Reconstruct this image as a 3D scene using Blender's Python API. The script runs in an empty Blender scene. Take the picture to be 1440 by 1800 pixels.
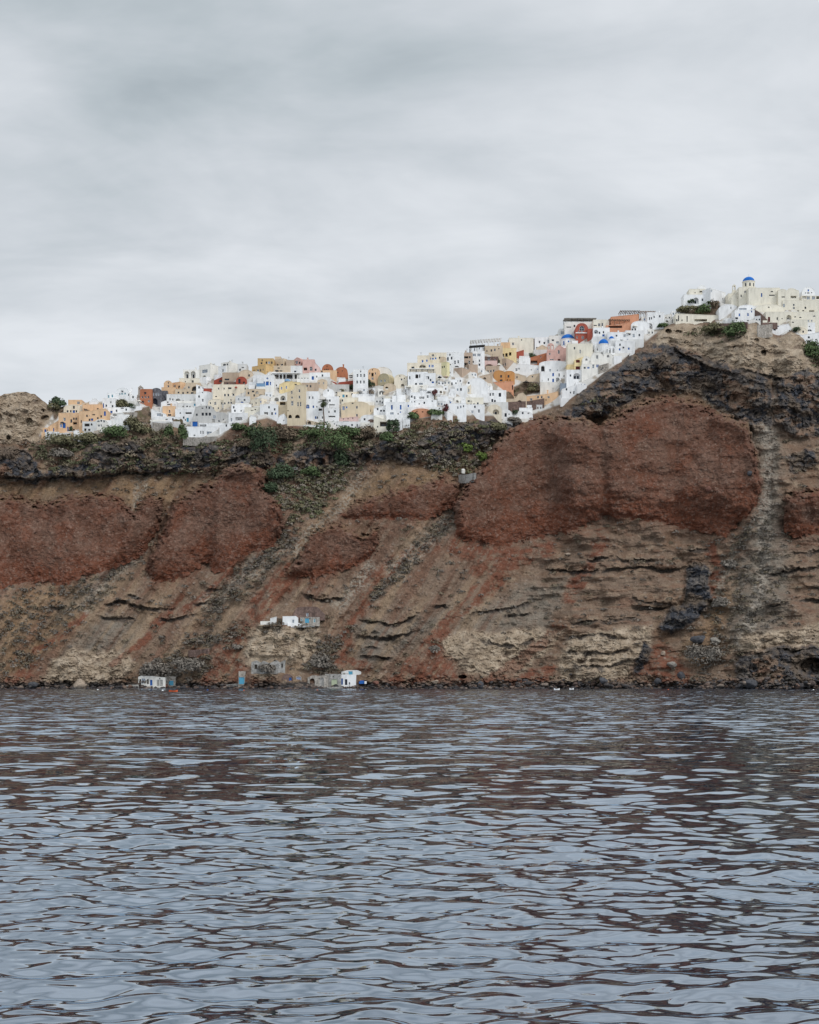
# Cliff village above the sea: camera, sky, light, materials, terrain, water
import bpy, math, random
import numpy as np
from mathutils import Vector, Matrix
from mathutils.geometry import tessellate_polygon

scene = bpy.context.scene
COL = scene.collection
random.seed(7)
R = math.radians

# ------------------------------------------------------------------ camera
F = 2500.0            # focal length in photo pixels (photo 1440 x 1800)
HZ = 1192.0           # horizon row of the photo
CAMZ = 4.0            # deck of the boat the picture was taken from
cam_d = bpy.data.cameras.new('camera')
cam = bpy.data.objects.new('camera', cam_d)
COL.objects.link(cam)
cam.location = (0, 0, CAMZ)
cam.rotation_euler = (R(90), 0, 0)
cam_d.sensor_fit = 'VERTICAL'
cam_d.sensor_height = 36.0
cam_d.sensor_width = 28.8
cam_d.lens = 36.0 * F / 1800.0
cam_d.shift_y = (HZ - 900.0) / 1800.0
cam_d.clip_start = 0.5
cam_d.clip_end = 12000
scene.camera = cam

scene.view_settings.view_transform = 'Standard'
scene.view_settings.look = 'None'
scene.view_settings.exposure = 0.0
scene.view_settings.gamma = 1.0
scene.cycles.max_bounces = 6
scene.cycles.diffuse_bounces = 3
scene.cycles.glossy_bounces = 3
scene.cycles.use_denoising = True; scene.cycles.denoiser = 'OPENIMAGEDENOISE'; scene.cycles.denoising_input_passes = 'RGB_ALBEDO_NORMAL'
scene.cycles.sample_clamp_indirect = 4.0

# ------------------------------------------------------------------ node helpers
def nn(nt, typ, **kw):
    n = nt.nodes.new(typ)
    for k, v in kw.items():
        if k.startswith('i_'):
            n.inputs[k[2:].replace('_', ' ')].default_value = v
        elif isinstance(k, str):
            setattr(n, k, v)
    return n

def lk(nt, a, b):
    nt.links.new(a, b)

def math_n(nt, op, a, b=None, c=None):
    n = nt.nodes.new('ShaderNodeMath'); n.operation = op
    for i, v in enumerate((a, b, c)):
        if v is None: continue
        if isinstance(v, (int, float)): n.inputs[i].default_value = v
        else: nt.links.new(v, n.inputs[i])
    return n.outputs[0]

def ramp(nt, fac, stops):
    n = nt.nodes.new('ShaderNodeValToRGB')
    el = n.color_ramp.elements
    while len(el) < len(stops): el.new(0.5)
    for e, (p, c) in zip(el, stops):
        e.position = p
        e.color = (c, c, c, 1) if isinstance(c, (int, float)) else (*c, 1)
    nt.links.new(fac, n.inputs[0])
    return n.outputs[0]

def mixc(nt, fac, a, b, mode='MIX'):
    n = nt.nodes.new('ShaderNodeMix'); n.data_type = 'RGBA'; n.blend_type = mode
    for s, v in ((n.inputs[0], fac), (n.inputs[6], a), (n.inputs[7], b)):
        if isinstance(v, (int, float)): s.default_value = v
        elif isinstance(v, tuple): s.default_value = (*v, 1)
        else: nt.links.new(v, s)
    return n.outputs[2]

def lin(r, g, b):
    f = lambda c: (c / 255 / 12.92) if c / 255 <= .04045 else ((c / 255 + .055) / 1.055) ** 2.4
    return (f(r), f(g), f(b))

# ------------------------------------------------------------------ sky: full cloud cover over a clear sky
SUN_EL, SUN_AZ = R(46), R(132)      # azimuth clockwise from +Y: behind the camera, to the right
world = bpy.data.worlds.new('World'); scene.world = world
world.use_nodes = True
nt = world.node_tree
bg = nt.nodes['Background']; bg.inputs[1].default_value = 0.1
sky = nt.nodes.new('ShaderNodeTexSky'); sky.sky_type = 'NISHITA'; sky.sun_disc = False
sky.sun_elevation = SUN_EL; sky.sun_rotation = SUN_AZ
tc = nt.nodes.new('ShaderNodeTexCoord')
sep = nt.nodes.new('ShaderNodeSeparateXYZ'); lk(nt, tc.outputs['Generated'], sep.inputs[0])
zc = math_n(nt, 'ADD', math_n(nt, 'MAXIMUM', sep.outputs[2], 0.0), 0.16)
cx = math_n(nt, 'DIVIDE', sep.outputs[0], zc); cy = math_n(nt, 'DIVIDE', sep.outputs[1], zc)
comb = nt.nodes.new('ShaderNodeCombineXYZ'); lk(nt, cx, comb.inputs[0]); lk(nt, cy, comb.inputs[1])
def sky_noise(scale, detail, rough, rot, sx, sy, off):
    mp = nt.nodes.new('ShaderNodeMapping')
    mp.inputs['Rotation'].default_value = (0, 0, R(rot)); mp.inputs['Scale'].default_value = (sx, sy, 1)
    mp.inputs['Location'].default_value = (off, off * .37, 0)
    lk(nt, comb.outputs[0], mp.inputs[0])
    n = nt.nodes.new('ShaderNodeTexNoise'); n.inputs['Scale'].default_value = scale
    n.inputs['Detail'].default_value = detail; n.inputs['Roughness'].default_value = rough
    n.inputs['Distortion'].default_value = 0.35
    lk(nt, mp.outputs[0], n.inputs['Vector']); return n.outputs[0]
n1 = sky_noise(0.9, 4, .5, 20, .8, 1.0, 3.1)
n2 = sky_noise(2.2, 5, .55, 12, .8, 1.0, 7.7)
n3 = sky_noise(6.0, 5, .6, 20, .6, 1.0, 1.7)
def lobe(px, py, width):
    d = Vector(((px - 720) / F, 1.0, (HZ - py) / F)).normalized()
    v = nt.nodes.new('ShaderNodeVectorMath'); v.operation = 'DISTANCE'
    v.inputs[1].default_value = d; lk(nt, tc.outputs['Generated'], v.inputs[0])
    t = math_n(nt, 'DIVIDE', v.outputs['Value'], width)
    return math_n(nt, 'EXPONENT', math_n(nt, 'MULTIPLY', math_n(nt, 'MULTIPLY', t, t), -1.0))
def cen(n, k): return math_n(nt, 'MULTIPLY', math_n(nt, 'SUBTRACT', n, .5), k)
val = math_n(nt, 'ADD', math_n(nt, 'ADD', cen(n1, .75), cen(n2, .72)), cen(n3, .26))
for (px, py, w_, a) in ((1010, 190, .17, .15), (1330, 330, .12, .05), (330, 560, .14, .04), (250, 150, .11, -.09), (420, 385, .10, -.10),
                        (60, 330, .07, .08), (700, 330, .06, -.04), (1250, 520, .2, .03), (700, -60, .13, -.06)):
    val = math_n(nt, 'ADD', val, math_n(nt, 'MULTIPLY', lobe(px, py, w_), a))
cloud = ramp(nt, math_n(nt, 'ADD', val, .555), [(0.22, lin(160, 171, 178)), (0.41, lin(188, 197, 203)), (0.55, lin(207, 213, 219)), (0.75, lin(230, 234, 239))])
# brightness added out of view overhead and behind the camera, for walls and water (overcast skies are brightest overhead)
up = ramp(nt, sep.outputs[2], [(0.0, 0.0), (0.43, 0.0), (0.6, 1.0), (1.0, 1.0)])
back = ramp(nt, math_n(nt, 'MULTIPLY', sep.outputs[1], -1.0), [(0.0, 0.0), (0.7, 1.0)])
gain = math_n(nt, 'ADD', 10.0, math_n(nt, 'ADD', math_n(nt, 'MULTIPLY', up, 8.0), math_n(nt, 'MULTIPLY', back, 2.5)))
sc_ = nt.nodes.new('ShaderNodeVectorMath'); sc_.operation = 'SCALE'
lk(nt, cloud, sc_.inputs[0]); lk(nt, gain, sc_.inputs['Scale'])
fin = mixc(nt, 0.96, sky.outputs[0], sc_.outputs[0])
lk(nt, fin, bg.inputs[0])

sun_d = bpy.data.lights.new('sun', 'SUN'); sun = bpy.data.objects.new('sun', sun_d); COL.objects.link(sun)
sun_d.energy = 1.35; sun_d.angle = R(12); sun_d.color = (1.0, 0.98, 0.95)
sdir = Vector((math.sin(SUN_AZ) * math.cos(SUN_EL), math.cos(SUN_AZ) * math.cos(SUN_EL), math.sin(SUN_EL)))
sun.rotation_euler = sdir.to_track_quat('Z', 'Y').to_euler()
sun.location = (0, 0, 400)

# ------------------------------------------------------------------ numpy noise
def _h(ix, iy, seed):
    n = (ix.astype(np.int64) * 374761393 + iy.astype(np.int64) * 668265263 + seed * 1442695041) & 0xFFFFFFFF
    n = ((n ^ (n >> 13)) * 1274126177) & 0xFFFFFFFF
    n = ((n ^ (n >> 16)) * 2246822519) & 0xFFFFFFFF
    return ((n ^ (n >> 15)) & 0xFFFFFF) / float(0x1000000)

def pnoise(x, y, seed=0):
    x0 = np.floor(x); y0 = np.floor(y); fx = x - x0; fy = y - y0
    u = fx * fx * fx * (fx * (fx * 6 - 15) + 10); v = fy * fy * fy * (fy * (fy * 6 - 15) + 10)
    def g(dx, dy):
        a = _h(x0 + dx, y0 + dy, seed) * 6.2831853
        return np.cos(a) * (fx - dx) + np.sin(a) * (fy - dy)
    a = g(0, 0); b = g(1, 0); c = g(0, 1); d = g(1, 1)
    return ((a + (b - a) * u) * (1 - v) + (c + (d - c) * u) * v) * 1.5

def fbm(x, y, o=4, seed=0, gain=.5):
    s = np.zeros_like(x); a = 1.0; t = 0
    for i in range(o):
        s += a * pnoise(x * 2.03 ** i + i * 17.3, y * 2.03 ** i - i * 9.1, seed + i * 31); t += a; a *= gain
    return s / t * 1.6

def worley(x, y, seed=0):
    x0 = np.floor(x); y0 = np.floor(y)
    f1 = np.full_like(x, 9.0); f2 = np.full_like(x, 9.0); cid = np.zeros_like(x)
    for dx in (-1, 0, 1):
        for dy in (-1, 0, 1):
            cx_ = x0 + dx; cy_ = y0 + dy
            d = np.hypot(cx_ + _h(cx_, cy_, seed) - x, cy_ + _h(cx_, cy_, seed + 5) - y)
            hv = _h(cx_, cy_, seed + 11)
            nearer = d < f1
            f2 = np.where(nearer, f1, np.minimum(f2, d)); cid = np.where(nearer, hv, cid); f1 = np.where(nearer, d, f1)
    return f1, f2, cid

def sstep(a, b, x):
    t = np.clip((x - a) / (b - a), 0, 1); return t * t * (3 - 2 * t)

def sdf_poly(px, py, poly, pad=70):
    """signed distance in photo pixels, positive inside; -pad far away"""
    out = np.full(px.shape, -float(pad))
    P = np.array(poly, float)
    m = (px > P[:, 0].min() - pad) & (px < P[:, 0].max() + pad) & (py > P[:, 1].min() - pad) & (py < P[:, 1].max() + pad)
    x = px[m]; y = py[m]
    d = np.full(x.shape, 1e9); ins = np.zeros(x.shape, bool)
    n = len(P)
    for i in range(n):
        ax, ay = P[i]; bx, by = P[(i + 1) % n]
        ex, ey = bx - ax, by - ay
        t = np.clip(((x - ax) * ex + (y - ay) * ey) / (ex * ex + ey * ey + 1e-9), 0, 1)
        d = np.minimum(d, np.hypot(x - ax - t * ex, y - ay - t * ey))
        if ay != by:
            c = ((ay > y) != (by > y)) & (x < (bx - ax) * (y - ay) / (by - ay) + ax)
            ins ^= c
    out[m] = np.where(ins, d, -d)
    return out

def stroke(px, py, pts, pad=60):
    """(distance to a polyline, signed side: positive above it) in photo pixels"""
    out = np.full(px.shape, float(pad)); side = np.zeros(px.shape)
    P = np.array(pts, float)
    m = (px > P[:, 0].min() - pad) & (px < P[:, 0].max() + pad) & (py > P[:, 1].min() - pad) & (py < P[:, 1].max() + pad)
    x = px[m]; y = py[m]; d = np.full(x.shape, float(pad)); sd = np.zeros(x.shape)
    for i in range(len(P) - 1):
        ax, ay = P[i]; bx, by = P[i + 1]; ex, ey = bx - ax, by - ay
        t = np.clip(((x - ax) * ex + (y - ay) * ey) / (ex * ex + ey * ey + 1e-9), 0, 1)
        qx = ax + t * ex; qy = ay + t * ey
        dd = np.hypot(x - qx, y - qy)
        sd = np.where(dd < d, qy - y, sd); d = np.minimum(d, dd)
    out[m] = d; side[m] = sd
    return out, side

# ------------------------------------------------------------------ terrain traced in photo pixels, given real depth
RIDGE = [(-400, 700), (-120, 694), (0, 694), (38, 690), (62, 693), (84, 712), (100, 718), (125, 712), (190, 704), (250, 702), (300, 688), (330, 672), (430, 654), (520, 650),
         (600, 664), (640, 680), (700, 676), (722, 655), (830, 628), (900, 612), (1000, 584), (1100, 567), (1160, 560), (1190, 548), (1230, 538),
         (1270, 532), (1300, 532), (1440, 540), (1700, 548), (1900, 556)]
VILLAGE = [(72, 766), (140, 766), (205, 752), (262, 742), (270, 745), (322, 745), (328, 768), (384, 767), (410, 745), (470, 732), (505, 745), (560, 747),
           (585, 752), (650, 754), (690, 757), (735, 732), (790, 728), (868, 728), (885, 742), (930, 728), (990, 706), (1022, 684), (1064, 652), (1110, 618),
           (1150, 585), (1180, 566), (1200, 552), (1240, 545), (1260, 560), (1262, 570), (1320, 568), (1360, 585), (1400, 590), (1425, 605), (1450, 606), (1720, 620),
           (1720, 500), (1200, 480), (900, 560), (700, 600), (400, 600), (200, 640), (110, 680), (95, 730)]
RED = {
 'a': [(-420, 850), (0, 868), (40, 872), (60, 885), (95, 880), (110, 872), (150, 868), (200, 868), (216, 880), (236, 902), (246, 880), (262, 872), (288, 878), (278, 930), (256, 975), (215, 995), (150, 1015), (110, 1028), (60, 1022), (0, 1035), (-420, 1040)],
 'b': [(258, 1012), (256, 990), (283, 935), (298, 890), (330, 860), (370, 845), (393, 822), (430, 814), (462, 825), (470, 842), (465, 858), (482, 876), (499, 900), (497, 935), (480, 960), (440, 975), (388, 1006), (370, 1008), (366, 988), (345, 1002), (310, 1020), (272, 1024)],
 'c': [(530, 965), (548, 938), (575, 921), (602, 919), (632, 942), (664, 930), (669, 950), (657, 980), (630, 995), (590, 1008), (562, 1012), (553, 1032), (545, 1012), (497, 1016)],
 'd': [(598, 908), (618, 885), (640, 874), (682, 868), (692, 860), (730, 850), (790, 838), (812, 850), (815, 870), (800, 890), (770, 905), (740, 915), (690, 914), (655, 910), (620, 914)],
 'e': [(800, 945), (796, 890), (820, 850), (855, 800), (890, 755), (930, 735), (1000, 733), (1036, 738), (1052, 748), (1066, 738), (1100, 718), (1140, 700), (1180, 694), (1230, 708), (1280, 728), (1318, 745), (1328, 790), (1339, 850), (1331, 890), (1302, 920), (1280, 944), (1230, 935), (1170, 920), (1100, 914), (1062, 909), (1040, 920), (1000, 935), (950, 945), (880, 962)],
 'f': [(1377, 872), (1400, 862), (1450, 857), (1720, 850), (1720, 950), (1440, 940), (1400, 946), (1380, 936)],
}
RED_P = {'a': 14, 'b': 17, 'c': 12, 'd': 9, 'e': 22, 'f': 12}
DARK = [
 [(-420, 770), (0, 790), (36, 788), (55, 800), (85, 822), (150, 812), (158, 778), (190, 772), (255, 772), (258, 800), (285, 803), (292, 780), (345, 776), (440, 790), (466, 762), (486, 815), (440, 832), (400, 838), (330, 835), (270, 838), (230, 828), (190, 836), (140, 845), (60, 850), (10, 848), (-420, 850)],
 [(488, 806), (530, 792), (560, 770), (620, 792), (660, 782), (690, 770), (720, 772), (765, 762), (800, 742), (860, 742), (880, 730), (925, 736), (880, 768), (840, 790), (800, 808), (760, 818), (700, 816), (660, 810), (626, 818), (600, 802), (574, 822), (540, 826), (488, 824)],
 [(985, 738), (1018, 694), (1058, 662), (1100, 632), (1148, 606), (1180, 606), (1230, 620), (1290, 650), (1340, 650), (1352, 670), (1362, 750), (1330, 752), (1290, 730), (1230, 700), (1180, 685), (1140, 690), (1100, 712), (1040, 740), (1000, 748)],
 [(1366, 660), (1440, 650), (1720, 650), (1720, 770), (1440, 770), (1396, 768), (1362, 748)],
 [(1288, 1206), (1300, 1152), (1340, 1142), (1440, 1135), (1720, 1130), (1720, 1222), (1288, 1222)],
 [(1204, 1000), (1220, 986), (1240, 988), (1252, 1010), (1244, 1030), (1248, 1056), (1232, 1082), (1206, 1102), (1182, 1118), (1160, 1106), (1174, 1076), (1198, 1060), (1206, 1030)],
 [(1132, 1124), (1149, 1140), (1136, 1162), (1120, 1188), (1112, 1182)],
 [(1388, 800), (1430, 790), (1440, 812), (1410, 835), (1390, 830)],
]
DARK_P = [9, 8, 6, 6, 8, 10, 5, 3]
SPUR = [(960, 760), (985, 735), (1018, 692), (1058, 660), (1100, 630), (1140, 604), (1160, 586), (1172, 572), (1200, 562), (1230, 566), (1262, 572), (1300, 574), (1330, 568), (1350, 582), (1376, 590), (1390, 580), (1410, 592), (1424, 606), (1440, 640), (1720, 640), (1720, 1000), (1000, 1000)]
TAN = [
 [(1138, 612), (1150, 594), (1172, 570), (1200, 562), (1232, 572), (1262, 596), (1290, 584), (1330, 566), (1350, 584), (1368, 600), (1390, 580), (1412, 592), (1424, 608), (1428, 640), (1444, 652), (1720, 655), (1440, 658), (1366, 662), (1340, 650), (1290, 650), (1230, 620), (1180, 606)],
 [(763, 1122), (800, 1112), (960, 1110), (992, 1110), (970, 1140), (920, 1180), (860, 1196), (812, 1182), (788, 1160)],
 [(978, 1166), (1000, 1120), (1050, 1104), (1110, 1110), (1152, 1104), (1140, 1150), (1114, 1190), (1060, 1202), (988, 1197)],
 [(76, 1202), (90, 1160), (130, 1140), (220, 1145), (242, 1170), (204, 1202)],
 [(-420, 690), (0, 690), (60, 690), (90, 715), (92, 760), (60, 778), (0, 786), (-420, 766)],
 [(438, 1097), (565, 1100), (558, 1150), (520, 1170), (440, 1200), (430, 1150)],
 [(1300, 1112), (1440, 1098), (1720, 1095), (1720, 1140), (1440, 1136), (1340, 1142), (1300, 1150)],
]
TAN_P = [4, 3, 4, 3, 3, 4, 3]
GRAY = [
 [(622, 1100), (640, 1090), (700, 1100), (760, 1080), (790, 1060), (788, 1085), (740, 1120), (700, 1150), (660, 1172), (628, 1160)],
 [(800, 1100), (850, 1062), (930, 1030), (1000, 1020), (980, 1060), (960, 1108), (800, 1114)],
 [(110, 1150), (160, 1100), (190, 1080), (250, 1090), (240, 1140), (180, 1146)],
 [(160, 1000), (230, 975), (262, 950), (240, 1000), (150, 1062), (80, 1100)],
 [(1320, 745), (1368, 752), (1378, 800), (1372, 860), (1378, 945), (1390, 1000), (1380, 1090), (1300, 1150), (1280, 1120), (1290, 1020), (1320, 945), (1336, 890), (1342, 850)],
]
OCHRE = [
 [(-420, 846), (10, 846), (60, 852), (140, 845), (190, 838), (270, 838), (330, 836), (400, 840), (360, 850), (300, 880), (240, 900), (200, 868), (110, 870), (60, 882), (0, 868), (-420, 850)],
 [(0, 1060), (60, 1030), (150, 1020), (250, 990), (180, 1060), (60, 1180), (0, 1190)],
 [(560, 900), (620, 850), (700, 815), (800, 815), (840, 830), (700, 868), (620, 884), (590, 910), (520, 970), (500, 980)],
 [(880, 748), (960, 742), (1040, 740), (1100, 716), (1180, 690), (1280, 730), (1180, 700), (1040, 744), (960, 740)],
 [(1240, 1080), (1300, 1010), (1280, 1120), (1240, 1180), (1200, 1140)],
]
# fresh red scree running down the fall lines: (points, half width)
RUST = [([(520, 1010), (470, 1058), (400, 1150), (368, 1202)], 17), ([(385, 1150), (440, 1196)], 22), ([(455, 1055), (520, 990)], 12), ([(640, 1060), (610, 1110), (596, 1170)], 13),
        ([(640, 1172), (600, 1160)], 10), ([(690, 1205), (740, 1150), (800, 1080), (870, 1020), (930, 975)], 13), ([(770, 1150), (800, 1190)], 22), ([(700, 1196), (760, 1180)], 22),
        ([(860, 1200), (920, 1160), (960, 1125), (985, 1100)], 12), ([(900, 1205), (960, 1180)], 16), ([(1060, 940), (1050, 980), (1000, 1050)], 14), ([(270, 1100), (320, 1050)], 8),
        ([(60, 1150), (150, 1080)], 7), ([(200, 1170), (240, 1140), (260, 1120)], 7), ([(1130, 1180), (1190, 1190), (1160, 1150)], 26), ([(640, 1040), (700, 980), (760, 960)], 14), ([(800, 960), (900, 985)], 22),
        ([(960, 965), (840, 1000)], 16), ([(20, 1196), (60, 1180)], 14), ([(1250, 960), (1262, 1000), (1250, 1050)], 10), ([(345, 1148), (356, 1146)], 8), ([(430, 960), (400, 1010), (330, 1080)], 9)]
SCREE = [([(1346, 755), (1356, 830), (1342, 920), (1344, 1000), (1330, 1060), (1298, 1130)], 13), ([(1352, 770), (1354, 850), (1346, 930)], 16), ([(1340, 900), (1300, 960), (1262, 1040)], 7), ([(250, 838), (240, 880), (236, 905)], 12), ([(262, 950), (215, 1000), (150, 1070)], 14), ([(500, 960), (430, 1010), (370, 1060)], 18),
         ([(640, 830), (590, 900), (520, 965)], 13), ([(800, 905), (740, 960), (690, 1000)], 20), ([(1190, 660), (1240, 700), (1290, 735)], 9), ([(650, 1000), (600, 1060)], 14)]
# overhanging strata: points, lip (m)
LEDGE = [([(182, 1060), (215, 1056), (255, 1066), (308, 1068)], 2.2), ([(335, 1060), (375, 1056)], 1.8), ([(220, 1045), (256, 1047)], 1.4), ([(172, 1084), (240, 1086)], 1.5), ([(278, 1088), (345, 1080)], 1.8), ([(76, 1070), (120, 1066)], 1.2),
         ([(533, 1046), (560, 1050), (606, 1048)], 2.2), ([(632, 1092), (690, 1098), (740, 1078)], 2.2), ([(626, 1118), (690, 1122), (730, 1108)], 2.4), ([(634, 1150), (690, 1158)], 2.4), ([(760, 1064), (792, 1060)], 1.8), ([(640, 1136), (668, 1138)], 1.8),
         ([(825, 1080), (880, 1070), (935, 1058)], 1.8), ([(880, 1084), (935, 1078)], 1.4), ([(1030, 985), (1080, 980), (1150, 985)], 2), ([(960, 1003), (1060, 1004), (1100, 993), (1180, 1000), (1205, 998)], 2.4), ([(1110, 1052), (1150, 1058), (1186, 1066)], 2), ([(1112, 1064), (1180, 1070)], 2), ([(1000, 1096), (1060, 1090), (1120, 1086)], 1.6),
         ([(1352, 1008), (1400, 998), (1470, 992)], 2.4), ([(1390, 974), (1450, 966)], 2), ([(1400, 1036), (1470, 1030)], 1.6), ([(1345, 1064), (1400, 1056), (1470, 1054)], 2), ([(1200, 963), (1252, 968)], 1.5), ([(355, 1034), (385, 1036)], 1.8), ([(990, 1120), (1050, 1112), (1100, 1122)], 1.5), ([(985, 1140), (1040, 1150), (1110, 1140)], 1.5), ([(1000, 1165), (1060, 1172), (1110, 1160)], 1.5), ([(840, 1124), (900, 1134), (940, 1126)], 1.0),
         ([(1300, 650), (1340, 655), (1380, 665)], 2), ([(1180, 612), (1240, 640), (1300, 662)], 2), ([(1290, 1152), (1350, 1146), (1440, 1140)], 2),
         ([(0, 836), (60, 842), (140, 838), (190, 830), (270, 832)], 2.5), ([(160, 792), (200, 800), (250, 790)], 2), ([(300, 800), (360, 810), (440, 805)], 2), ([(690, 790), (760, 780), (820, 760)], 2.2), ([(560, 790), (620, 800), (660, 790)], 2)]
CAVES = [(79, 734, 7, 4.5, 5), (51, 739, 6.5, 5, 3), (21, 737, 9, 9, 1.2), (15, 769, 4, 4.5, 4), (75, 722, 3, 3, 3), (-2, 735, 6, 8, 2), (1175, 582, 5.5, 4.5, 5), (1193, 584, 7, 4.5, 2.5), (1342, 621, 5, 6, 4), (813, 1190, 7.5, 3.5, 6), (1428, 1172, 24, 16, 10), (1330, 600, 5, 4, 2),
         (118, 1199, 7, 3, 3), (640, 806, 14, 9, 3), (560, 812, 12, 7, 3), (265, 755, 4, 5, 3), (1392, 735, 9, 20, 2), (1290, 700, 14, 8, 3), (1100, 690, 20, 5, 3), (405, 757, 7, 2.5, 3), (1250, 655, 20, 5, 2.5)]
CREASE = [([(1050, 728), (1060, 800), (1062, 915)], 12, 11), ([(1178, 700), (1186, 800), (1190, 915)], 12, 4), ([(1110, 770), (1118, 860), (1116, 905)], 9, 2.5), ([(1250, 740), (1256, 840), (1250, 920)], 10, 3), ([(1300, 770), (1308, 850), (1290, 920)], 9, 2.5),
          ([(372, 870), (366, 940), (368, 1006)], 12, 5), ([(345, 900), (338, 960), (345, 995)], 10, 3), ([(300, 900), (285, 960), (275, 1010)], 8, 2), ([(430, 850), (436, 910), (430, 970)], 12, 2.5), ([(470, 838), (440, 850), (400, 846)], 7, 3), ([(250, 885), (245, 940), (236, 985)], 8, 5), ([(82, 884), (78, 950), (76, 1020)], 9, 4), ([(205, 880), (212, 930), (214, 990)], 9, 3), ([(20, 880), (14, 950), (18, 1030)], 12, 3), ([(140, 880), (150, 950), (146, 1005)], 12, 2.5),
          ([(600, 925), (575, 960), (556, 1010)], 8, 3), ([(640, 945), (615, 975)], 8, 2), ([(690, 868), (684, 895), (688, 915)], 6, 3.5), ([(1290, 588), (1296, 640), (1292, 660)], 6, 4), ([(1362, 590), (1366, 630), (1360, 700), (1346, 750)], 9, 5), ([(1225, 575), (1240, 610), (1250, 640)], 8, 2.5), ([(1180, 590), (1175, 620)], 7, 2), ([(1410, 605), (1400, 650)], 7, 3), ([(1330, 590), (1326, 650)], 7, 2.5),
          ([(1100, 650), (1120, 690)], 12, 3), ([(1200, 630), (1230, 680), (1290, 720)], 12, 3), ([(1150, 640), (1165, 690)], 10, 3), ([(1300, 690), (1330, 735)], 10, 4), ([(1395, 680), (1400, 760)], 10, 4), ([(1420, 880), (1425, 940)], 8, 3), ([(262, 770), (262, 840)], 14, 3), ([(486, 770), (490, 815)], 10, 3), ([(640, 790), (620, 825)], 10, 2)]
BROWN = [[(870, 702), (895, 684), (915, 674), (944, 670), (952, 688), (930, 694), (905, 706)], [(1186, 556), (1210, 546), (1240, 538), (1262, 535), (1274, 552), (1240, 556), (1196, 553)],
         [(236, 722), (262, 714), (270, 742), (240, 742)], [(306, 736), (322, 731), (325, 745), (306, 745)], [(86, 700), (118, 700), (112, 722), (94, 740)], [(645, 690), (660, 682), (658, 697), (648, 697)]]

HUTZ = [(240, 1184, 312, 1210), (417, 1178, 434, 1204), (440, 1157, 503, 1182), (494, 1180, 636, 1210), (456, 1064, 574, 1100)]
ridge_x = np.array([p[0] for p in RIDGE], float); ridge_y = np.array([p[1] for p in RIDGE], float)
S0 = 1219.0
def base_depth(PX, PY):
    """depth along the view axis on a column-regular grid (row 0 lowest)"""
    q = np.hypot(1, 0)
    vil = sstep(-14, 10, sdf_poly(PX, PY, VILLAGE, 60))
    cliff = np.zeros_like(PX)
    for d in DARK[:4]: cliff = np.maximum(cliff, sstep(-25, 15, sdf_poly(PX, PY, d, 60)))
    for d in (TAN[0], TAN[4]): cliff = np.maximum(cliff, .6 * sstep(-25, 15, sdf_poly(PX, PY, d, 60)))
    S = 0.80 * (1 - cliff) + 0.40 * cliff
    S = S * (1 - vil) + 0.92 * vil
    S = np.where(PY > 1196, 0.55, S)
    # relax S sideways so that neighbouring columns stay together
    k = 31; ker = np.hanning(k + 2)[1:-1]; ker /= ker.sum()
    Sp = np.pad(S, ((0, 0), (k // 2, k // 2)), mode='edge')
    S = sum(ker[i] * Sp[:, i:i + S.shape[1]] for i in range(k))
    A = (HZ - PY) / F
    Y = np.empty_like(PX)
    Y[0] = 540.0 + 6 * np.sin(PX[0] / 130.0) + 4 * np.sin(PX[0] / 47.0 + 1)
    for r in range(1, PX.shape[0]):
        s = S[r]
        Y[r] = Y[r - 1] * (1 - s * A[r - 1]) / (1 - s * A[r])
    return Y, vil, cliff

cols = np.concatenate([np.arange(-380, -20, 6.0), np.arange(-20, 1460, 1.35), np.arange(1460, 1820, 6.0)])
NR = 560
rid = np.interp(cols, ridge_x, ridge_y)
rid = rid + 3.0 * pnoise(cols / 18.0, cols * 0 + .5, 3) + 1.5 * pnoise(cols / 6.0, cols * 0 + .5, 4)
tt = np.linspace(0, 1, NR)[:, None]
PX = np.repeat(cols[None, :], NR, 0); PY = S0 + tt * (rid[None, :] - S0)
Y, vil, cliffm = base_depth(PX, PY)
# domain warp gives traced outlines their raggedness
wx = fbm(PX / 45, PY / 45, 3, 11) * 8 + fbm(PX / 10, PY / 10, 3, 12) * 3.2
wy = fbm(PX / 45, PY / 45, 3, 13) * 7 + fbm(PX / 10, PY / 10, 3, 14) * 3.2
QX = PX + wx; QY = PY + wy
near_v = sstep(-22, 0, sdf_poly(PX, PY, VILLAGE, 60))      # where houses stand: keep the ground calm

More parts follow.
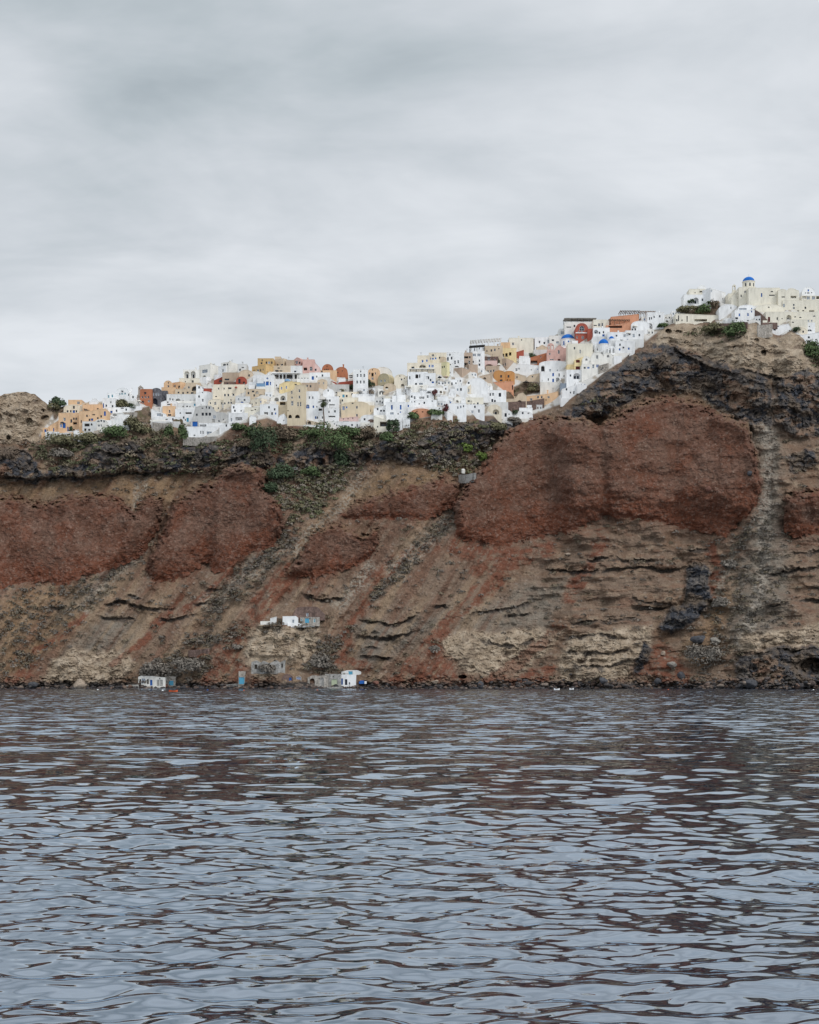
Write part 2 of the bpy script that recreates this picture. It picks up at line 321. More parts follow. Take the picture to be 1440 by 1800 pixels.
wr = fbm(PX / 9, PY / 12, 4, 15) * 5.0; wr2 = fbm(PX / 10, PY / 7, 4, 16) * 5.5; halo = np.zeros_like(PX); cap = np.zeros_like(PX)
prot = np.zeros_like(PX)
redm = np.zeros_like(PX); redlow = np.zeros_like(PX)
for k, poly in RED.items():
    sd = sdf_poly(PX + wx * .55 + wr, PY + wy * .55 + wr2, poly)
    m = sstep(-1.2, 1.6, sd)
    P = np.array(poly, float)
    ins = sd > 0
    bot = np.where(ins, PY, -1e9).max(0); top = np.where(ins, PY, 1e9).min(0)
    bot = np.where(bot < 0, P[:, 1].max(), bot); top = np.where(top > 1e8, P[:, 1].min(), top)
    ker = np.hanning(27)[1:-1]; ker /= ker.sum()
    bot = np.convolve(np.pad(bot, 12, mode='edge'), ker, 'valid'); top = np.convolve(np.pad(top, 12, mode='edge'), ker, 'valid')
    hgt = np.clip((bot[None] - PY) / np.maximum(bot - top, 25)[None], 0, 1)
    prot += RED_P[k] * (0.0 + 1.0 * hgt ** .8) * np.sqrt(sstep(-1.5, 15, sd)) * (sd > -1.5)
    halo = np.maximum(halo, sstep(-34, 0, sd) * (sd < 2) * sstep(.35, .75, (PY - P[:, 1].min()) / (P[:, 1].max() - P[:, 1].min())))
    cap = np.maximum(cap, (sd > -3) * (1 - sstep(3, 15, PY - top[None] + 6 * wr2 / 5)) * (PY - top[None] > -20) * (sd < 22))
    redm = np.maximum(redm, m); redlow = np.maximum(redlow, m * (1 - sstep(.05, .42, hgt + .12 * fbm(PX / 30, PY / 20, 3, 21))))
spur = sdf_poly(QX * .3 + PX * .7, QY * .3 + PY * .7, SPUR)
spur_m = sstep(-1, 1.5, spur)
prot += 14.0 * (1 - sstep(840, 985, PY)) * np.sqrt(sstep(-1, 40, spur)) * (spur > -1)
near_v = near_v * (1 - spur_m)
vil = vil * (1 - spur_m)
darkm = np.zeros_like(PX)
for poly, p in zip(DARK, DARK_P):
    sd = sdf_poly(QX, QY, poly)
    darkm = np.maximum(darkm, sstep(-3, 4, sd))
    prot += p * np.sqrt(sstep(-3, 16, sd)) * (1 - near_v) * .55
tanm = np.zeros_like(PX)
for poly, p in zip(TAN, TAN_P):
    sd = sdf_poly(QX, QY, poly); tanm = np.maximum(tanm, sstep(-5, 6, sd)); prot += p * sstep(-4, 22, sd) * (1 - near_v) * .6
graym = np.zeros_like(PX)
for poly in GRAY: graym = np.maximum(graym, sstep(-14, 14, sdf_poly(QX, QY, poly)))
ochm = np.zeros_like(PX)
for poly in OCHRE: ochm = np.maximum(ochm, sstep(-14, 16, sdf_poly(QX, QY, poly)))
brownm = np.zeros_like(PX)
for poly in BROWN: brownm = np.maximum(brownm, sstep(-2, 3, sdf_poly(PX + wx * .3, PY + wy * .3, poly)))
rust = np.zeros_like(PX); scree = np.zeros_like(PX)
for pts, w in RUST:
    d, _ = stroke(QX, QY, pts); rust = np.maximum(rust, 1 - sstep(w * .55, w * 1.15, d))
for pts, w in SCREE:
    d, _ = stroke(QX, QY, pts); scree = np.maximum(scree, 1 - sstep(w * .35, w * 1.2, d))
    prot -= 1.2 * (1 - sstep(0, w * 1.4, d))
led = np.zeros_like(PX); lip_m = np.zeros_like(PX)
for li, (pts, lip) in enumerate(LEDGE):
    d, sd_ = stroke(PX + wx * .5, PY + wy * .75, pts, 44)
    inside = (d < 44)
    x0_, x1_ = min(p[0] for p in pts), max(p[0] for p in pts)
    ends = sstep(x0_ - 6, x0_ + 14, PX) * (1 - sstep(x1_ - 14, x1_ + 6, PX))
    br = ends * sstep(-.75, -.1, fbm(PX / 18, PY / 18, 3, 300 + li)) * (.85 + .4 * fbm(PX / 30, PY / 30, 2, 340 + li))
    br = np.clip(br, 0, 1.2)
    th = 7.5 * (.7 + .5 * pnoise(PX / 20, PY * 0 + li, 400 + li))          # thickness of the shaded rock layer under the lip, px
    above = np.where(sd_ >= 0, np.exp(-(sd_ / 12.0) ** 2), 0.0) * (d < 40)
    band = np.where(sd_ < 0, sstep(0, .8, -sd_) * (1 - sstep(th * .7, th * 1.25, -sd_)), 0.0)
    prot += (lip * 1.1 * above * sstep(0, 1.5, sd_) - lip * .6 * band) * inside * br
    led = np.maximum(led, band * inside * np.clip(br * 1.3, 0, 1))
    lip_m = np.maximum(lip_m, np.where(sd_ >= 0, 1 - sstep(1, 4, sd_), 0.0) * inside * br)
# creases, gullies and shaded alcoves: (points, half width px, depth m)
for pts, w, dep in CREASE:
    d, _ = stroke(PX + wx * .45, PY + wy * .3, pts); ys = [p[1] for p in pts]
    prot -= .42 * dep * np.exp(-(d / (w * 1.15)) ** 2) * (d < 60) * sstep(min(ys) - 8, min(ys) + 10, PY) * (1 - sstep(max(ys) - 12, max(ys) + 8, PY))
cave = np.zeros_like(PX)
for (cx_, cy_, rx, ry, dep) in CAVES:
    e = np.hypot((PX + wx * .2 - cx_) / rx, (PY + wy * .2 - cy_) / ry)
    c = 1 - sstep(.82, 1.05, e); cave = np.maximum(cave, c); prot -= dep * c

# rock relief in metres
hutm = np.zeros_like(PX)
for (a_, b_, c_, d_) in HUTZ: hutm = np.maximum(hutm, sstep(a_ - 10, a_, PX) * (1 - sstep(c_, c_ + 10, PX)) * sstep(b_ - 6, b_, PY) * (1 - sstep(d_, d_ + 4, PY)))
calm = (1 - .93 * near_v * (1 - brownm)) * (1 - .85 * hutm)
ux = (PX * .82 + PY * .57); uy = (-PX * .57 + PY * .82)          # fall-line direction of the left slopes (down to the left)
left = 1 - sstep(780, 1000, PX)
streak = fbm(ux / 12, uy / 90, 4, 41) * left + fbm(PX / 40, PY / 9, 4, 42) * (1 - left)
spurs = fbm(ux / 42, uy / 260, 3, 43) * left + fbm(PX / 80, PY / 45, 3, 44) * (1 - left)
terr = fbm(PX / 130, (PY + .06 * PX) / 7.5, 3, 45) * (1 - left) * sstep(930, 1000, PY)      # thin beds on the eastern half
det = 2.4 * fbm(PX / 70, PY / 55, 3, 31) + 5.0 * spurs + .55 * fbm(PX / 14, PY / 12, 3, 32) + .2 * fbm(PX / 4.5, PY / 4.0, 2, 33) + .7 * streak + .5 * terr
f1, f2, cid = worley(QX / 15, QY / 12, 51); g1, g2, gid = worley(QX / 6, QY / 5, 52)
blocky = 2.8 * (cid - .5) + 2.4 * (f2 - f1) + 1.3 * (gid - .5) + 1.1 * (g2 - g1)
det = det * (1 - .55 * redm) + darkm * (1 - redm) * (blocky * .8 + 1.4 * fbm(PX / 24, PY / 16, 3, 71) - .5)
r1, r2, rid_ = worley(PX / 4.2, PY / 3.4, 53)
det += redm * (.22 * (r2 - r1) + .45 * fbm(PX / 18, PY / 60, 3, 54) + 1.5 * fbm(PX / 60, PY / 90, 3, 55) + .5 * (f2 - f1) + .28 * fbm(PX / 7, PY / 6, 3, 57))
rid1 = 1 - np.abs(fbm(QX / 30, QY / 11, 4, 56))
det += tanm * (1.6 * rid1 + .9 * (g2 - g1) - 1.2) * (1 - redm)
det += .45 * (scree + .4 * graym) * (r2 - r1)
det += (1 - redm) * (1 - darkm) * np.clip(worley(PX / 9, PY / 7, 58)[2] - .8, 0, 1) * 3.0 * (1 - sstep(.15, .45, worley(PX / 9, PY / 7, 58)[0]))
shore = sstep(1180, 1200, PY)
h1, h2, hid = worley(PX / 7, PY / 4.5, 59)
det += shore * (hid * 2.2 + (h2 - h1) * 1.6) * 1.2
YD = Y - prot * calm - det * calm
YD = np.maximum(YD, 480)

# colours (albedo)
def C(r, g, b): return np.array(lin(r, g, b))
def mixa(base, m, c): return base * (1 - m[..., None]) + np.asarray(c) * m[..., None]
nA = fbm(PX / 60, PY / 45, 4, 61); nB = fbm(PX / 16, PY / 13, 4, 62); nC = fbm(PX / 5, PY / 4, 3, 63); nS = streak
alb = np.empty(PX.shape + (3,)); alb[:] = C(116, 96, 80)
alb = mixa(alb, sstep(-.1, .6, nA + .5 * nS), C(110, 86, 68))
alb = mixa(alb, sstep(0, .6, nB * .6 + nS * .8) * .8, C(136, 117, 97))
alb = mixa(alb, sstep(.15, .7, -nA * .5 + nS) * .55, C(104, 70, 54))
alb = mixa(alb, sstep(.25, .6, terr) * .4, C(92, 80, 68)); alb = mixa(alb, sstep(.3, .7, -terr) * .35, C(134, 116, 96))
alb = mixa(alb, ochm * (.55 + .45 * sstep(-.3, .4, nB)), C(130, 104, 77))
alb = mixa(alb, graym * (.6 + .4 * sstep(-.3, .4, nB)), C(116, 106, 94))
nW = fbm(ux / 24, uy / 280, 4, 47) * left
alb = mixa(alb, sstep(.1, .5, nW) * .6, C(140, 118, 94)); alb = mixa(alb, sstep(.12, .5, -nW) * .6, C(104, 74, 58))
alb = mixa(alb, halo * sstep(-.4, .4, nB + nS * .6) * .45, C(106, 66, 50))
alb = mixa(alb, rust * sstep(-.4, .4, nB * .5 + nS * .8 + nC * .3 + .16) * .9, C(108, 64, 46))
alb = mixa(alb, scree * sstep(-.35, .35, nC + nB * .4) * .8, C(146, 136, 122))
chd, _ = stroke(QX, QY, [(1364, 600), (1368, 680), (1348, 752), (1356, 830), (1343, 920), (1345, 1000), (1330, 1060), (1300, 1130)])
alb = mixa(alb, (1 - sstep(5, 12, chd)) * sstep(-.6, .2, nC + nB * .3) * .7, C(144, 135, 124))
tn = mixa(np.broadcast_to(C(148, 130, 109), alb.shape).copy(), sstep(-.2, .5, nB), C(168, 151, 130))
tn = mixa(tn, sstep(0, .6, -rid1 + .75 + .3 * nA), C(116, 99, 83))
alb = mixa(alb, tanm * (1 - rust * .7), tn)
dk = mixa(np.broadcast_to(C(60, 62, 68), alb.shape).copy(), sstep(.35, .8, cid), C(78, 72, 68))
dk = mixa(dk, sstep(.1, .6, nA + .4 * nB) * .8, C(104, 88, 72))
dk = mixa(dk, sstep(.3, .6, -nA + .6 * nC) * .5, C(120, 112, 104))
dk = mixa(dk, sstep(.0, .5, g1 - .35) * .3, C(44, 46, 52))
solid = np.maximum.reduce([sstep(-2, 3, sdf_poly(PX + wx * .5, PY + wy * .5, p)) for p in DARK[5:7]])
dmask = np.maximum(solid, darkm * sstep(-.5, -.12, nB * .75 + nA * 1.0 + .3 * (cid - .5) - .04))
alb = mixa(alb, dmask, dk)
rd = mixa(np.broadcast_to(C(95, 63, 48), alb.shape).copy(), sstep(-.3, .5, fbm(PX / 60, PY / 45, 4, 64) + .35 * fbm(PX / 24, PY / 60, 3, 68)), C(104, 77, 63))
rd = mixa(rd, np.clip(redlow + .6 * sstep(.15, .55, fbm(PX / 42, PY / 60, 4, 65)), 0, 1) * .85, C(106, 60, 40))
rd = mixa(rd, sstep(.25, .6, nC) * .45, C(82, 58, 48))
rd = mixa(rd, sstep(.62, .9, rid_) * .35, C(128, 98, 84))
rd = mixa(rd, cap * sstep(-.3, .3, nB + .5 * nC) * .7, C(122, 96, 72))
alb = mixa(alb, redm, rd)
alb = mixa(alb, led * .9 * (1 - redm), C(70, 63, 58)); alb = mixa(alb, lip_m * .5 * (1 - redm), C(136, 120, 102))  # rock layer under each lip, darkened as painted shade; lips painted lit
wet = sstep(1196, 1203, PY + 3 * nB)
alb = mixa(alb, wet * (1 - .5 * rust), mixa(np.broadcast_to(C(56, 52, 50), alb.shape).copy(), sstep(.55, .8, hid), C(96, 84, 76)))
gy = worley(PX / 9, PY / 7, 58)
alb = mixa(alb, (gy[2] > .93) * (1 - sstep(.2, .4, gy[0])) * (1 - redm) * .5, C(134, 122, 110))
# village ground: lime-washed steps, terraces and paths, greyed to paint shade between houses
vg = mixa(np.broadcast_to(C(190, 187, 182), alb.shape).copy(), sstep(0, .4, nB), C(150, 140, 128))
alb = mixa(alb, sstep(.35, .6, vil) * (1 - brownm), vg)
alb = mixa(alb, brownm, mixa(np.broadcast_to(C(112, 94, 78), alb.shape).copy(), sstep(-.1, .4, nB), C(92, 84, 62)))
natural = 1 - np.clip(vil * (1 - brownm), 0, 1)
grey_ = alb.mean(-1, keepdims=True)
alb = np.where(natural[..., None] > .4, (alb + (grey_ - alb) * .09) * .95, alb)
alb = np.clip(alb, 0.005, .9)

def depth_at(px, py):
    """village ground depth (no rock relief) at a photo pixel"""
    c = np.clip(np.searchsorted(cols, px) - 1, 0, len(cols) - 2)
    rr = 1 if px - cols[c] > .5 * (cols[c + 1] - cols[c]) else 0
    c += rr
    t = (py - S0) / (rid[c] - S0) * (NR - 1)
    i = int(np.clip(math.floor(t), 0, NR - 2)); fr = np.clip(t - i, 0, 1)
    y = Y[i, c] * (1 - fr) + Y[i + 1, c] * fr
    if t > NR - 1:      # above the ridge: carry the slope on
        y += (rid[c] - py) * y / F * .9
    return float(y)

def ground_at(px, py):
    """actual rock surface at a photo pixel -> Vector"""
    c = int(np.clip(np.searchsorted(cols, px), 0, len(cols) - 1))
    t = (py - S0) / (rid[c] - S0) * (NR - 1); i = int(np.clip(round(t), 0, NR - 1))
    return to_world(px, py, float(YD[i, c]))

def to_world(px, py, y):
    return Vector(((px - 720) * y / F, y, (HZ - py) * y / F + CAMZ))

def grid_mesh(name, X, Yv, Z, colour=None, smooth=False, grain=None):
    nr, nc = X.shape
    co = np.stack([X, Yv, Z], -1).reshape(-1, 3).astype(np.float32)
    me = bpy.data.meshes.new(name)
    me.vertices.add(nr * nc); me.vertices.foreach_set('co', co.ravel())
    idx = np.arange(nr * nc).reshape(nr, nc)
    q = np.stack([idx[:-1, :-1], idx[:-1, 1:], idx[1:, 1:], idx[1:, :-1]], -1).reshape(-1, 4)
    n = len(q)
    me.loops.add(n * 4); me.loops.foreach_set('vertex_index', q.ravel().astype(np.int32))
    me.polygons.add(n); me.polygons.foreach_set('loop_start', (np.arange(n) * 4).astype(np.int32))
    try: me.polygons.foreach_set('loop_total', np.full(n, 4, np.int32))
    except Exception: pass
    me.polygons.foreach_set('use_smooth', np.full(n, bool(smooth)))
    me.update(calc_edges=True)
    if colour is not None:
        at = me.color_attributes.new('rock_colour', 'FLOAT_COLOR', 'POINT')
        rgba = np.concatenate([colour.reshape(-1, 3), np.ones((nr * nc, 1))], 1).astype(np.float32)
        at.data.foreach_set('color', rgba.ravel())
    if grain is not None:
        ga = me.attributes.new('grain', 'FLOAT', 'POINT'); ga.data.foreach_set('value', grain.ravel().astype(np.float32))
    return me

def link(name, me, mat=None, parent=None):
    o = bpy.data.objects.new(name, me); COL.objects.link(o)
    if mat is not None and len(me.materials) == 0: me.materials.append(mat)
    if parent is not None: o.parent = parent
    return o

def tag(o, label=None, cat=None, group=None, kind=None):
    if label: o['label'] = label
    if cat: o['category'] = cat
    if group: o['group'] = group
    if kind: o['kind'] = kind
    return o

# rock material: traced rock types as base, broken up by procedural grain
def rock_material():
    m = bpy.data.materials.new('volcanic_rock'); m.use_nodes = True; nt = m.node_tree
    b = nt.nodes['Principled BSDF']; b.inputs['Roughness'].default_value = .95
    b.inputs['Specular IOR Level'].default_value = .15
    at = nn(nt, 'ShaderNodeAttribute', attribute_name='rock_colour')
    geo = nt.nodes.new('ShaderNodeNewGeometry')
    n1 = nn(nt, 'ShaderNodeTexNoise', i_Scale=1.7, i_Detail=6.0, i_Roughness=.62); lk(nt, geo.outputs['Position'], n1.inputs['Vector'])
    n2 = nn(nt, 'ShaderNodeTexNoise', i_Scale=.28, i_Detail=5.0, i_Roughness=.6); lk(nt, geo.outputs['Position'], n2.inputs['Vector'])
    v = nn(nt, 'ShaderNodeTexVoronoi', i_Scale=1.3); lk(nt, geo.outputs['Position'], v.inputs['Vector'])
    gr = nn(nt, 'ShaderNodeAttribute', attribute_name='grain'); GF = gr.outputs['Fac']
    g1 = ramp(nt, n1.outputs[0], [(.28, .7), (.5, 1.0), (.72, 1.32)])
    g2 = ramp(nt, n2.outputs[0], [(.3, .78), (.7, 1.2)])
    c1 = mixc(nt, GF, at.outputs['Color'], g1, 'MULTIPLY'); c2 = mixc(nt, GF, c1, g2, 'MULTIPLY')
    bw = nt.nodes.new('ShaderNodeSeparateColor'); lk(nt, v.outputs['Color'], bw.inputs[0])
    sp = math_n(nt, 'MULTIPLY', GF, ramp(nt, bw.outputs[0], [(.86, 0.0), (.97, .2)]))
    c3 = mixc(nt, sp, c2, lin(165, 150, 136), 'MIX')
    dk_ = math_n(nt, 'MULTIPLY', GF, ramp(nt, bw.outputs[1], [(.86, 0.0), (.97, .22)]))
    c4 = mixc(nt, dk_, c3, lin(50, 46, 44), 'MIX')
    lk(nt, c4, b.inputs['Base Color'])
    bp = nn(nt, 'ShaderNodeBump', i_Distance=.4); lk(nt, GF, bp.inputs['Strength'])
    hh = math_n(nt, 'ADD', n1.outputs[0], math_n(nt, 'MULTIPLY', v.outputs['Distance'], .4))
    lk(nt, hh, bp.inputs['Height']); lk(nt, bp.outputs[0], b.inputs['Normal'])
    return m
ROCK = rock_material()
XW = (PX - 720) * YD / F; ZW = (HZ - PY) * YD / F + CAMZ
# plateau behind the ridge: three more rows running back and down
bx, by, bz = [XW], [YD], [ZW]; bc = [alb]
for dy, dz in ((12, -.5), (60, -4), (250, -30), (900, -140)):
    yb = YD[-1:] + dy; bx.append((PX[-1:] - 720) * yb / F); by.append(yb); bz.append(ZW[-1:] + dz); bc.append(np.broadcast_to(C(120, 104, 84), (1, len(cols), 3)))
grn = np.concatenate([.9 - .82 * np.clip(vil * (1 - brownm), 0, 1), np.full((4, len(cols)), .9)])
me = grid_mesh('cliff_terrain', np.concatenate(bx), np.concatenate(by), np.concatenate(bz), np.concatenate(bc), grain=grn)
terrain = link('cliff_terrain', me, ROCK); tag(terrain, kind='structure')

# ------------------------------------------------------------------ sea
def sea():
    fine = np.linspace(-R(17.5), R(17.5), 740)
    coarse = np.linspace(R(17.5), 2 * math.pi - R(17.5), 90)[1:]
    th = np.concatenate([fine, coarse])
    # rows close together in front of the boat, then at most 0.4 m apart as far as the shore
    rr = [2.0, 5.0, 8.0, 12.0, 15.5]
    while rr[-1] < 585: rr.append(rr[-1] + min(.36, max(.03, rr[-1] ** 2 / (CAMZ * F) * .8)))
    rr += [680, 760, 900, 1200, 2000, 4000, 9000]
    rr = np.array(rr)
    TH, RR = np.meshgrid(th, rr)
    X = np.sin(TH) * RR; Yv = np.cos(TH) * RR
    sp = np.gradient(rr)[:, None] * np.ones_like(TH)
    far = np.abs(np.where(TH > math.pi, TH - 2 * math.pi, TH)) > R(17.8)
    sp = np.where(far, RR * .07, np.maximum(sp, RR * .0009))
    Z = np.zeros_like(X)
    def comp(wl_y, wl_x, amp, seed, rot=0.0, ridge=False):
        nonlocal Z
        cr, sr = math.cos(rot), math.sin(rot)
        xx = (X * cr + Yv * sr) / wl_x; yy = (-X * sr + Yv * cr) / wl_y
        n = pnoise(xx, yy, seed) + .5 * pnoise(xx * 1.31 + 5, yy * 1.17 + 9, seed + 1)
        fade = np.clip((wl_y / sp - 1.3) / 2.0, 0, 1)
        Z += amp * n * fade
    for args in WAVES: comp(*args)
    me = grid_mesh('sea', X, Yv, Z, smooth=True)
    return me
# wavelength along the view, along the crest, height (m), seed, rotation
WAVES = [(8.0, 13.0, .070, 1, .25), (2.4, 3.6, .064, 2, -.2), (1.0, 1.6, .054, 3, .15), (.48, .8, .030, 4, -.25), (.25, .45, .011, 5, .3), (.15, .28, .002, 6, -.1)]
def sea_material():
    m = bpy.data.materials.new('sea_water'); m.use_nodes = True; nt = m.node_tree
    nt.nodes.remove(nt.nodes['Principled BSDF']); outn = nt.nodes['Material Output']
    geo = nt.nodes.new('ShaderNodeNewGeometry')
    def slope(sx, sy, rot, det):
        mp = nt.nodes.new('ShaderNodeMapping'); mp.inputs['Scale'].default_value = (sx, sy, 0); mp.inputs['Rotation'].default_value = (0, 0, rot)
        lk(nt, geo.outputs['Position'], mp.inputs[0])
        n = nn(nt, 'ShaderNodeTexNoise', i_Scale=1.0, i_Detail=det, i_Roughness=.55); lk(nt, mp.outputs[0], n.inputs['Vector'])
        s = nt.nodes.new('ShaderNodeVectorMath'); s.operation = 'SUBTRACT'; s.inputs[1].default_value = (.5, .5, .5)
        lk(nt, n.outputs['Color'], s.inputs[0]); return s.outputs[0]
    def scaled(v, f):
        s = nt.nodes.new('ShaderNodeVectorMath'); s.operation = 'MULTIPLY'; lk(nt, v, s.inputs[0])
        if isinstance(f, tuple): s.inputs[1].default_value = f
        else:
            cb = nt.nodes.new('ShaderNodeCombineXYZ')
            lk(nt, f, cb.inputs[0]); lk(nt, f, cb.inputs[1]); lk(nt, cb.outputs[0], s.inputs[1])
        return s.outputs[0]
    # ripples too small for the mesh: small everywhere, taking over where the swell mesh gets coarse
    ln = nt.nodes.new('ShaderNodeVectorMath'); ln.operation = 'LENGTH'; lk(nt, geo.outputs['Position'], ln.inputs[0])
    mr = nn(nt, 'ShaderNodeMapRange', i_From_Min=28.0, i_From_Max=120.0, i_To_Min=0.0, i_To_Max=1.0); lk(nt, ln.outputs['Value'], mr.inputs['Value'])
    s1 = scaled(slope(.30, .75, .2, 3.0), mr.outputs[0]); s2 = slope(2.2, 5.0, -.1, 2.0)
    ad = nt.nodes.new('ShaderNodeVectorMath'); ad.operation = 'ADD'
    lk(nt, scaled(s1, (.8, 1.6, 0)), ad.inputs[0]); lk(nt, scaled(s2, (.02, .04, 0)), ad.inputs[1])
    nb = nt.nodes.new('ShaderNodeVectorMath'); nb.operation = 'ADD'; lk(nt, geo.outputs['Normal'], nb.inputs[0]); lk(nt, ad.outputs[0], nb.inputs[1])
    nz = nt.nodes.new('ShaderNodeVectorMath'); nz.operation = 'NORMALIZE'; lk(nt, nb.outputs[0], nz.inputs[0])
    gl = nn(nt, 'ShaderNodeBsdfGlossy', i_Roughness=.02); gl.inputs['Color'].default_value = (.79, .885, .97, 1)
    df = nt.nodes.new('ShaderNodeBsdfDiffuse'); df.inputs['Color'].default_value = (.006, .011, .03, 1)
    lw = nn(nt, 'ShaderNodeLayerWeight', i_Blend=.5); lk(nt, nz.outputs[0], lw.inputs['Normal'])
    fr = math_n(nt, 'ADD', .03, math_n(nt, 'MULTIPLY', .97, math_n(nt, 'POWER', lw.outputs['Facing'], 2.15)))
    mx = nt.nodes.new('ShaderNodeMixShader'); lk(nt, fr, mx.inputs[0]); lk(nt, df.outputs[0], mx.inputs[1]); lk(nt, gl.outputs[0], mx.inputs[2])
    lk(nt, nz.outputs[0], gl.inputs['Normal']); lk(nt, mx.outputs[0], outn.inputs['Surface'])
    return m
sea_o = link('sea_water', sea(), sea_material()); tag(sea_o, kind='structure')
# ------------------------------------------------------------------ painted plaster and stone
PAINT = dict(white=(228, 227, 226), warm=(226, 221, 211), cream=(223, 208, 182), ivory=(222, 213, 192), pale=(206, 205, 202), peach=(226, 178, 130), sand=(205, 180, 148), tan=(186, 160, 134),
             orange=(206, 138, 70), rust=(184, 104, 66), brick=(158, 76, 60), red=(168, 86, 70), pink=(212, 160, 146), rose=(216, 176, 166), yellow=(230, 202, 140), ochre=(206, 164, 100),
             brown=(116, 90, 80), slate=(98, 97, 103), stone=(158, 148, 136), terra=(214, 140, 100), olive=(184, 168, 128), beige=(216, 194, 158), sky=(106, 148, 188), grey=(186, 183, 178),
             lemon=(216, 204, 150), taupe=(184, 156, 132), blue=(38, 92, 166), teal=(60, 140, 160), cobalt=(24, 98, 180), darkred=(104, 36, 34), green=(176, 186, 150), wood=(104, 84, 66), iron=(70, 72, 76),
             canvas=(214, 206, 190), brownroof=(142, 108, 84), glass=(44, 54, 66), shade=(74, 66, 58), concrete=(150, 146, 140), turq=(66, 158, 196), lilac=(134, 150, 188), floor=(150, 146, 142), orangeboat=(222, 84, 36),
             greyblue=(120, 134, 150), skin=(170, 120, 96), navy=(36, 44, 62))
MATS = {}
def mat(name):
    if name in MATS: return MATS[name]
    m = bpy.data.materials.new(name); m.use_nodes = True; nt = m.node_tree
    b = nt.nodes['Principled BSDF']; rgb = PAINT[name]; gm = sum(rgb) / 3; rgb = [v + (gm - v) * (.26 if name not in ('cobalt', 'blue', 'red', 'brick') else .06) for v in rgb]; c = lin(*rgb)
    glassy = name in ('glass', 'greyblue')
    b.inputs['Roughness'].default_value = .25 if glassy else .8
    b.inputs['Specular IOR Level'].default_value = .5 if glassy else .2
    geo = nt.nodes.new('ShaderNodeNewGeometry'); inf = nt.nodes.new('ShaderNodeObjectInfo')
    mp = nt.nodes.new('ShaderNodeMapping'); mp.inputs['Scale'].default_value = (.9, .9, .28); lk(nt, geo.outputs['Position'], mp.inputs[0])
    n = nn(nt, 'ShaderNodeTexNoise', i_Scale=.8, i_Detail=5.0, i_Roughness=.6); lk(nt, mp.outputs[0], n.inputs['Vector'])
    rough_wall = name in ('stone', 'brown', 'slate', 'concrete', 'wood')
    lo, hi = (.62, 1.25) if rough_wall else (.84, 1.08)
    g = ramp(nt, n.outputs[0], [(.32, lo), (.5, 1.0), (.7, hi)])
    rnd = nn(nt, 'ShaderNodeMapRange', i_To_Min=.93, i_To_Max=1.05); lk(nt, inf.outputs['Random'], rnd.inputs['Value'])
    c1 = mixc(nt, 1.0, c, g, 'MULTIPLY')
    sc = nt.nodes.new('ShaderNodeVectorMath'); sc.operation = 'SCALE'; lk(nt, c1, sc.inputs[0]); lk(nt, rnd.outputs[0], sc.inputs['Scale'])
    if rough_wall:
        v = nn(nt, 'ShaderNodeTexVoronoi', i_Scale=2.0); lk(nt, geo.outputs['Position'], v.inputs['Vector'])
        sepc = nt.nodes.new('ShaderNodeSeparateColor'); lk(nt, v.outputs['Color'], sepc.inputs[0])
        gg = ramp(nt, sepc.outputs[0], [(0.0, .7), (1.0, 1.25)])
        out = mixc(nt, 1.0, sc.outputs[0], gg, 'MULTIPLY')
    else: out = sc.outputs[0]
    lk(nt, out, b.inputs['Base Color'])
    MATS[name] = m; return m

# ------------------------------------------------------------------ mesh builder
class MB:
    def __init__(s): s.v = []; s.f = []; s.m = []; s.mats = []
    def mi(s, name):
        if name not in s.mats: s.mats.append(name)
        return s.mats.index(name)
    def face(s, pts, mname):
        i = len(s.v); s.v += [tuple(p) for p in pts]; s.f.append(list(range(i, i + len(pts)))); s.m.append(s.mi(mname))
    def box(s, a, b, mname):
        x0, y0, z0 = a; x1, y1, z1 = b
        P = [(x0, y0, z0), (x1, y0, z0), (x1, y1, z0), (x0, y1, z0), (x0, y0, z1), (x1, y0, z1), (x1, y1, z1), (x0, y1, z1)]
        i = len(s.v); s.v += P; k = s.mi(mname)
        for q in ((0, 1, 5, 4), (1, 2, 6, 5), (2, 3, 7, 6), (3, 0, 4, 7), (4, 5, 6, 7), (3, 2, 1, 0)):
            s.f.append([i + j for j in q]); s.m.append(k)
    def lathe(s, c, prof, mname, n=20):
        """prof: (radius, z) from the bottom up round centre c"""
        i = len(s.v); k = s.mi(mname)
        for r, z in prof:
            for j in range(n):
                a = 2 * math.pi * j / n; s.v.append((c[0] + r * math.cos(a), c[1] + r * math.sin(a), c[2] + z))
        for r in range(len(prof) - 1):
            for j in range(n):
                s.f.append([i + r * n + j, i + r * n + (j + 1) % n, i + (r + 1) * n + (j + 1) % n, i + (r + 1) * n + j]); s.m.append(k)
        s.f.append([i + (len(prof) - 1) * n + j for j in range(n)]); s.m.append(k)
    def tube(s, p, q, r0, r1, mname, n=6):
        p = Vector(p); q = Vector(q); d = (q - p).normalized(); a = d.orthogonal().normalized(); b = d.cross(a)
        i = len(s.v); k = s.mi(mname)
        for c, r in ((p, r0), (q, r1)):
            for j in range(n):
                t = 2 * math.pi * j / n; s.v.append(tuple(c + a * (r * math.cos(t)) + b * (r * math.sin(t))))
        for j in range(n): s.f.append([i + j, i + (j + 1) % n, i + n + (j + 1) % n, i + n + j]); s.m.append(k)
        s.f.append([i + n + j for j in range(n)]); s.m.append(k); s.f.append([i + j for j in reversed(range(n))]); s.m.append(k)
    def mesh(s, name):
        me = bpy.data.meshes.new(name); me.from_pydata(s.v, [], s.f)
        for n in s.mats: me.materials.append(mat(n))
        me.polygons.foreach_set('material_index', s.m); me.update(); return me
    def obj(s, name, parent=None, loc=None):
        o = link(name, s.mesh(name), None, parent)
        if loc is not None: o.location = loc
        return o

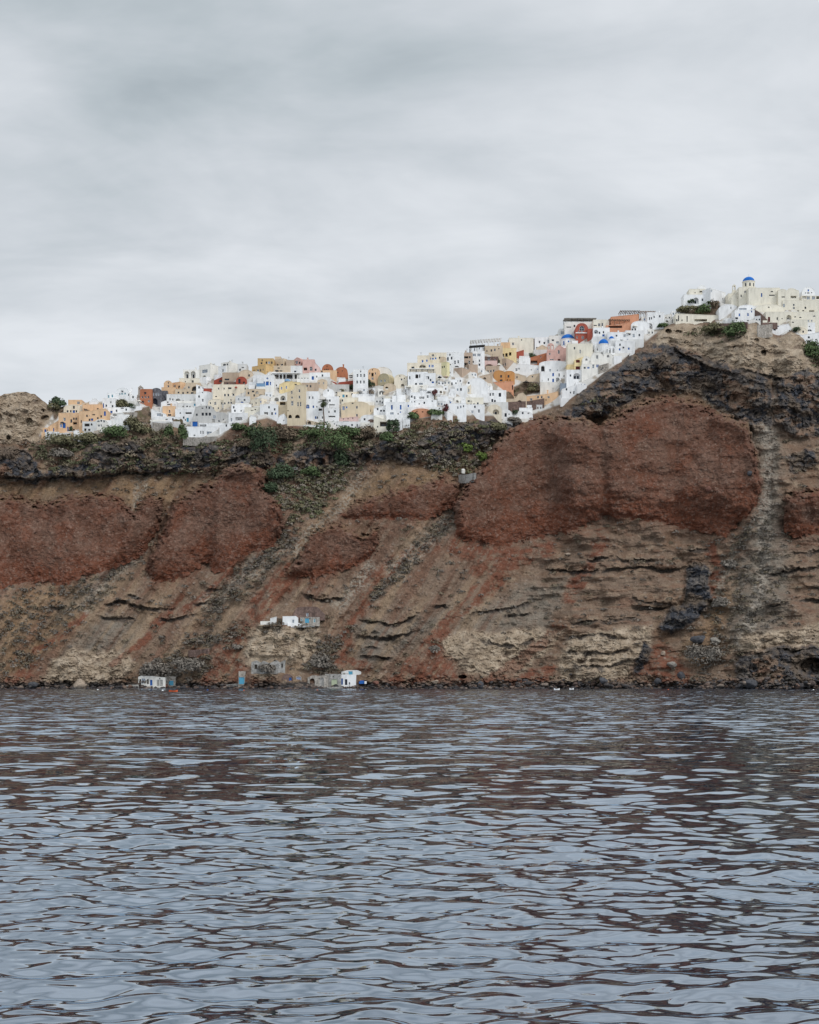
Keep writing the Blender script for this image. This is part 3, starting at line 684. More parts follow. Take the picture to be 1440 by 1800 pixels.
def empty(name, loc, rz=0.0):
    o = bpy.data.objects.new(name, None); COL.objects.link(o); o.location = loc; o.rotation_euler = (0, 0, rz)
    o.empty_display_size = 1; return o

def arc(cx, cz, rx, rz, n, a0=0.0, a1=math.pi):
    return [(cx + rx * math.cos(a0 + (a1 - a0) * i / n), cz + rz * math.sin(a0 + (a1 - a0) * i / n)) for i in range(n + 1)]

# openings: kind -> (default width, height in photo px, arched, recess m, part name, panel paint, frame paint)
OPEN = {
 'k': (2.8, 4, False, .25, 'window', 'glass', 'iron'), 'w': (3, 4.4, False, .22, 'window', 'glass', 'white'), 'e': (3, 4, False, .2, 'window', 'greyblue', 'white'),
 'b': (3, 4.4, False, .12, 'window', 'blue', 'white'), 'd': (3, 7, False, .2, 'door', 'blue', 'blue'), 'D': (3, 6, False, .3, 'door', 'navy', 'iron'), 'g': (4, 6, False, .25, 'door', 'concrete', 'grey'),
 't': (3.4, 5, False, .12, 'window', 'teal', 'white'), 'T': (4, 7, False, .15, 'door', 'turq', 'turq'), 'r': (4, 6, False, .2, 'door', 'darkred', 'darkred'), 'p': (9, 10, False, .2, 'door', 'green', 'green'),
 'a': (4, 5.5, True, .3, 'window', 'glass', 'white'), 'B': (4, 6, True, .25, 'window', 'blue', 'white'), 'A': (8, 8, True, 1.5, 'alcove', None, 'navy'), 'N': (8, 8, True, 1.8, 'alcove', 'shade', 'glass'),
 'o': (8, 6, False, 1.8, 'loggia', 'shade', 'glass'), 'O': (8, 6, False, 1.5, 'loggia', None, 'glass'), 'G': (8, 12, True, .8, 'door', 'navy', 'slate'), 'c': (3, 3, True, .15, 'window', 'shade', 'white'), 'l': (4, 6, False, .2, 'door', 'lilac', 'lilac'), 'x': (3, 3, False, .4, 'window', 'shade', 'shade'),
}
_open_cache = {}
def opening_mesh(kind, w, h, arched, wallcol):
    key = (kind, w, h, wallcol if OPEN[kind][5] is None else '')
    if key in _open_cache: return _open_cache[key]
    _, _, _, rec, pname, panel, frame = OPEN[kind]
    b = MB()
    def outline(dx, dz0=0):
        ww = w / 2 - dx; hh = h - dx
        if not arched: return [(-ww, dz0), (ww, dz0), (ww, hh), (-ww, hh)]
        sp = max(h - w / 2, .05 * h); top = hh - sp
        return [(-ww, dz0), (ww, dz0)] + arc(0, sp, ww, top, 8)
    deep = pname in ('alcove', 'loggia')
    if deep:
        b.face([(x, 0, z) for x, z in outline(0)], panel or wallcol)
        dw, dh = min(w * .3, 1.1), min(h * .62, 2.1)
        cols_ = [-.22 * w, .2 * w] if w > 3 else [0]
        for c in cols_: b.box((c - dw / 2, -.08, 0), (c + dw / 2, .02, dh), frame)
    else:
        o = outline(0); i_ = outline(min(.12, w * .12), .1 if pname == 'window' else 0)
        b.face([(x, .02, z) for x, z in i_], panel)
        n = len(o)
        for j in range(n):
            k = (j + 1) % n
            b.face([(o[j][0], -.06, o[j][1]), (o[k][0], -.06, o[k][1]), (i_[k][0], -.06, i_[k][1]), (i_[j][0], -.06, i_[j][1])], frame)
            b.face([(i_[j][0], -.06, i_[j][1]), (i_[k][0], -.06, i_[k][1]), (i_[k][0], .02, i_[k][1]), (i_[j][0], .02, i_[j][1])], frame)
        if w > .9: b.box((-.04, -.05, .1), (.04, 0, h * (.8 if arched else .93)), frame)
        if pname == 'window' and h > 1.2: b.box((-w * .4, -.045, h * .5 - .035), (w * .4, .005, h * .5 + .035), frame)
    me = b.mesh(pname); _open_cache[key] = me; return me

HOUSES = []       # (x0, y0, x1, y1) of every building, for the infill pass
def parse_open(s):
    out = []
    for t in s.split():
        k = t[0]; q = [float(v) for v in t[1:].split(',')]
        w, h = (q[2], q[3]) if len(q) > 3 else OPEN[k][:2]
        out.append((k, q[0], q[1], w, h))
    return out

class House:
    pass

def house(box, col, roof='flat', op='', label='', cat='house', name='house', split=None, depth=None, rise=None, group=None, terrace=None, base=3.0, Y=None, chimney=None, top=None, push=0.0):
    """box: photo px (x0, top, x1, foot). split: ('R'|'L', px of the near corner). roof: flat / vault / gable / left / right / open"""
    x0, y0, x1, y1 = box
    HOUSES.append(box)
    xm = (x0 + x1) / 2
    if Y is None: Y = depth_at(xm, y1)
    Y += push
    s = Y / F
    fx0, fx1, th = x0, x1, 0.0
    D = depth or 7.0
    if split:
        sd, xf = split; th = R(33)
        if sd == 'R': fx1 = xf; D = (x1 - xf) * s / math.sin(th)
        else: fx0 = xf; D = (xf - x0) * s / math.sin(th)
        D = max(3.0, min(D, 16.0))
    W = (fx1 - fx0) * s / math.cos(th)
    Ht = (y1 - y0) * s
    mid = (fx0 + fx1) / 2
    yc = Y + (W / 2 * math.sin(th) if split else 0)
    loc = Vector(((mid - 720) * yc / F, yc, (HZ - y1) * Y / F + CAMZ))
    rz = 0.0 if not split else (-th if split[0] == 'R' else th)
    root = empty(name, loc, rz)
    h = House(); h.root = root; h.W = W; h.H = Ht; h.D = D; h.s = s; h.col = col; h.cos = math.cos(th); h.mid = mid; h.y1 = y1
    h.u = lambda px: (px - mid) * s / math.cos(th)
    h.z = lambda py: (y1 - py) * s
    # front outline
    hw = W / 2
    if roof == 'vault':
        rs = rise * s if rise else min(Ht * .45, hw); sp = Ht - rs
        top_ = arc(0, sp, hw, rs, 14)
    elif roof == 'gable':
        rs = rise * s if rise else min(Ht * .3, W * .25); top_ = [(hw, Ht - rs), (0, Ht), (-hw, Ht - rs)]
    elif roof == 'left': rs = (rise * s) if rise else Ht * .4; top_ = [(hw, Ht), (-hw, Ht - rs)]      # lower on the left
    elif roof == 'right': rs = (rise * s) if rise else Ht * .4; top_ = [(hw, Ht - rs), (-hw, Ht)]
    elif top: top_ = [(h.u(px), h.z(py)) for px, py in reversed(top)]
    else: top_ = [(hw, Ht), (-hw, Ht)]
    outline = [(-hw, -base), (hw, -base)] + top_
    def top_at(u):
        best = Ht
        for (a, za), (b_, zb) in zip(top_[:-1], top_[1:]):
            lo, hi = min(a, b_), max(a, b_)
            if lo <= u <= hi and hi - lo > 1e-6: return za + (zb - za) * (u - a) / (b_ - a)
        return best
    h.top_at = top_at
    holes = []; placed = []
    for k, px, py, w, hh in parse_open(op):
        w = max(.4, round(w * s / h.cos, 1)); hh = max(.5, round(hh * s, 1))
        u = h.u(px); zc = h.z(py); z0 = zc - hh / 2
        w = min(w, W - .5)
        if w < .35: continue
        u = max(-hw + w / 2 + .15, min(hw - w / 2 - .15, u)); z0 = max(z0, .06)
        lim = min(top_at(u - w / 2), top_at(u + w / 2)) - .15
        arched = OPEN[k][2]
        if z0 + hh > lim: z0 = max(.06, lim - hh)
        if z0 + hh > lim: hh = round(max(.5, lim - z0 - .05), 1)
        if z0 + hh > lim + .1: continue
        if any(abs(u - a) < (w + c) / 2 + .08 and z0 < e + .08 and z0 + hh > d_ - .08 for a, c, d_, e in placed): continue
        placed.append((u, w, z0, z0 + hh)); holes.append((k, u, z0, w, hh, arched))
    b = MB()
    loops = [[Vector((x, z, 0)) for x, z in outline]]
    for k, u, z0, w, hh, arched in holes:
        if arched:
            sp = max(hh - w / 2, .05 * hh); L = [(u - w / 2, z0), (u + w / 2, z0)] + arc(u, z0 + sp, w / 2, hh - sp, 8)
        else: L = [(u - w / 2, z0), (u + w / 2, z0), (u + w / 2, z0 + hh), (u - w / 2, z0 + hh)]
        loops.append([Vector((x, z, 0)) for x, z in L])
        rec = OPEN[k][3]; n = len(L)
        for j in range(n):
            (ax, az), (bx_, bz_) = L[j], L[(j + 1) % n]
            b.face([(ax, 0, az), (ax, rec, az), (bx_, rec, bz_), (bx_, 0, bz_)], col)
    flat = [v for L in loops for v in L]
    try: tris = tessellate_polygon(loops)
    except Exception: tris = []
    for t in tris: b.face([(flat[i].x, 0, flat[i].y) for i in t], col)
    n = len(outline); sides = range(n) if roof != 'vault' else [0, 1, n - 1]
    for j in range(n):
        (ax, az), (bx_, bz_) = outline[j], outline[(j + 1) % n]
        if j == 0: continue                                  # no floor
        if 2 <= j < n - 1: continue                          # the top edge belongs to the roof
        b.face([(ax, 0, az), (ax, D, az), (bx_, D, bz_), (bx_, 0, bz_)], col)
    for t in tessellate_polygon([loops[0]]): b.face([(loops[0][i].x, D, loops[0][i].y) for i in t], col)
    h.wall = b.obj('wall', root)
    # roof
    rc = {'white': 'white', 'warm': 'warm'}.get(col, col)
    r = MB()
    if roof == 'vault' or roof == 'gable' or roof in ('left', 'right') or top:
        for (ax, az), (bx_, bz_) in zip(top_[:-1], top_[1:]):
            r.face([(ax, -.05, az + .03), (bx_, -.05, bz_ + .03), (bx_, D, bz_ + .03), (ax, D, az + .03)], rc)
            r.face([(ax, -.05, az - .22), (bx_, -.05, bz_ - .22), (bx_, -.05, bz_ + .03), (ax, -.05, az + .03)], rc)
    elif roof == 'open': pass
    else:
        pw = .25                                             # parapet with a sunken slab
        r.box((-hw - .03, -.03, Ht - .06), (hw + .03, pw, Ht + .06), rc); r.box((-hw - .03, D - pw, Ht - .06), (hw + .03, D + .03, Ht + .06), rc)
        r.box((-hw - .03, pw, Ht - .06), (-hw + pw, D - pw, Ht + .06), rc); r.box((hw - pw, pw, Ht - .06), (hw + .03, D - pw, Ht + .06), rc)
        r.face([(-hw + .02, .02, Ht - .45), (hw - .02, .02, Ht - .45), (hw - .02, D - .02, Ht - .45), (-hw + .02, D - .02, Ht - .45)], rc)
    if r.f: h.roof = r.obj('roof', root)
    else: h.roof = None
    for k, u, z0, w, hh, arched in holes:
        me = opening_mesh(k, w, hh, arched, col)
        o = link(OPEN[k][4], me, None, root); o.location = (u, OPEN[k][3], z0)
    rng = random.Random(int(x0 * 31 + y0 * 17))
    if chimney is None: chimney = roof == 'flat' and W > 4 and rng.random() < .3
    if chimney:
        c = MB(); cx_ = rng.uniform(-.35, .35) * W; cw = .3; ch = rng.uniform(.8, 1.5)
        c.box((cx_ - cw, D * .3, Ht - .45), (cx_ + cw, D * .3 + .6, Ht + ch), rc); c.box((cx_ - cw - .1, D * .3 - .1, Ht + ch), (cx_ + cw + .1, D * .3 + .7, Ht + ch + .2), rc)
        c.obj('chimney', h.roof or root)
    if roof == 'flat' and W > 3.5 and rng.random() < .4 and col != 'ivory':
        k = MB(); ax = rng.uniform(-.4, .4) * W; ah = rng.uniform(1.6, 2.6); k.tube((ax, D * .4, Ht - .5), (ax, D * .4, Ht + ah), .045, .03, 'iron', 5)
        for q in range(3): k.box((ax - .5 + q * .08, D * .4 - .02, Ht + ah - .2 - q * .22), (ax + .5 - q * .08, D * .4 + .02, Ht + ah - .17 - q * .22), 'iron')
        k.obj('antenna', h.roof or root)
    if roof == 'flat' and W > 5 and rng.random() < .3 and col in ('white', 'warm', 'pale', 'cream'):
        k = MB(); ax = rng.uniform(-.3, .3) * W; k.box((ax - .9, D * .5, Ht - .45), (ax + .9, D * .5 + .8, Ht + .55), 'grey'); k.tube((ax - .8, D * .5 + .4, Ht + .85), (ax + .8, D * .5 + .4, Ht + .85), .28, .28, 'pale', 8)
        k.obj('water_heater', h.roof or root)
    if terrace is None and col in ('white', 'warm', 'pale') and y1 < 752 and W > 3.5 and rng.random() < .5 and name == 'house' and y0 > 560: terrace = rng.choice(['white', 'white', 'warm', 'pale'])
    if terrace:
        t = MB(); tw, td, tz = W * rng.uniform(.9, 1.15), 2.4, .9
        t.box((-tw / 2, -td, -base), (tw / 2, -td + .25, tz), terrace); t.box((-tw / 2, -td + .25, -base), (tw / 2, -.01, .04), terrace)
        t.box((-tw / 2, -td + .25, .04), (-tw / 2 + .25, -.01, tz), terrace); t.box((tw / 2 - .25, -td + .25, .04), (tw / 2, -.01, tz), terrace)
        t.obj('terrace', root)
    tag(root, label, cat, group)
    return h

def dome(h, px, py, rx, hgt, paint, y=None, drum=None, cross=False, half=False, part='dome'):
    """dome on a house: centre px, spring row py, half-width and height in px; drum = (height px, paint, openings)"""
    y = y if y is not None else max(rx * h.s + .3, h.D * .5)
    yd = h.root.location.y + y; s = yd / F; r = rx * s          # true size at the dome's own distance
    c = ((px - 720) * s - h.root.location.x, y, (HZ - py) * s + CAMZ - h.root.location.z)
    p = h.root
    if drum:
        dh, dp, n = drum; d = MB(); d.lathe((c[0], c[1], c[2] - dh * s), [(r * 1.03, 0), (r * 1.03, dh * s - .25), (r * 1.1, dh * s - .2), (r * 1.1, dh * s)], dp, 16)
        do = d.obj('drum', p)
        for a in range(n):
            an = -math.pi / 2 + (a - (n - 1) / 2) * (.72 if n < 4 else .5)
            w = MB(); hh = dh * s * .5; rr = r * 1.03 + .03; ca, sa = math.cos(an), math.sin(an)
            L = [(-.32, 0), (.32, 0)] + arc(0, hh - .32, .32, .32, 6)
            w.face([(c[0] + rr * ca - q * -sa * -1, c[1] + rr * sa - q * ca * -1, c[2] - dh * s * .82 + z) for q, z in L], 'blue' if paint != 'cream' and dp == 'white' else 'glass')
            w.obj('window', do)
    d = MB(); n = 9
    d.lathe(c, [(r * math.cos(i * math.pi / 2 / n), hgt * s * math.sin(i * math.pi / 2 / n)) for i in range(n + 1)][:-1] + [(.05, hgt * s)], paint, 28)
    o = d.obj(part, p)
    for q in o.data.polygons: q.use_smooth = True
    if cross:
        k = MB(); z = c[2] + hgt * s; k.box((c[0] - .05, c[1] - .05, z), (c[0] + .05, c[1] + .05, z + 1.4), 'white'); k.box((c[0] - .35, c[1] - .045, z + .85), (c[0] - .05, c[1] + .045, z + .95), 'white'); k.box((c[0] + .05, c[1] - .045, z + .85), (c[0] + .35, c[1] + .045, z + .95), 'white')
        k.obj('cross', o)
    return o

def block(h, box, paint, part, y0=0.0, y1=1.0, arches=0, roof=None):
    """extra block on a house in px, between local depths y0 and y1"""
    a, t, c, bt = box; m = MB(); u0, u1, z0, z1 = h.u(a), h.u(c), h.z(bt), h.z(t)
    if not arches and roof is None: m.box((u0, y0, z0), (u1, y1, z1), paint)
    else:
        hw = (u1 - u0) / 2; uc = (u0 + u1) / 2
        tp = [(u1, z1), (u0, z1)]
        if roof == 'vault': rr = min(hw, (z1 - z0) * .5); tp = arc(uc, z1 - rr, hw, rr, 10)
        elif roof == 'gable': tp = [(u1, z1 - hw * .8), (uc, z1), (u0, z1 - hw * .8)]
        L = [[Vector((x, z, 0)) for x, z in [(u0, z0), (u1, z0)] + tp]]
        for i in range(arches):
            w = (u1 - u0) / arches * .55; cc = u0 + (u1 - u0) * (i + .5) / arches; hh = (z1 - z0) * .55; zb = z0 + (z1 - z0) * .2; ww = min(w / 2, hh / 2)
            L.append([Vector((x, z, 0)) for x, z in [(cc - w / 2, zb), (cc + w / 2, zb)] + arc(cc, zb + hh - ww, w / 2, ww, 6)])
        fl = [v for q in L for v in q]
        for t_ in tessellate_polygon(L):
            m.face([(fl[i].x, y0, fl[i].y) for i in t_], paint); m.face([(fl[i].x, y1, fl[i].y) for i in reversed(t_)], paint)
        for q in L:
            for j in range(len(q)):
                p_, r_ = q[j], q[(j + 1) % len(q)]; m.face([(p_.x, y0, p_.y), (p_.x, y1, p_.y), (r_.x, y1, r_.y), (r_.x, y0, r_.y)], paint)
    return m.obj(part, h.root)

def pergola(box, paint, label, Y=None, posts=4, depth=5.0, slats=True, tilt=0.0, roofp=None, cat='pergola', name='pergola', push=-1.0):
    """canopy on posts: box px (x0, top, x1, foot)"""
    x0, y0, x1, y1 = box; Y = (Y or depth_at((x0 + x1) / 2, y1)) + push; s = Y / F
    root = empty(name, to_world((x0 + x1) / 2, y1, Y)); W = (x1 - x0) * s; Hh = (y1 - y0) * s; hw = W / 2
    dz = tilt * s
    for i in range(posts):
        u = -hw + .15 + (W - .3) * i / (posts - 1)
        for yy in (.1, depth - .1):
            p = MB(); p.box((u - .1, yy - .1, -1.2), (u + .1, yy + .1, Hh - .2 + dz * (u / W + .5)), paint); p.obj('post', root)
    r = MB(); zl, zr = Hh, Hh + dz
    if slats:
        n = max(6, int(W / .7))
        for i in range(n):
            u = -hw + W * i / (n - 1); z = zl + (zr - zl) * i / (n - 1); r.box((u - .16, -.3, z - .1), (u + .16, depth + .3, z + .08), roofp or paint)
        r.box((-hw, -.02, min(zl, zr) - .3), (hw, .12, min(zl, zr) - .1), roofp or paint)
    else:
        r.v += []; r.face([(-hw - .2, -.4, zl), (hw + .2, -.4, zr), (hw + .2, depth, zr + .3), (-hw - .2, depth, zl + .3)], roofp or paint)
        r.face([(-hw - .2, -.4, zl - .25), (hw + .2, -.4, zr - .25), (hw + .2, depth, zr + .05), (-hw - .2, depth, zl + .05)], roofp or paint)
        r.face([(-hw - .2, -.4, zl - .25), (hw + .2, -.4, zr - .25), (hw + .2, -.4, zr), (-hw - .2, -.4, zl)], roofp or paint)
    r.obj('canopy', root)
    tag(root, label, cat); return root

def parasol(px, py, wpx, paint, label, group='parasols on the terraces'):
    Y = depth_at(px, py) - 2.5; s = Y / F; root = empty('parasol', to_world(px, py, Y)); r = wpx * s / 2; h = 2.5
    p = MB(); p.tube((0, 0, -.6), (0, 0, h + .5), .04, .04, 'wood'); p.obj('pole', root)
    c = MB(); n = 8; a = [(r * math.cos(2 * math.pi * i / n), r * math.sin(2 * math.pi * i / n), h - .25) for i in range(n)]
    for i in range(n):
        b_ = a[(i + 1) % n]; c.face([a[i], b_, (0, 0, h + .4)], paint); c.face([(a[i][0], a[i][1], h - .5), (b_[0], b_[1], h - .5), b_, a[i]], paint)
    c.obj('canopy', root); tag(root, label, 'parasol', group); return root

def rwall(pts, thick, hgt, paint, label, name='retaining_wall', cat='wall', base=1.5, depth_off=0.0, Ys=None):
    """wall along a px polyline (foot line); hgt px"""
    m = MB(); P = []
    for i, (x, y) in enumerate(pts):
        Yd = (Ys[i] if Ys else depth_at(x, y)) + depth_off; P.append(to_world(x, y, Yd))
    o0 = P[len(P) // 2].copy()
    for i in range(len(P) - 1):
        a, b_ = P[i] - o0, P[i + 1] - o0; hp = hgt * P[i].y / F; hq = hgt * P[i + 1].y / F
        d = Vector((b_.x - a.x, b_.y - a.y, 0)).normalized(); nrm = Vector((-d.y, d.x, 0)) * thick
        A = [a + Vector((0, 0, -base)), b_ + Vector((0, 0, -base)), b_ + Vector((0, 0, hq)), a + Vector((0, 0, hp))]; Bk = [v + nrm for v in A]
        m.face(A, paint); m.face(Bk[::-1], paint); m.face([A[3], A[2], Bk[2], Bk[3]], paint)
        if i == 0: m.face([A[0], A[3], Bk[3], Bk[0]], paint)
        if i == len(P) - 2: m.face([A[1], Bk[1], Bk[2], A[2]], paint)
    o = m.obj(name, None, o0); tag(o, label, cat); return o
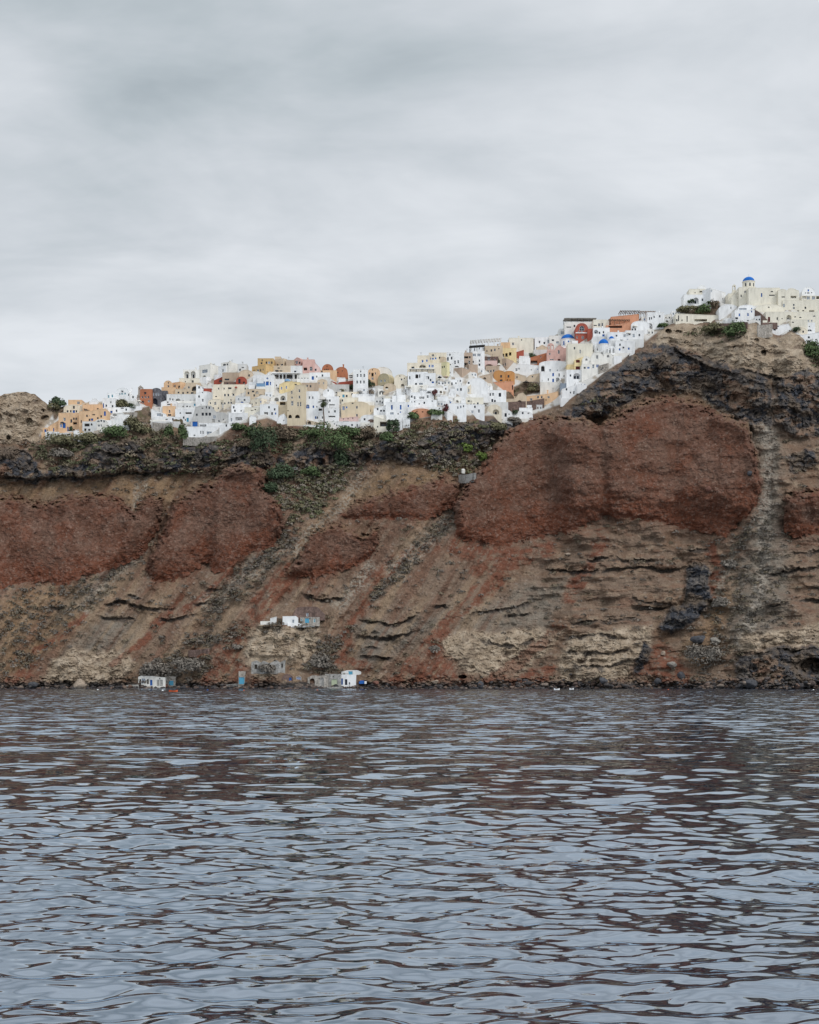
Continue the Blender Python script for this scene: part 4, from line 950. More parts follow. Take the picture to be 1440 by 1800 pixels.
# ------------------------------------------------------------------ the village, building by building (photo px)
H = house
def many(rows):
    for row in rows:
        kw = row[5] if len(row) > 5 else {}
        H(row[0], row[1], row[2], row[3], row[4], **kw)
G_ = 'houses of the cliff village'
many([
 # --- the peach hotel on the low western end
 ((120, 703, 144, 716), 'peach', 'flat', 'w138,708,5,5', 'peach rooftop room with twin window on top of the peach hotel'),
 ((144, 708, 181, 716), 'sand', 'flat', 'k150,712 k176,713,2,3', 'low sand coloured roof parapet house behind the sun sails', dict(chimney=False)),
 ((146, 711, 181, 728), 'peach', 'flat', 'k172,719,3,3 k152,721', 'peach block standing behind the brown triangular sun sails', dict(chimney=False)),
 ((112, 711, 147, 728), 'cream', 'vault', 'D130,716,3,5 d130,723.5,4,5 k114.5,726,2,3 k119,723,3,4 k124.5,723 k134.5,723', 'cream barrel vaulted block with blue door on the peach hotel', dict(rise=7)),
 ((103, 726, 146, 759), 'peach', 'flat', 'w113.5,737,4,6 d113,748,5,9 b107.5,748.5,4,6 d119.5,754,2,8 k125.5,740,3,6 k130,736 k134,736 o132,744,7,4 k117,757,3,4 k130,756', 'tall peach hotel front with blue doors and a balcony', dict(cat='hotel', name='hotel')),
 ((139, 722, 192, 750), 'peach', 'flat', 'd184.5,727,3,8 d162,737.5,4,4 k157.5,738,3,4 k172,735,3,3 k143,741,2,5 k153,731 k165,729,5,2 k178,732', 'wide peach house under the brown sun sails with blue doors', dict(top=[(139, 723), (160, 722), (175, 719), (186, 718), (192, 724)])),
 ((84, 737, 106, 760), 'peach', 'left', 'd94.5,756,2,7 k104,755,2,6 k93,748,5,5', 'small peach wing sloping down beside the tall peach hotel front', dict(rise=14)),
 ((75, 752, 86, 763), 'peach', 'flat', 'd80,757.5,3.4,5.5 k83.5,757,1.6,4', 'tiny peach cube with blue door at the low end of the peach hotel'),
 ((145, 741, 170, 760), 'pale', 'flat', 'o153,747,9,5 N161,746,3,4 o150,756,4,6 o157,757,4,6', 'pale grey terrace house with dark openings below the peach house'),
 ((167, 737, 189, 755), 'warm', 'vault', 'a173,739.5,5,3 w178,739.5,3,4 w183,739.5,4,4 w174,748,3,4 w178,748,2,4', 'arched warm white house with a row of windows under the peach house', dict(rise=5)),
 ((182, 729, 199, 744), 'pale', 'gable', 'e190,733.5,4,6 k196,737', 'pale gabled house with one tall grey window next to the peach house', dict(rise=4)),
 ((196, 726, 217, 741), 'pale', 'flat', 'A203,732,7,6 A212,732,6,6', 'pale low house with two parasol shaded arches left of the stone hut'),
 ((216, 725, 241, 742), 'stone', 'flat', 'd224.5,737.5,4,5 k225,731,3,3 k233,731', 'grey stone hut with a blue door beneath the olive tree'),
 # --- around the big white house with turquoise shutters
 ((188, 691, 209, 712), 'white', 'flat', 't191,697,3.6,5 t197.6,696,3.6,5 k196,707,2,3', 'white wing with two turquoise shuttered windows'),
 ((203, 681, 228, 712), 'white', 'vault', 'a215,688,4,4 t210.3,692.8,3.2,3.6 t215,692.3,4,3.6 t220,692,3,3.6 k227,694,2,4 N213,703,4,4', 'white house with round gable and three turquoise windows in a row', dict(rise=11, depth=9)),
 ((222, 686, 240, 706), 'white', 'right', 'k227,695,2,4 k234,698', 'white house with roof sloping down beside the round gable', dict(rise=12, chimney=True)),
 ((180, 700, 203, 727), 'white', 'flat', 'd182,713,2,8 k187,713 k195,707,2,3 k193,719 k198,714', 'white stepped house with narrow blue door under the turquoise shuttered wing'),
 ((190, 716, 228, 734), 'white', 'flat', 'd196,725,4,6 k205,722 k215,717,5,2 k222,720', 'white terrace house with blue door below the olive tree', dict(terrace='white')),
 ((246, 684, 267, 714), 'rust', 'flat', 'k255.5,691,4,4 a250.5,698,3,4 a256,698,4,4 a261,698,3,4 N251,706.5,5,5 w262,705,4,4 N252,712,5,4', 'narrow brick orange house standing next to the slate grey house', dict(depth=6)),
 ((266, 682, 284, 715), 'slate', 'vault', 'e270.5,693,2.6,5 e275,693,2.6,5 e279,693,2.6,5 G272,706.5,10,13', 'dark slate grey house with big arched doorway', dict(rise=6)),
 ((282, 687, 294, 706), 'slate', 'flat', 'k289,698,2,4', 'low slate grey annex joined to the slate grey house'),
 ((288, 669, 303, 692), 'peach', 'vault', 'a296,673,2.4,3 w296,679,3,4', 'peach house with round gable near the slate grey house', dict(rise=7)),
 ((300, 671, 328, 688), 'peach', 'flat', 'w307,677.5,4,5 k322,680,4,5 k315,676', 'flat peach house with framed window beside its round gabled neighbour', dict(split=('R', 318))),
 ((284, 681, 309, 694), 'peach', 'flat', 'a293.5,688,2.4,3.4', 'peach lower house with one small arched window', dict(chimney=False)),
 ((308, 684, 327, 695), 'sand', 'flat', 'k314,690,3,3 k322,691', 'sand coloured low house left of the stone arch house'),
 ((326, 673, 352, 693), 'sand', 'flat', 'N343,683,12,9 w332,681,3,4 k330,690,3,3 k338,691,5,3', 'sandstone house with one wide open arch'),
 ((315, 665, 353, 677), 'ivory', 'flat', 'k339,670.5,3,4 k326,671,2,2', 'ivory plinth house carrying the two arched loggia'),
 ((322, 650, 351, 667), 'warm', 'flat', 'A328.6,658.6,8.6,12.5 A339.6,658.6,8.6,12.5', 'white rooftop loggia with two tall round arches'),
 ((349, 640, 385, 667), 'warm', 'flat', 'e360,651,11,6 N359,660.5,8,5', 'tall white block with wide grey window next to the loggia', dict(split=('R', 371), depth=9)),
 ((383, 643, 402, 662), 'white', 'flat', 'w392,650.5,3,5 w387.5,657.5,3,4.4 w392.5,657,4,4.4', 'white house with three framed windows behind the tan ridge house', dict(split=('R', 398))),
 ((388, 636, 419, 657), 'warm', 'flat', 'k394.5,640,5,3 k400,640,3,3', 'large white flat roofed block on the skyline with roof tanks', dict(split=('R', 404), chimney=True)),
 ((418, 640, 434, 658), 'pale', 'flat', 'k427,646,4,2 k422,650', 'pale skyline house between the white block and the ochre house', dict(chimney=True)),
 ((391, 655, 423, 672), 'tan', 'flat', 'k399,667,8,3', 'tan flat house with dark awning on the upper slope'),
 ((420, 650, 445, 668), 'sand', 'vault', 'k438,660', 'sand vaulted house leaning against the ochre house', dict(rise=8)),
 ((376, 661, 394, 676), 'brick', 'left', 'k388,670,5,4', 'brick red house stub left of the tan flat house', dict(rise=8)),
 ((415, 662, 434, 679), 'brick', 'vault', 'D421,670,4,8 N429,673,4,5', 'round topped brick red house with dark door', dict(rise=8)),
 ((394, 671, 418, 680), 'brown', 'flat', 'k400,675', 'brown stone terrace wall house under the round brick red house', dict(chimney=False)),
 ((345, 676, 374, 693), 'white', 'right', 'k350,681 k357,676,2,2 k354,690,6,3', 'white stairway house stepping down beside the sandstone arch', dict(rise=10)),
 ((358, 683, 372, 692), 'brick', 'flat', '', 'small dark red wall block above the rounded white house', dict(chimney=False, depth=3)),
 ((374, 676, 430, 702), 'cream', 'flat', 'a384.5,683,2.4,3.4 a394,683,2.4,3.4 k404,682.5,6,3 w395.5,694.5,3.4,4.6 w401.5,694.5,3.4,4.6 w410.5,694,3.4,4.6 k380,697,3,2', 'long cream house with three square windows in its lower row', dict(depth=9)),
 ((366, 701, 394, 724), 'cream', 'vault', 'a370,708.5,2.4,4 a378.5,709 k375,718 a384,717.5,2.4,3.4 k390,709,2,4', 'cream vaulted house with scattered small windows', dict(rise=6)),
 ((393, 697, 414, 715), 'cream', 'flat', 'a395,709,3,4 w402,708,3,4 w406.5,708,3,4 k406,703,2,2', 'small cream cube below the long cream house'),
 ((344, 688, 376, 713), 'white', 'vault', 'k356,690,2,2 w356.5,703.5,3,5 k350,697', 'rounded white house with a domed top', dict(rise=6)),
 ((293, 693, 345, 710), 'pale', 'flat', 'A313,704.5,9,8 k299,702,2,5 k304,703,2,5 N322,706,4,5', 'long pale house with a wide arch below the sandstone house', dict(chimney=False)),
 ((283, 704, 314, 721), 'white', 'vault', 'c295,707,3,3 k297,711,6,1.6', 'white house with low curved parapet above the peach cube', dict(rise=5)),
 ((312, 709, 346, 721), 'pale', 'flat', 'N322,716,4,5 k329,715 k334,716,2,5 k340,717,2,4 T343,711,4,4', 'pale low house row with five small openings'),
 ((286, 714, 308, 733), 'peach', 'flat', 'a298,723,3,5.4 k298,729.5,6,3 k292,730', 'peach cube house with one arched window'),
 ((266, 719, 292, 743), 'white', 'right', 'e279.5,729,8,5 k285,730,2,4', 'white house with picture window at the western cliff edge', dict(rise=9)),
 ((270, 733, 316, 746), 'white', 'flat', 'k293,737,4,1.5 k304,737', 'long low white terrace under the peach cube', dict(chimney=False)),
 ((308, 719, 345, 742), 'white', 'flat', 'o331.5,726,11,3 T330,738,4,7 k323,734 a326,738,2,4 c317,726', 'white house with dark awning and a turquoise door', dict(terrace=None)),
 ((336, 713, 404, 752), 'grey', 'flat', 'D356.5,728,4,5 D363,728,4,5 D369,728,4,5 e377,733,5,6 d343,745.5,9,9 g375.5,739.5,5,6 k346,729,3,4 k356,717.5,3,2 k363,716,2,4 k368,717 a385,740,3,4 a393,738,3,4', 'big bare grey house with a row of three dark windows', dict(top=[(336, 742), (344, 716), (352, 713), (371, 713), (380, 724), (396, 726), (404, 734)], depth=9)),
 ((350, 744, 398, 758), 'white', 'flat', 'O357,749,12,6 o362,748,6,5 A381,754,7.5,7 A390,752.5,6,5.5', 'white terrace house with two grey arches under the bare grey house', dict(chimney=False)),
 ((328, 750, 384, 768), 'white', 'flat', 'e368,761.5,9,6 a353,760,2,5.5 a357,760,2,5.5 A350,761,4,6 k342,765,3,2', 'lowest white villa with wide glass front on the cliff edge', dict(chimney=False)),
 ((386, 742, 410, 757), 'white', 'left', 'k398,748', 'white ramp house rising from the lowest white villa', dict(rise=-0.0, top=[(386, 752), (394, 748), (402, 744), (410, 742)])),
 ((402, 726, 436, 744), 'white', 'flat', 'e407,738,3,6 O420,736,12,6 k427,736,2,6', 'white house with porch and slim columns on the cliff edge', dict(chimney=False)),
 ((407, 711, 442, 730), 'white', 'flat', 'k411,716 k413,722 k424,722,2,3 k402,724,4,3', 'plain white house with tiny windows above the porch house'),
 ((414, 697, 440, 714), 'pale', 'flat', 'e419.5,702,2.4,4 k430,703,3,3 B425.5,708,6,5.4', 'pale bluish house with one arched blue window'),
 ((440, 700, 469, 719), 'cream', 'flat', 'a442.5,708,2.4,4 a450,707,2.4,4 b459,706,2.4,4 k464,706', 'cream house with three small windows beside the courtyard', dict(split=('R', 461))),
 ((430, 716, 460, 730), 'ivory', 'flat', 'x442,721.5,1.6,1.6 x444.5,721.5,1.6,1.6 x449,720,3,2', 'ivory wall house below the small windowed cream house', dict(chimney=False)),
 # --- ochre and pink skyline houses
 ((453, 630, 481, 645), 'ochre', 'flat', 'k461,633.5,2,3 k460,638.5,3,3 k468.5,637.5 e473,637.5,4,4.4 k478,637.5', 'ochre yellow house on the skyline with small dark windows'),
 ((442, 641, 481, 659), 'ochre', 'flat', 'w453.5,650,4.6,5.4 k458.5,649.5,2,4.4 a463,649,2,4 k446,648,2,2', 'lower ochre house with framed window', dict(split=('R', 468))),
 ((480, 630, 505, 646), 'sand', 'flat', 'k488,640,3,3 w496,640.5,5,3.4', 'sand coloured skyline house right of the ochre one', dict(split=('R', 499), chimney=False)),
 ((483, 627, 494, 633), 'sand', 'flat', '', 'small stairhead block on the sand coloured skyline house', dict(depth=3, chimney=False, base=5)),
 ((479, 643, 511, 657), 'sand', 'flat', 'k490,647,4,2 k487,652,6,3 k494,652,5,2', 'sand coloured lower house with a row of dark openings', dict(chimney=False)),
 ((503, 633, 518, 648), 'tan', 'flat', '', 'blank tan house squeezed beside the pink gabled house', dict(chimney=False)),
 ((516, 627, 534, 648), 'pink', 'gable', 'e521.5,636,4.4,5.4 k530,637.5', 'pink gabled house on the skyline', dict(rise=4, split=('R', 529))),
 ((532, 632, 553, 656), 'pink', 'flat', 'o537,648.5,6,5 a547,648,5,7.4', 'pink house with arched window under the skyline'),
 ((551, 634, 563, 656), 'rose', 'right', 'k555,650,3,4', 'rose house with long sloping parapet', dict(rise=13)),
 ((509, 643, 532, 657), 'pale', 'flat', 'k519,653,4,3 k526,655,2,2', 'blank pale grey house in front of the pink gable'),
 ((566, 640, 586, 656), 'rust', 'vault', 'k571,650,2,2.6 k574,649.6,2,2.6 k577,650,2,2.6 x575,644,1.4,1.4', 'burnt orange barrel vaulted house on the skyline', dict(rise=10)),
 ((590, 645, 611, 662), 'rust', 'vault', 'k602,652,1.4,1.4 k594,655,2,2', 'burnt orange house with rounded shoulder', dict(rise=8, chimney=True)),
 ((562, 651, 592, 663), 'peach', 'flat', 'k566,653 k577,658,3,2', 'pale peach house below the burnt orange vault', dict(chimney=False)),
 ((560, 655, 580, 668), 'white', 'flat', 'k567,660', 'white cube to the right of the blue doored white house'),
 ((544, 655, 561, 671), 'white', 'flat', 'd550,664.5,4,6.4 k557,662,2,3', 'white house with a single blue door under the rose house'),
 ((478, 656, 530, 671), 'pale', 'flat', 'o489,662,14,8 o507,662,18,8 o522,662,8,8', 'grey restaurant terrace under a flat white canopy', dict(cat='restaurant', name='restaurant', chimney=False)),
 ((452, 659, 482, 685), 'white', 'flat', 'B470,665,4,3.6 d470,674,5,7 d464.6,673.5,2,6 d475.5,674,2,6 k478,672', 'white house with blue arched door and shutters'),
 ((451, 674, 466, 688), 'sky', 'flat', 'r457,683,5,4', 'pale blue cube house with small dark red door'),
 ((478, 667, 500, 685), 'white', 'flat', 'k486,677.5,2,3 o490,683,10,3', 'white house between the blue arched door and the yellow church'),
 ((432, 684, 466, 701), 'sand', 'flat', 'k437,691 k445,688,4,3 N452,690,5,5 k459,695,6,3 k447,695', 'sand terraces with pots and parasols above the small windowed cream house', dict(chimney=False)),
 ((562, 671, 575, 684), 'cream', 'flat', 'a561,673,2,3', 'narrow cream house behind the dark red wall'),
 ((558, 666, 575, 684), 'sand', 'gable', 'e561,673.5,2,4 e569,673.5,2,4', 'sand gabled house with two pale windows', dict(rise=3)),
 ((530, 673, 560, 689), 'tan', 'flat', 'a540,678,3,4 k546,679', 'tan house to the right of the beige tower', dict(chimney=False)),
 ((572, 676, 614, 690), 'grey', 'flat', 'k602,686,5,3', 'grey retaining house below the dark red wall', dict(chimney=False)),
 ((573, 667, 622, 679), 'brick', 'flat', '', 'long dark red wall house below the skyline', dict(top=[(573, 668), (590, 672), (594, 676), (596, 672), (622, 669)])),
 ((568, 683, 588, 702), 'white', 'vault', 'k577,686.5,2,3.4', 'small white chapel like house with round gable near the palm', dict(rise=8)),
 ((586, 686, 600, 694), 'grey', 'flat', 'k592,690,4,2', 'low grey house beside the small round gabled white house', dict(chimney=False)),
 ((535, 688, 560, 742), 'white', 'flat', 'w544,699,2.6,4.4 w550,699,2.6,4.4 B541,714.5,6.4,7.4 d551,715,2.4,4.4 d555,734,2.4,4.4 a561,734,3,5 k557,715,1.6,3', 'tall white facade with a blue fan arch beside the beige tower', dict(depth=8)),
 ((541, 690, 563, 708), 'pale', 'flat', 'w544,699,2.6,4.4 w550,699,2.6,4.4', 'pale upper storey next to the beige tower', dict(push=.5)),
 ((557, 704, 577, 742), 'white', 'flat', 'k566,714.5,3,3 o563,720,7,4 k567,734,2,4', 'white house half hidden behind the palm trunk'),
 ((573, 697, 596, 722), 'white', 'flat', 'k580,704 o582,711.5,13,2 k577,720 k588,719', 'white house with long grey balcony near the palm'),
 ((572, 718, 596, 742), 'white', 'flat', 'o583,732,13,2.4 k578,724 k589,723', 'white house with dark awning at the foot of the palm'),
 ((540, 738, 574, 751), 'sand', 'right', 'N544,743,6,8 k557,745,2,3 k561,745.5', 'sand coloured low wall house with dark arch under the white facade', dict(rise=8, chimney=False)),
 ((534, 747, 575, 753), 'white', 'flat', '', 'long white terrace edge under the low sand house', dict(depth=4, chimney=False)),
 ((487, 727, 505, 744), 'white', 'top', 'k499,739,1.4,1.4', 'white sloping vault below the white arcade', dict(top=[(487, 741), (492, 730), (500, 727), (505, 736)])),
 ((457, 711, 489, 732), 'white', 'flat', 'o468,727,7,5.4 k478.5,727,3,5 b484.5,727,3,4 k473,716 k483,719.5', 'white house with dark glazed porch below the white arcade'),
 # --- centre: white three storey house and neighbours
 ((621, 649, 647, 698), 'white', 'flat', 'w634,653,2.2,3.4 w628.5,660,3,5.4 w634.5,660,3,5.4 w640.5,660,3,5.4 w628,671.5,3,5.4 w634,671.5,3,5.4 w640,671.5,3,5.4 e634,686,5,6.4 k639,685,2,5 k641,685,2,5', 'tall white house with three rows of windows on the skyline', dict(depth=9)),
 ((612, 652, 623, 672), 'warm', 'left', 'k617,659,6,1 k617,663,6,1', 'white staircase house left of the tall white house', dict(rise=8)),
 ((647, 647, 668, 677), 'peach', 'vault', 'k655,650,1.6,2.4 o655,658.5,4,6.4 w650,656.5,2,4 w660,656.5,2,4 w655,665.5,4,4.6 a649,668,2,3', 'peach house with classical round gable next to the tall white house', dict(rise=7)),
 ((656, 645, 690, 668), 'warm', 'vault', '', 'long off white vault rising behind the peach and olive houses', dict(rise=13, depth=14, push=6)),
 ((664, 655, 693, 683), 'olive', 'vault', 'e670,668,3.4,4.4 e676.5,668,3.4,4.4 D673,678,4,5', 'olive green vaulted house with two square windows', dict(rise=9, split=('R', 684))),
 ((674, 674, 696, 690), 'sand', 'vault', 'N680,682,5,5', 'little sand vault at the foot of the olive house', dict(rise=6)),
 ((693, 658, 716, 682), 'cream', 'vault', 'k703,661,1.6,2.4 w706,667,3,3.4 x711,665,1.6,2 A708,677,6,5', 'cream house with scalloped gable right of the olive house', dict(rise=8)),
 ((630, 682, 660, 702), 'white', 'flat', 'g634,693,9,2.4 e640,686 k650,690', 'white house under the tall white house with parasols', dict(chimney=False)),
 ((593, 689, 631, 708), 'cream', 'flat', 'T604,696,4,5 k609.5,696,3,4 k597,697,2,2 k619,693', 'cream house with pale turquoise door and balcony', dict(chimney=False)),
 ((600, 699, 634, 712), 'ivory', 'flat', 'k597,704 k610,709,4,2', 'ivory parapet house above the big ochre beige house', dict(chimney=False)),
 ((600, 706, 651, 736), 'beige', 'flat', 'w627.5,716,3,4.6 l604,717.5,4,6.6 b609.5,716,3,4 w627.5,730,3,4.6 N606.5,724.5,6,7 k620,709,3,2', 'big beige house with dark round entrance near the palm', dict(top=[(600, 712), (606, 708), (624, 706), (636, 706), (646, 709), (651, 714)])),
 ((647, 713, 658, 728), 'beige', 'flat', 'k651,722,2,4', 'narrow beige annex of the big beige house'),
 ((590, 732, 630, 744), 'rose', 'left', 'x604,735,1.6,2 x612,736,1.6,2 k608,741,10,2 x620,735,1.4,2', 'rosy pink terraces under the big beige house', dict(rise=4, chimney=False)),
 ((581, 741, 650, 755), 'white', 'flat', 'k592,748,2,3 k599,750,2,3 w607,749,5,3.6 k613,750,2,3 k619,747,3,3 k628,748,2,5 k588,745,2,2', 'long white terrace wall house above the green bushes', dict(chimney=False)),
 ((634, 729, 660, 748), 'white', 'vault', 'k641,737,3,4 k650,742', 'white vaulted house right of the rosy pink terraces', dict(rise=6)),
 ((646, 737, 660, 747), 'brown', 'vault', '', 'brown ruined vault between the white terrace and the cream house', dict(rise=5)),
 ((657, 731, 692, 759), 'ivory', 'right', 'o676.5,743.5,17,8.6 k664,750,2,3', 'ivory cliff house with broad dark opening and white pillars', dict(rise=12)),
 ((657, 711, 682, 735), 'white', 'left', 'k670,722,3,3 k675,722,3,3 k664,716', 'white house with two close set dark windows', dict(rise=7)),
 ((678, 707, 724, 734), 'white', 'flat', 'd689,716,3,8 d704.5,716,3,8 d718,715,2.6,7 e689,727.5,7,6 b704,724.5,3,3 k700,727.5,2,3 k706,728,2,4', 'white house with two blue balconies and three blue doors'),
 ((722, 718, 760, 733), 'terra', 'vault', 'x733,723,2,2 x743,724,3,2 x728,727,2,2', 'low terracotta pink vaulted house on the cliff edge', dict(rise=8)),
 ((757, 715, 778, 728), 'white', 'flat', 'o768,718,11,3 k762,723', 'small white hut with dark blue canopy by the purple bush', dict(chimney=False)),
 # --- cream and white stack on the central skyline
 ((754, 620, 785, 640), 'cream', 'flat', 'a761,624.5,4.4,4.4 b756,630.5,3,4 b761,630.5,4.4,4 b766,630,3,4 k773,629,2.6,4', 'cream skyline house with arched lunette and three blue windows'),
 ((734, 625, 756, 645), 'cream', 'flat', 'b743,635,3.6,4.6 b750.5,634,3,4.6', 'cream skyline house with a pair of blue windows', dict(chimney=False)),
 ((716, 638, 776, 659), 'cream', 'flat', 'A743,643.5,12,5.4 b755,643.5,3,5 b760.5,643.5,4.6,5 k726,646,5,3', 'wide cream house behind the blue terrace restaurant'),
 ((773, 627, 785, 642), 'sand', 'vault', 'k781,634,2,2', 'little sand coloured turret beside the blue windowed cream house', dict(rise=5)),
 ((717, 654, 752, 682), 'white', 'flat', 'k720.5,664,2,6 o733,661.5,5,7 k738,661,2,6 k731.5,676,3.4,6 e740,676,7,6.4', 'white house with glass terrace doors under the blue restaurant'),
 ((746, 656, 766, 680), 'white', 'flat', 'k752,664,5,5 k757,668 d761,672,4,3', 'white house to the right of the glass terrace doors'),
 ((758, 636, 790, 664), 'lemon', 'flat', 'k774,645,2,3.4 k777.5,644.6,2,3.4 k781,644.2,2,3.4 k764,661,5,3.4 a775,656,2,3.4', 'pale lemon house with three tiny windows', dict(split=('R', 785), top=None)),
 ((783, 619, 816, 646), 'white', 'flat', 'a791,623.5,3,4 k787.5,631,2.8,6 k794,629.5,2.8,5 w800,637,3,6.4 w805.5,636,3,5.6 N803,645,8,3', 'white skyline house with two tall grey windows', dict(depth=9)),
 ((786, 639, 797, 660), 'white', 'flat', 'k792,641,2,2 k791,655,2,3', 'slim white tower between lemon and tan houses', dict(depth=4)),
 ((813, 620, 831, 647), 'taupe', 'flat', 'w825,637,3,6 k818,640,3,4 o819,628,9,4 k826,628', 'taupe house with wooden pergola strips near the white hotel'),
 ((829, 617, 852, 645), 'white', 'flat', 'a832,636,2.4,4.4 a843,634,2.4,4.4 k843,641,3,4 k832,643 e834,624,6,5 e842,624,6,5', 'white hotel front below the large roof pergola', dict(cat='hotel', name='hotel')),
 ((849, 627, 876, 643), 'brown', 'flat', 'a859.5,631,4.6,7 w854,634,2,3.6 w865,634,2,3.6 w870,633,2.4,4', 'brown stone house with white arched window between white hotel and yellow house', dict(depth=8)),
 ((849, 634, 874, 648), 'rose', 'flat', 'N860,642,14,4 k852,642', 'rose base house with wide dark arch under brown stone', dict(push=-1.5, chimney=False)),
 ((852, 608, 884, 630), 'sand', 'flat', 'k864,616 w870,615,3,4.4 k856,617,2,3 k877,613,2,2', 'sand coloured house with two windows above the brown stone house'),
 ((880, 602, 897, 620), 'peach', 'flat', '', 'blank peach block on the upper skyline', dict(chimney=False)),
 ((874, 612, 908, 632), 'yellow', 'flat', 'o878.5,625.5,4,6.6 o884.5,625,4,6.6 o890.5,624,4,6.6 o897,622,4,6', 'pale yellow house over a row of dark brown doorways', dict(chimney=False)),
 ((895, 594, 938, 618), 'ivory', 'flat', 'k917,597.5,2,2.6 w902,604.5,4,5', 'ivory skyline house above the dark stone facade', dict(chimney=True)),
 ((906, 595, 942, 618), 'brown', 'left', 'a924,605.5,4.6,7 w931,611,3,4.6 w911,613.5,3,4 w917,613,3,4', 'dark brown stone facade with white framed arched window', dict(rise=6)),
 ((897, 615, 921, 630), 'red', 'left', 'r897,624,2,7', 'low brick red house left of the white vaults', dict(rise=7, chimney=False)),
 ((797, 646, 829, 665), 'taupe', 'flat', 'w805,660,4,5.6', 'taupe box house with one window below the skyline', dict(split=('R', 812), chimney=False)),
 ((824, 641, 840, 656), 'taupe', 'flat', '', 'small blank taupe house behind the taupe box house', dict(chimney=False)),
 ((877, 630, 908, 652), 'taupe', 'flat', 'w884,641,2.6,5 w888,640,2.6,5', 'taupe corner house with two narrow windows near the pink church', dict(split=('R', 890), chimney=False)),
 ((854, 643, 878, 660), 'tan', 'flat', 'w858,653,2.6,4.6 w863,652.5,3,4.6 w868,651.5,2.6,4', 'tan house with three small windows above the orange twin vaults'),
 ((840, 656, 866, 670), 'tan', 'left', 'N852,665,5,4', 'crumbling tan hut left of the orange twin vaults', dict(rise=6)),
 ((868, 651, 888, 673), 'orange', 'vault', 'k881,661.5,3.2,4.4 k881,668.5,5,3', 'bright orange vaulted house, bigger of the twin vaults', dict(rise=6)),
 ((885, 652, 905, 673), 'orange', 'vault', 'k894,661.5,3,4.4 k892,668,2,2 k897,668,2,2', 'bright orange vaulted house, smaller of the twin vaults', dict(rise=5)),
 ((902, 654, 950, 672), 'sand', 'flat', 'a909,663,2.6,4 a936,662,3,3', 'long sand wall house right of the orange twin vaults', dict(top=[(902, 656), (912, 657), (926, 664), (932, 659), (950, 656)])),
 ((865, 670, 903, 686), 'terra', 'left', 'D901,681,2,8', 'terracotta walled terrace below the orange twin vaults', dict(rise=2, chimney=False)),
 ((895, 639, 950, 660), 'white', 'flat', 'w908,649,4,5.4 k912.5,648,2,3 k934,650,1.6,2 b945,649,2,2.4', 'broad white house under the rust orange house', dict(top=[(895, 656), (905, 648), (910, 640), (925, 640), (950, 643)])),
 ((818, 664, 858, 698), 'white', 'vault', 'k824,673,3,3.4', 'large smooth white vault in the middle of the village', dict(rise=18)),
 ((799, 678, 822, 697), 'white', 'flat', 'e804.5,685,3,4.6 k810.5,684.5,3,4.6', 'white house with a pair of dark windows beside the large smooth vault'),
 ((818, 676, 828, 694), 'cream', 'left', 'e824,686,2,6', 'cream side wall wedge leaning on the large smooth vault', dict(rise=7, chimney=False)),
 ((746, 686, 763, 705), 'white', 'vault', 'A754,688,9.6,4 w752,697,3.4,5', 'white house with fan arch by the purple leaved tree', dict(rise=4)),
 ((721, 690, 748, 708), 'white', 'flat', 'w729,699,3.6,5 O742,699,9,4 k724,697', 'white house with small porch left of the fan arch'),
 ((720, 703, 768, 721), 'white', 'flat', 'k724,707,1.6,3 k737,710,2,2 k746,708,3,4 k760,705,2,2 k729,706,2,2', 'wide white house with scattered tiny windows above the terracotta pink vault', dict(chimney=False)),
 ((813, 699, 850, 717), 'ivory', 'flat', 'w828,712,3,5 w833.5,711,4,4 w840,709.5,3.4,4.6 k824,705,4,2.6', 'ivory house with three windows in a rising row'),
 ((842, 686, 890, 712), 'white', 'flat', 'A850,696.5,6.4,6 w857,694.5,4,6.4 w862,693.5,3,5 w867,693,4,5 D879,694,4.4,6.6 N854.5,704.5,9,4.6 D865.5,705,3,7.4 D870,706,3,6', 'white house with arched alcove and dark door right of the ivory house'),
 ((787, 709, 820, 730), 'white', 'flat', 'k805,716.5,2,4 e810,715.5,3,4.4 k815,714,2,3.4', 'white house with three little windows above the orange roofed shed'),
 ((818, 711, 852, 730), 'white', 'flat', 'e830.5,724,4,5 w842,722.5,4,6 k835,715', 'white lower house between ivory house and cliff scrub'),
 ((798, 719, 817, 731), 'cream', 'left', 'k800,726,1.6,2', 'little shed with bright orange sloping roof', dict(rise=7, name='shed', cat='shed')),
 ((856, 711, 882, 733), 'cream', 'vault', 'A872,724,11,9 k859,726,2,4', 'cream cave house with wide blind arch', dict(rise=12)),
 ((878, 720, 901, 742), 'white', 'vault', 'D889,729.5,4,6.4 k895,728,1.6,2.4', 'white round gabled chapel by the dark stone wall', dict(rise=10, name='chapel', cat='chapel')),
 ((900, 722, 937, 741), 'white', 'vault', 'k919,726,3,4 c929,726,4,3', 'white double humped cave house on the cliff lip', dict(rise=9)),
 ((879, 700, 926, 716), 'sand', 'flat', 'k888,706,3,2 o889,710,4,6 o885,710,2,6 e902,710,5,6 N913.5,708.5,9.4,10 k881,709,2,6', 'sand cave house with big brown arch', dict(top=[(879, 704), (890, 701), (905, 701), (912, 692), (919, 690), (926, 696)])),
 ((920, 688, 982, 713), 'peach', 'flat', 'w934,702,4,4.4 a946,698,3.6,4.6 a952.5,698,3,4.6 w964.5,698,4,3.4 w945.5,706,4,6.4 w934,709,5,6.4 D929,709,2.4,6 D939,708.5,2.4,6 D922.5,709.5,2.4,5 k953,704.5,3,4 k960,703,2,2', 'long peach cave hotel with two rows of framed windows', dict(top=[(920, 697), (940, 695), (965, 692), (980, 688), (982, 689)], cat='hotel', name='hotel')),
 # --- right of centre: pink church and neighbours
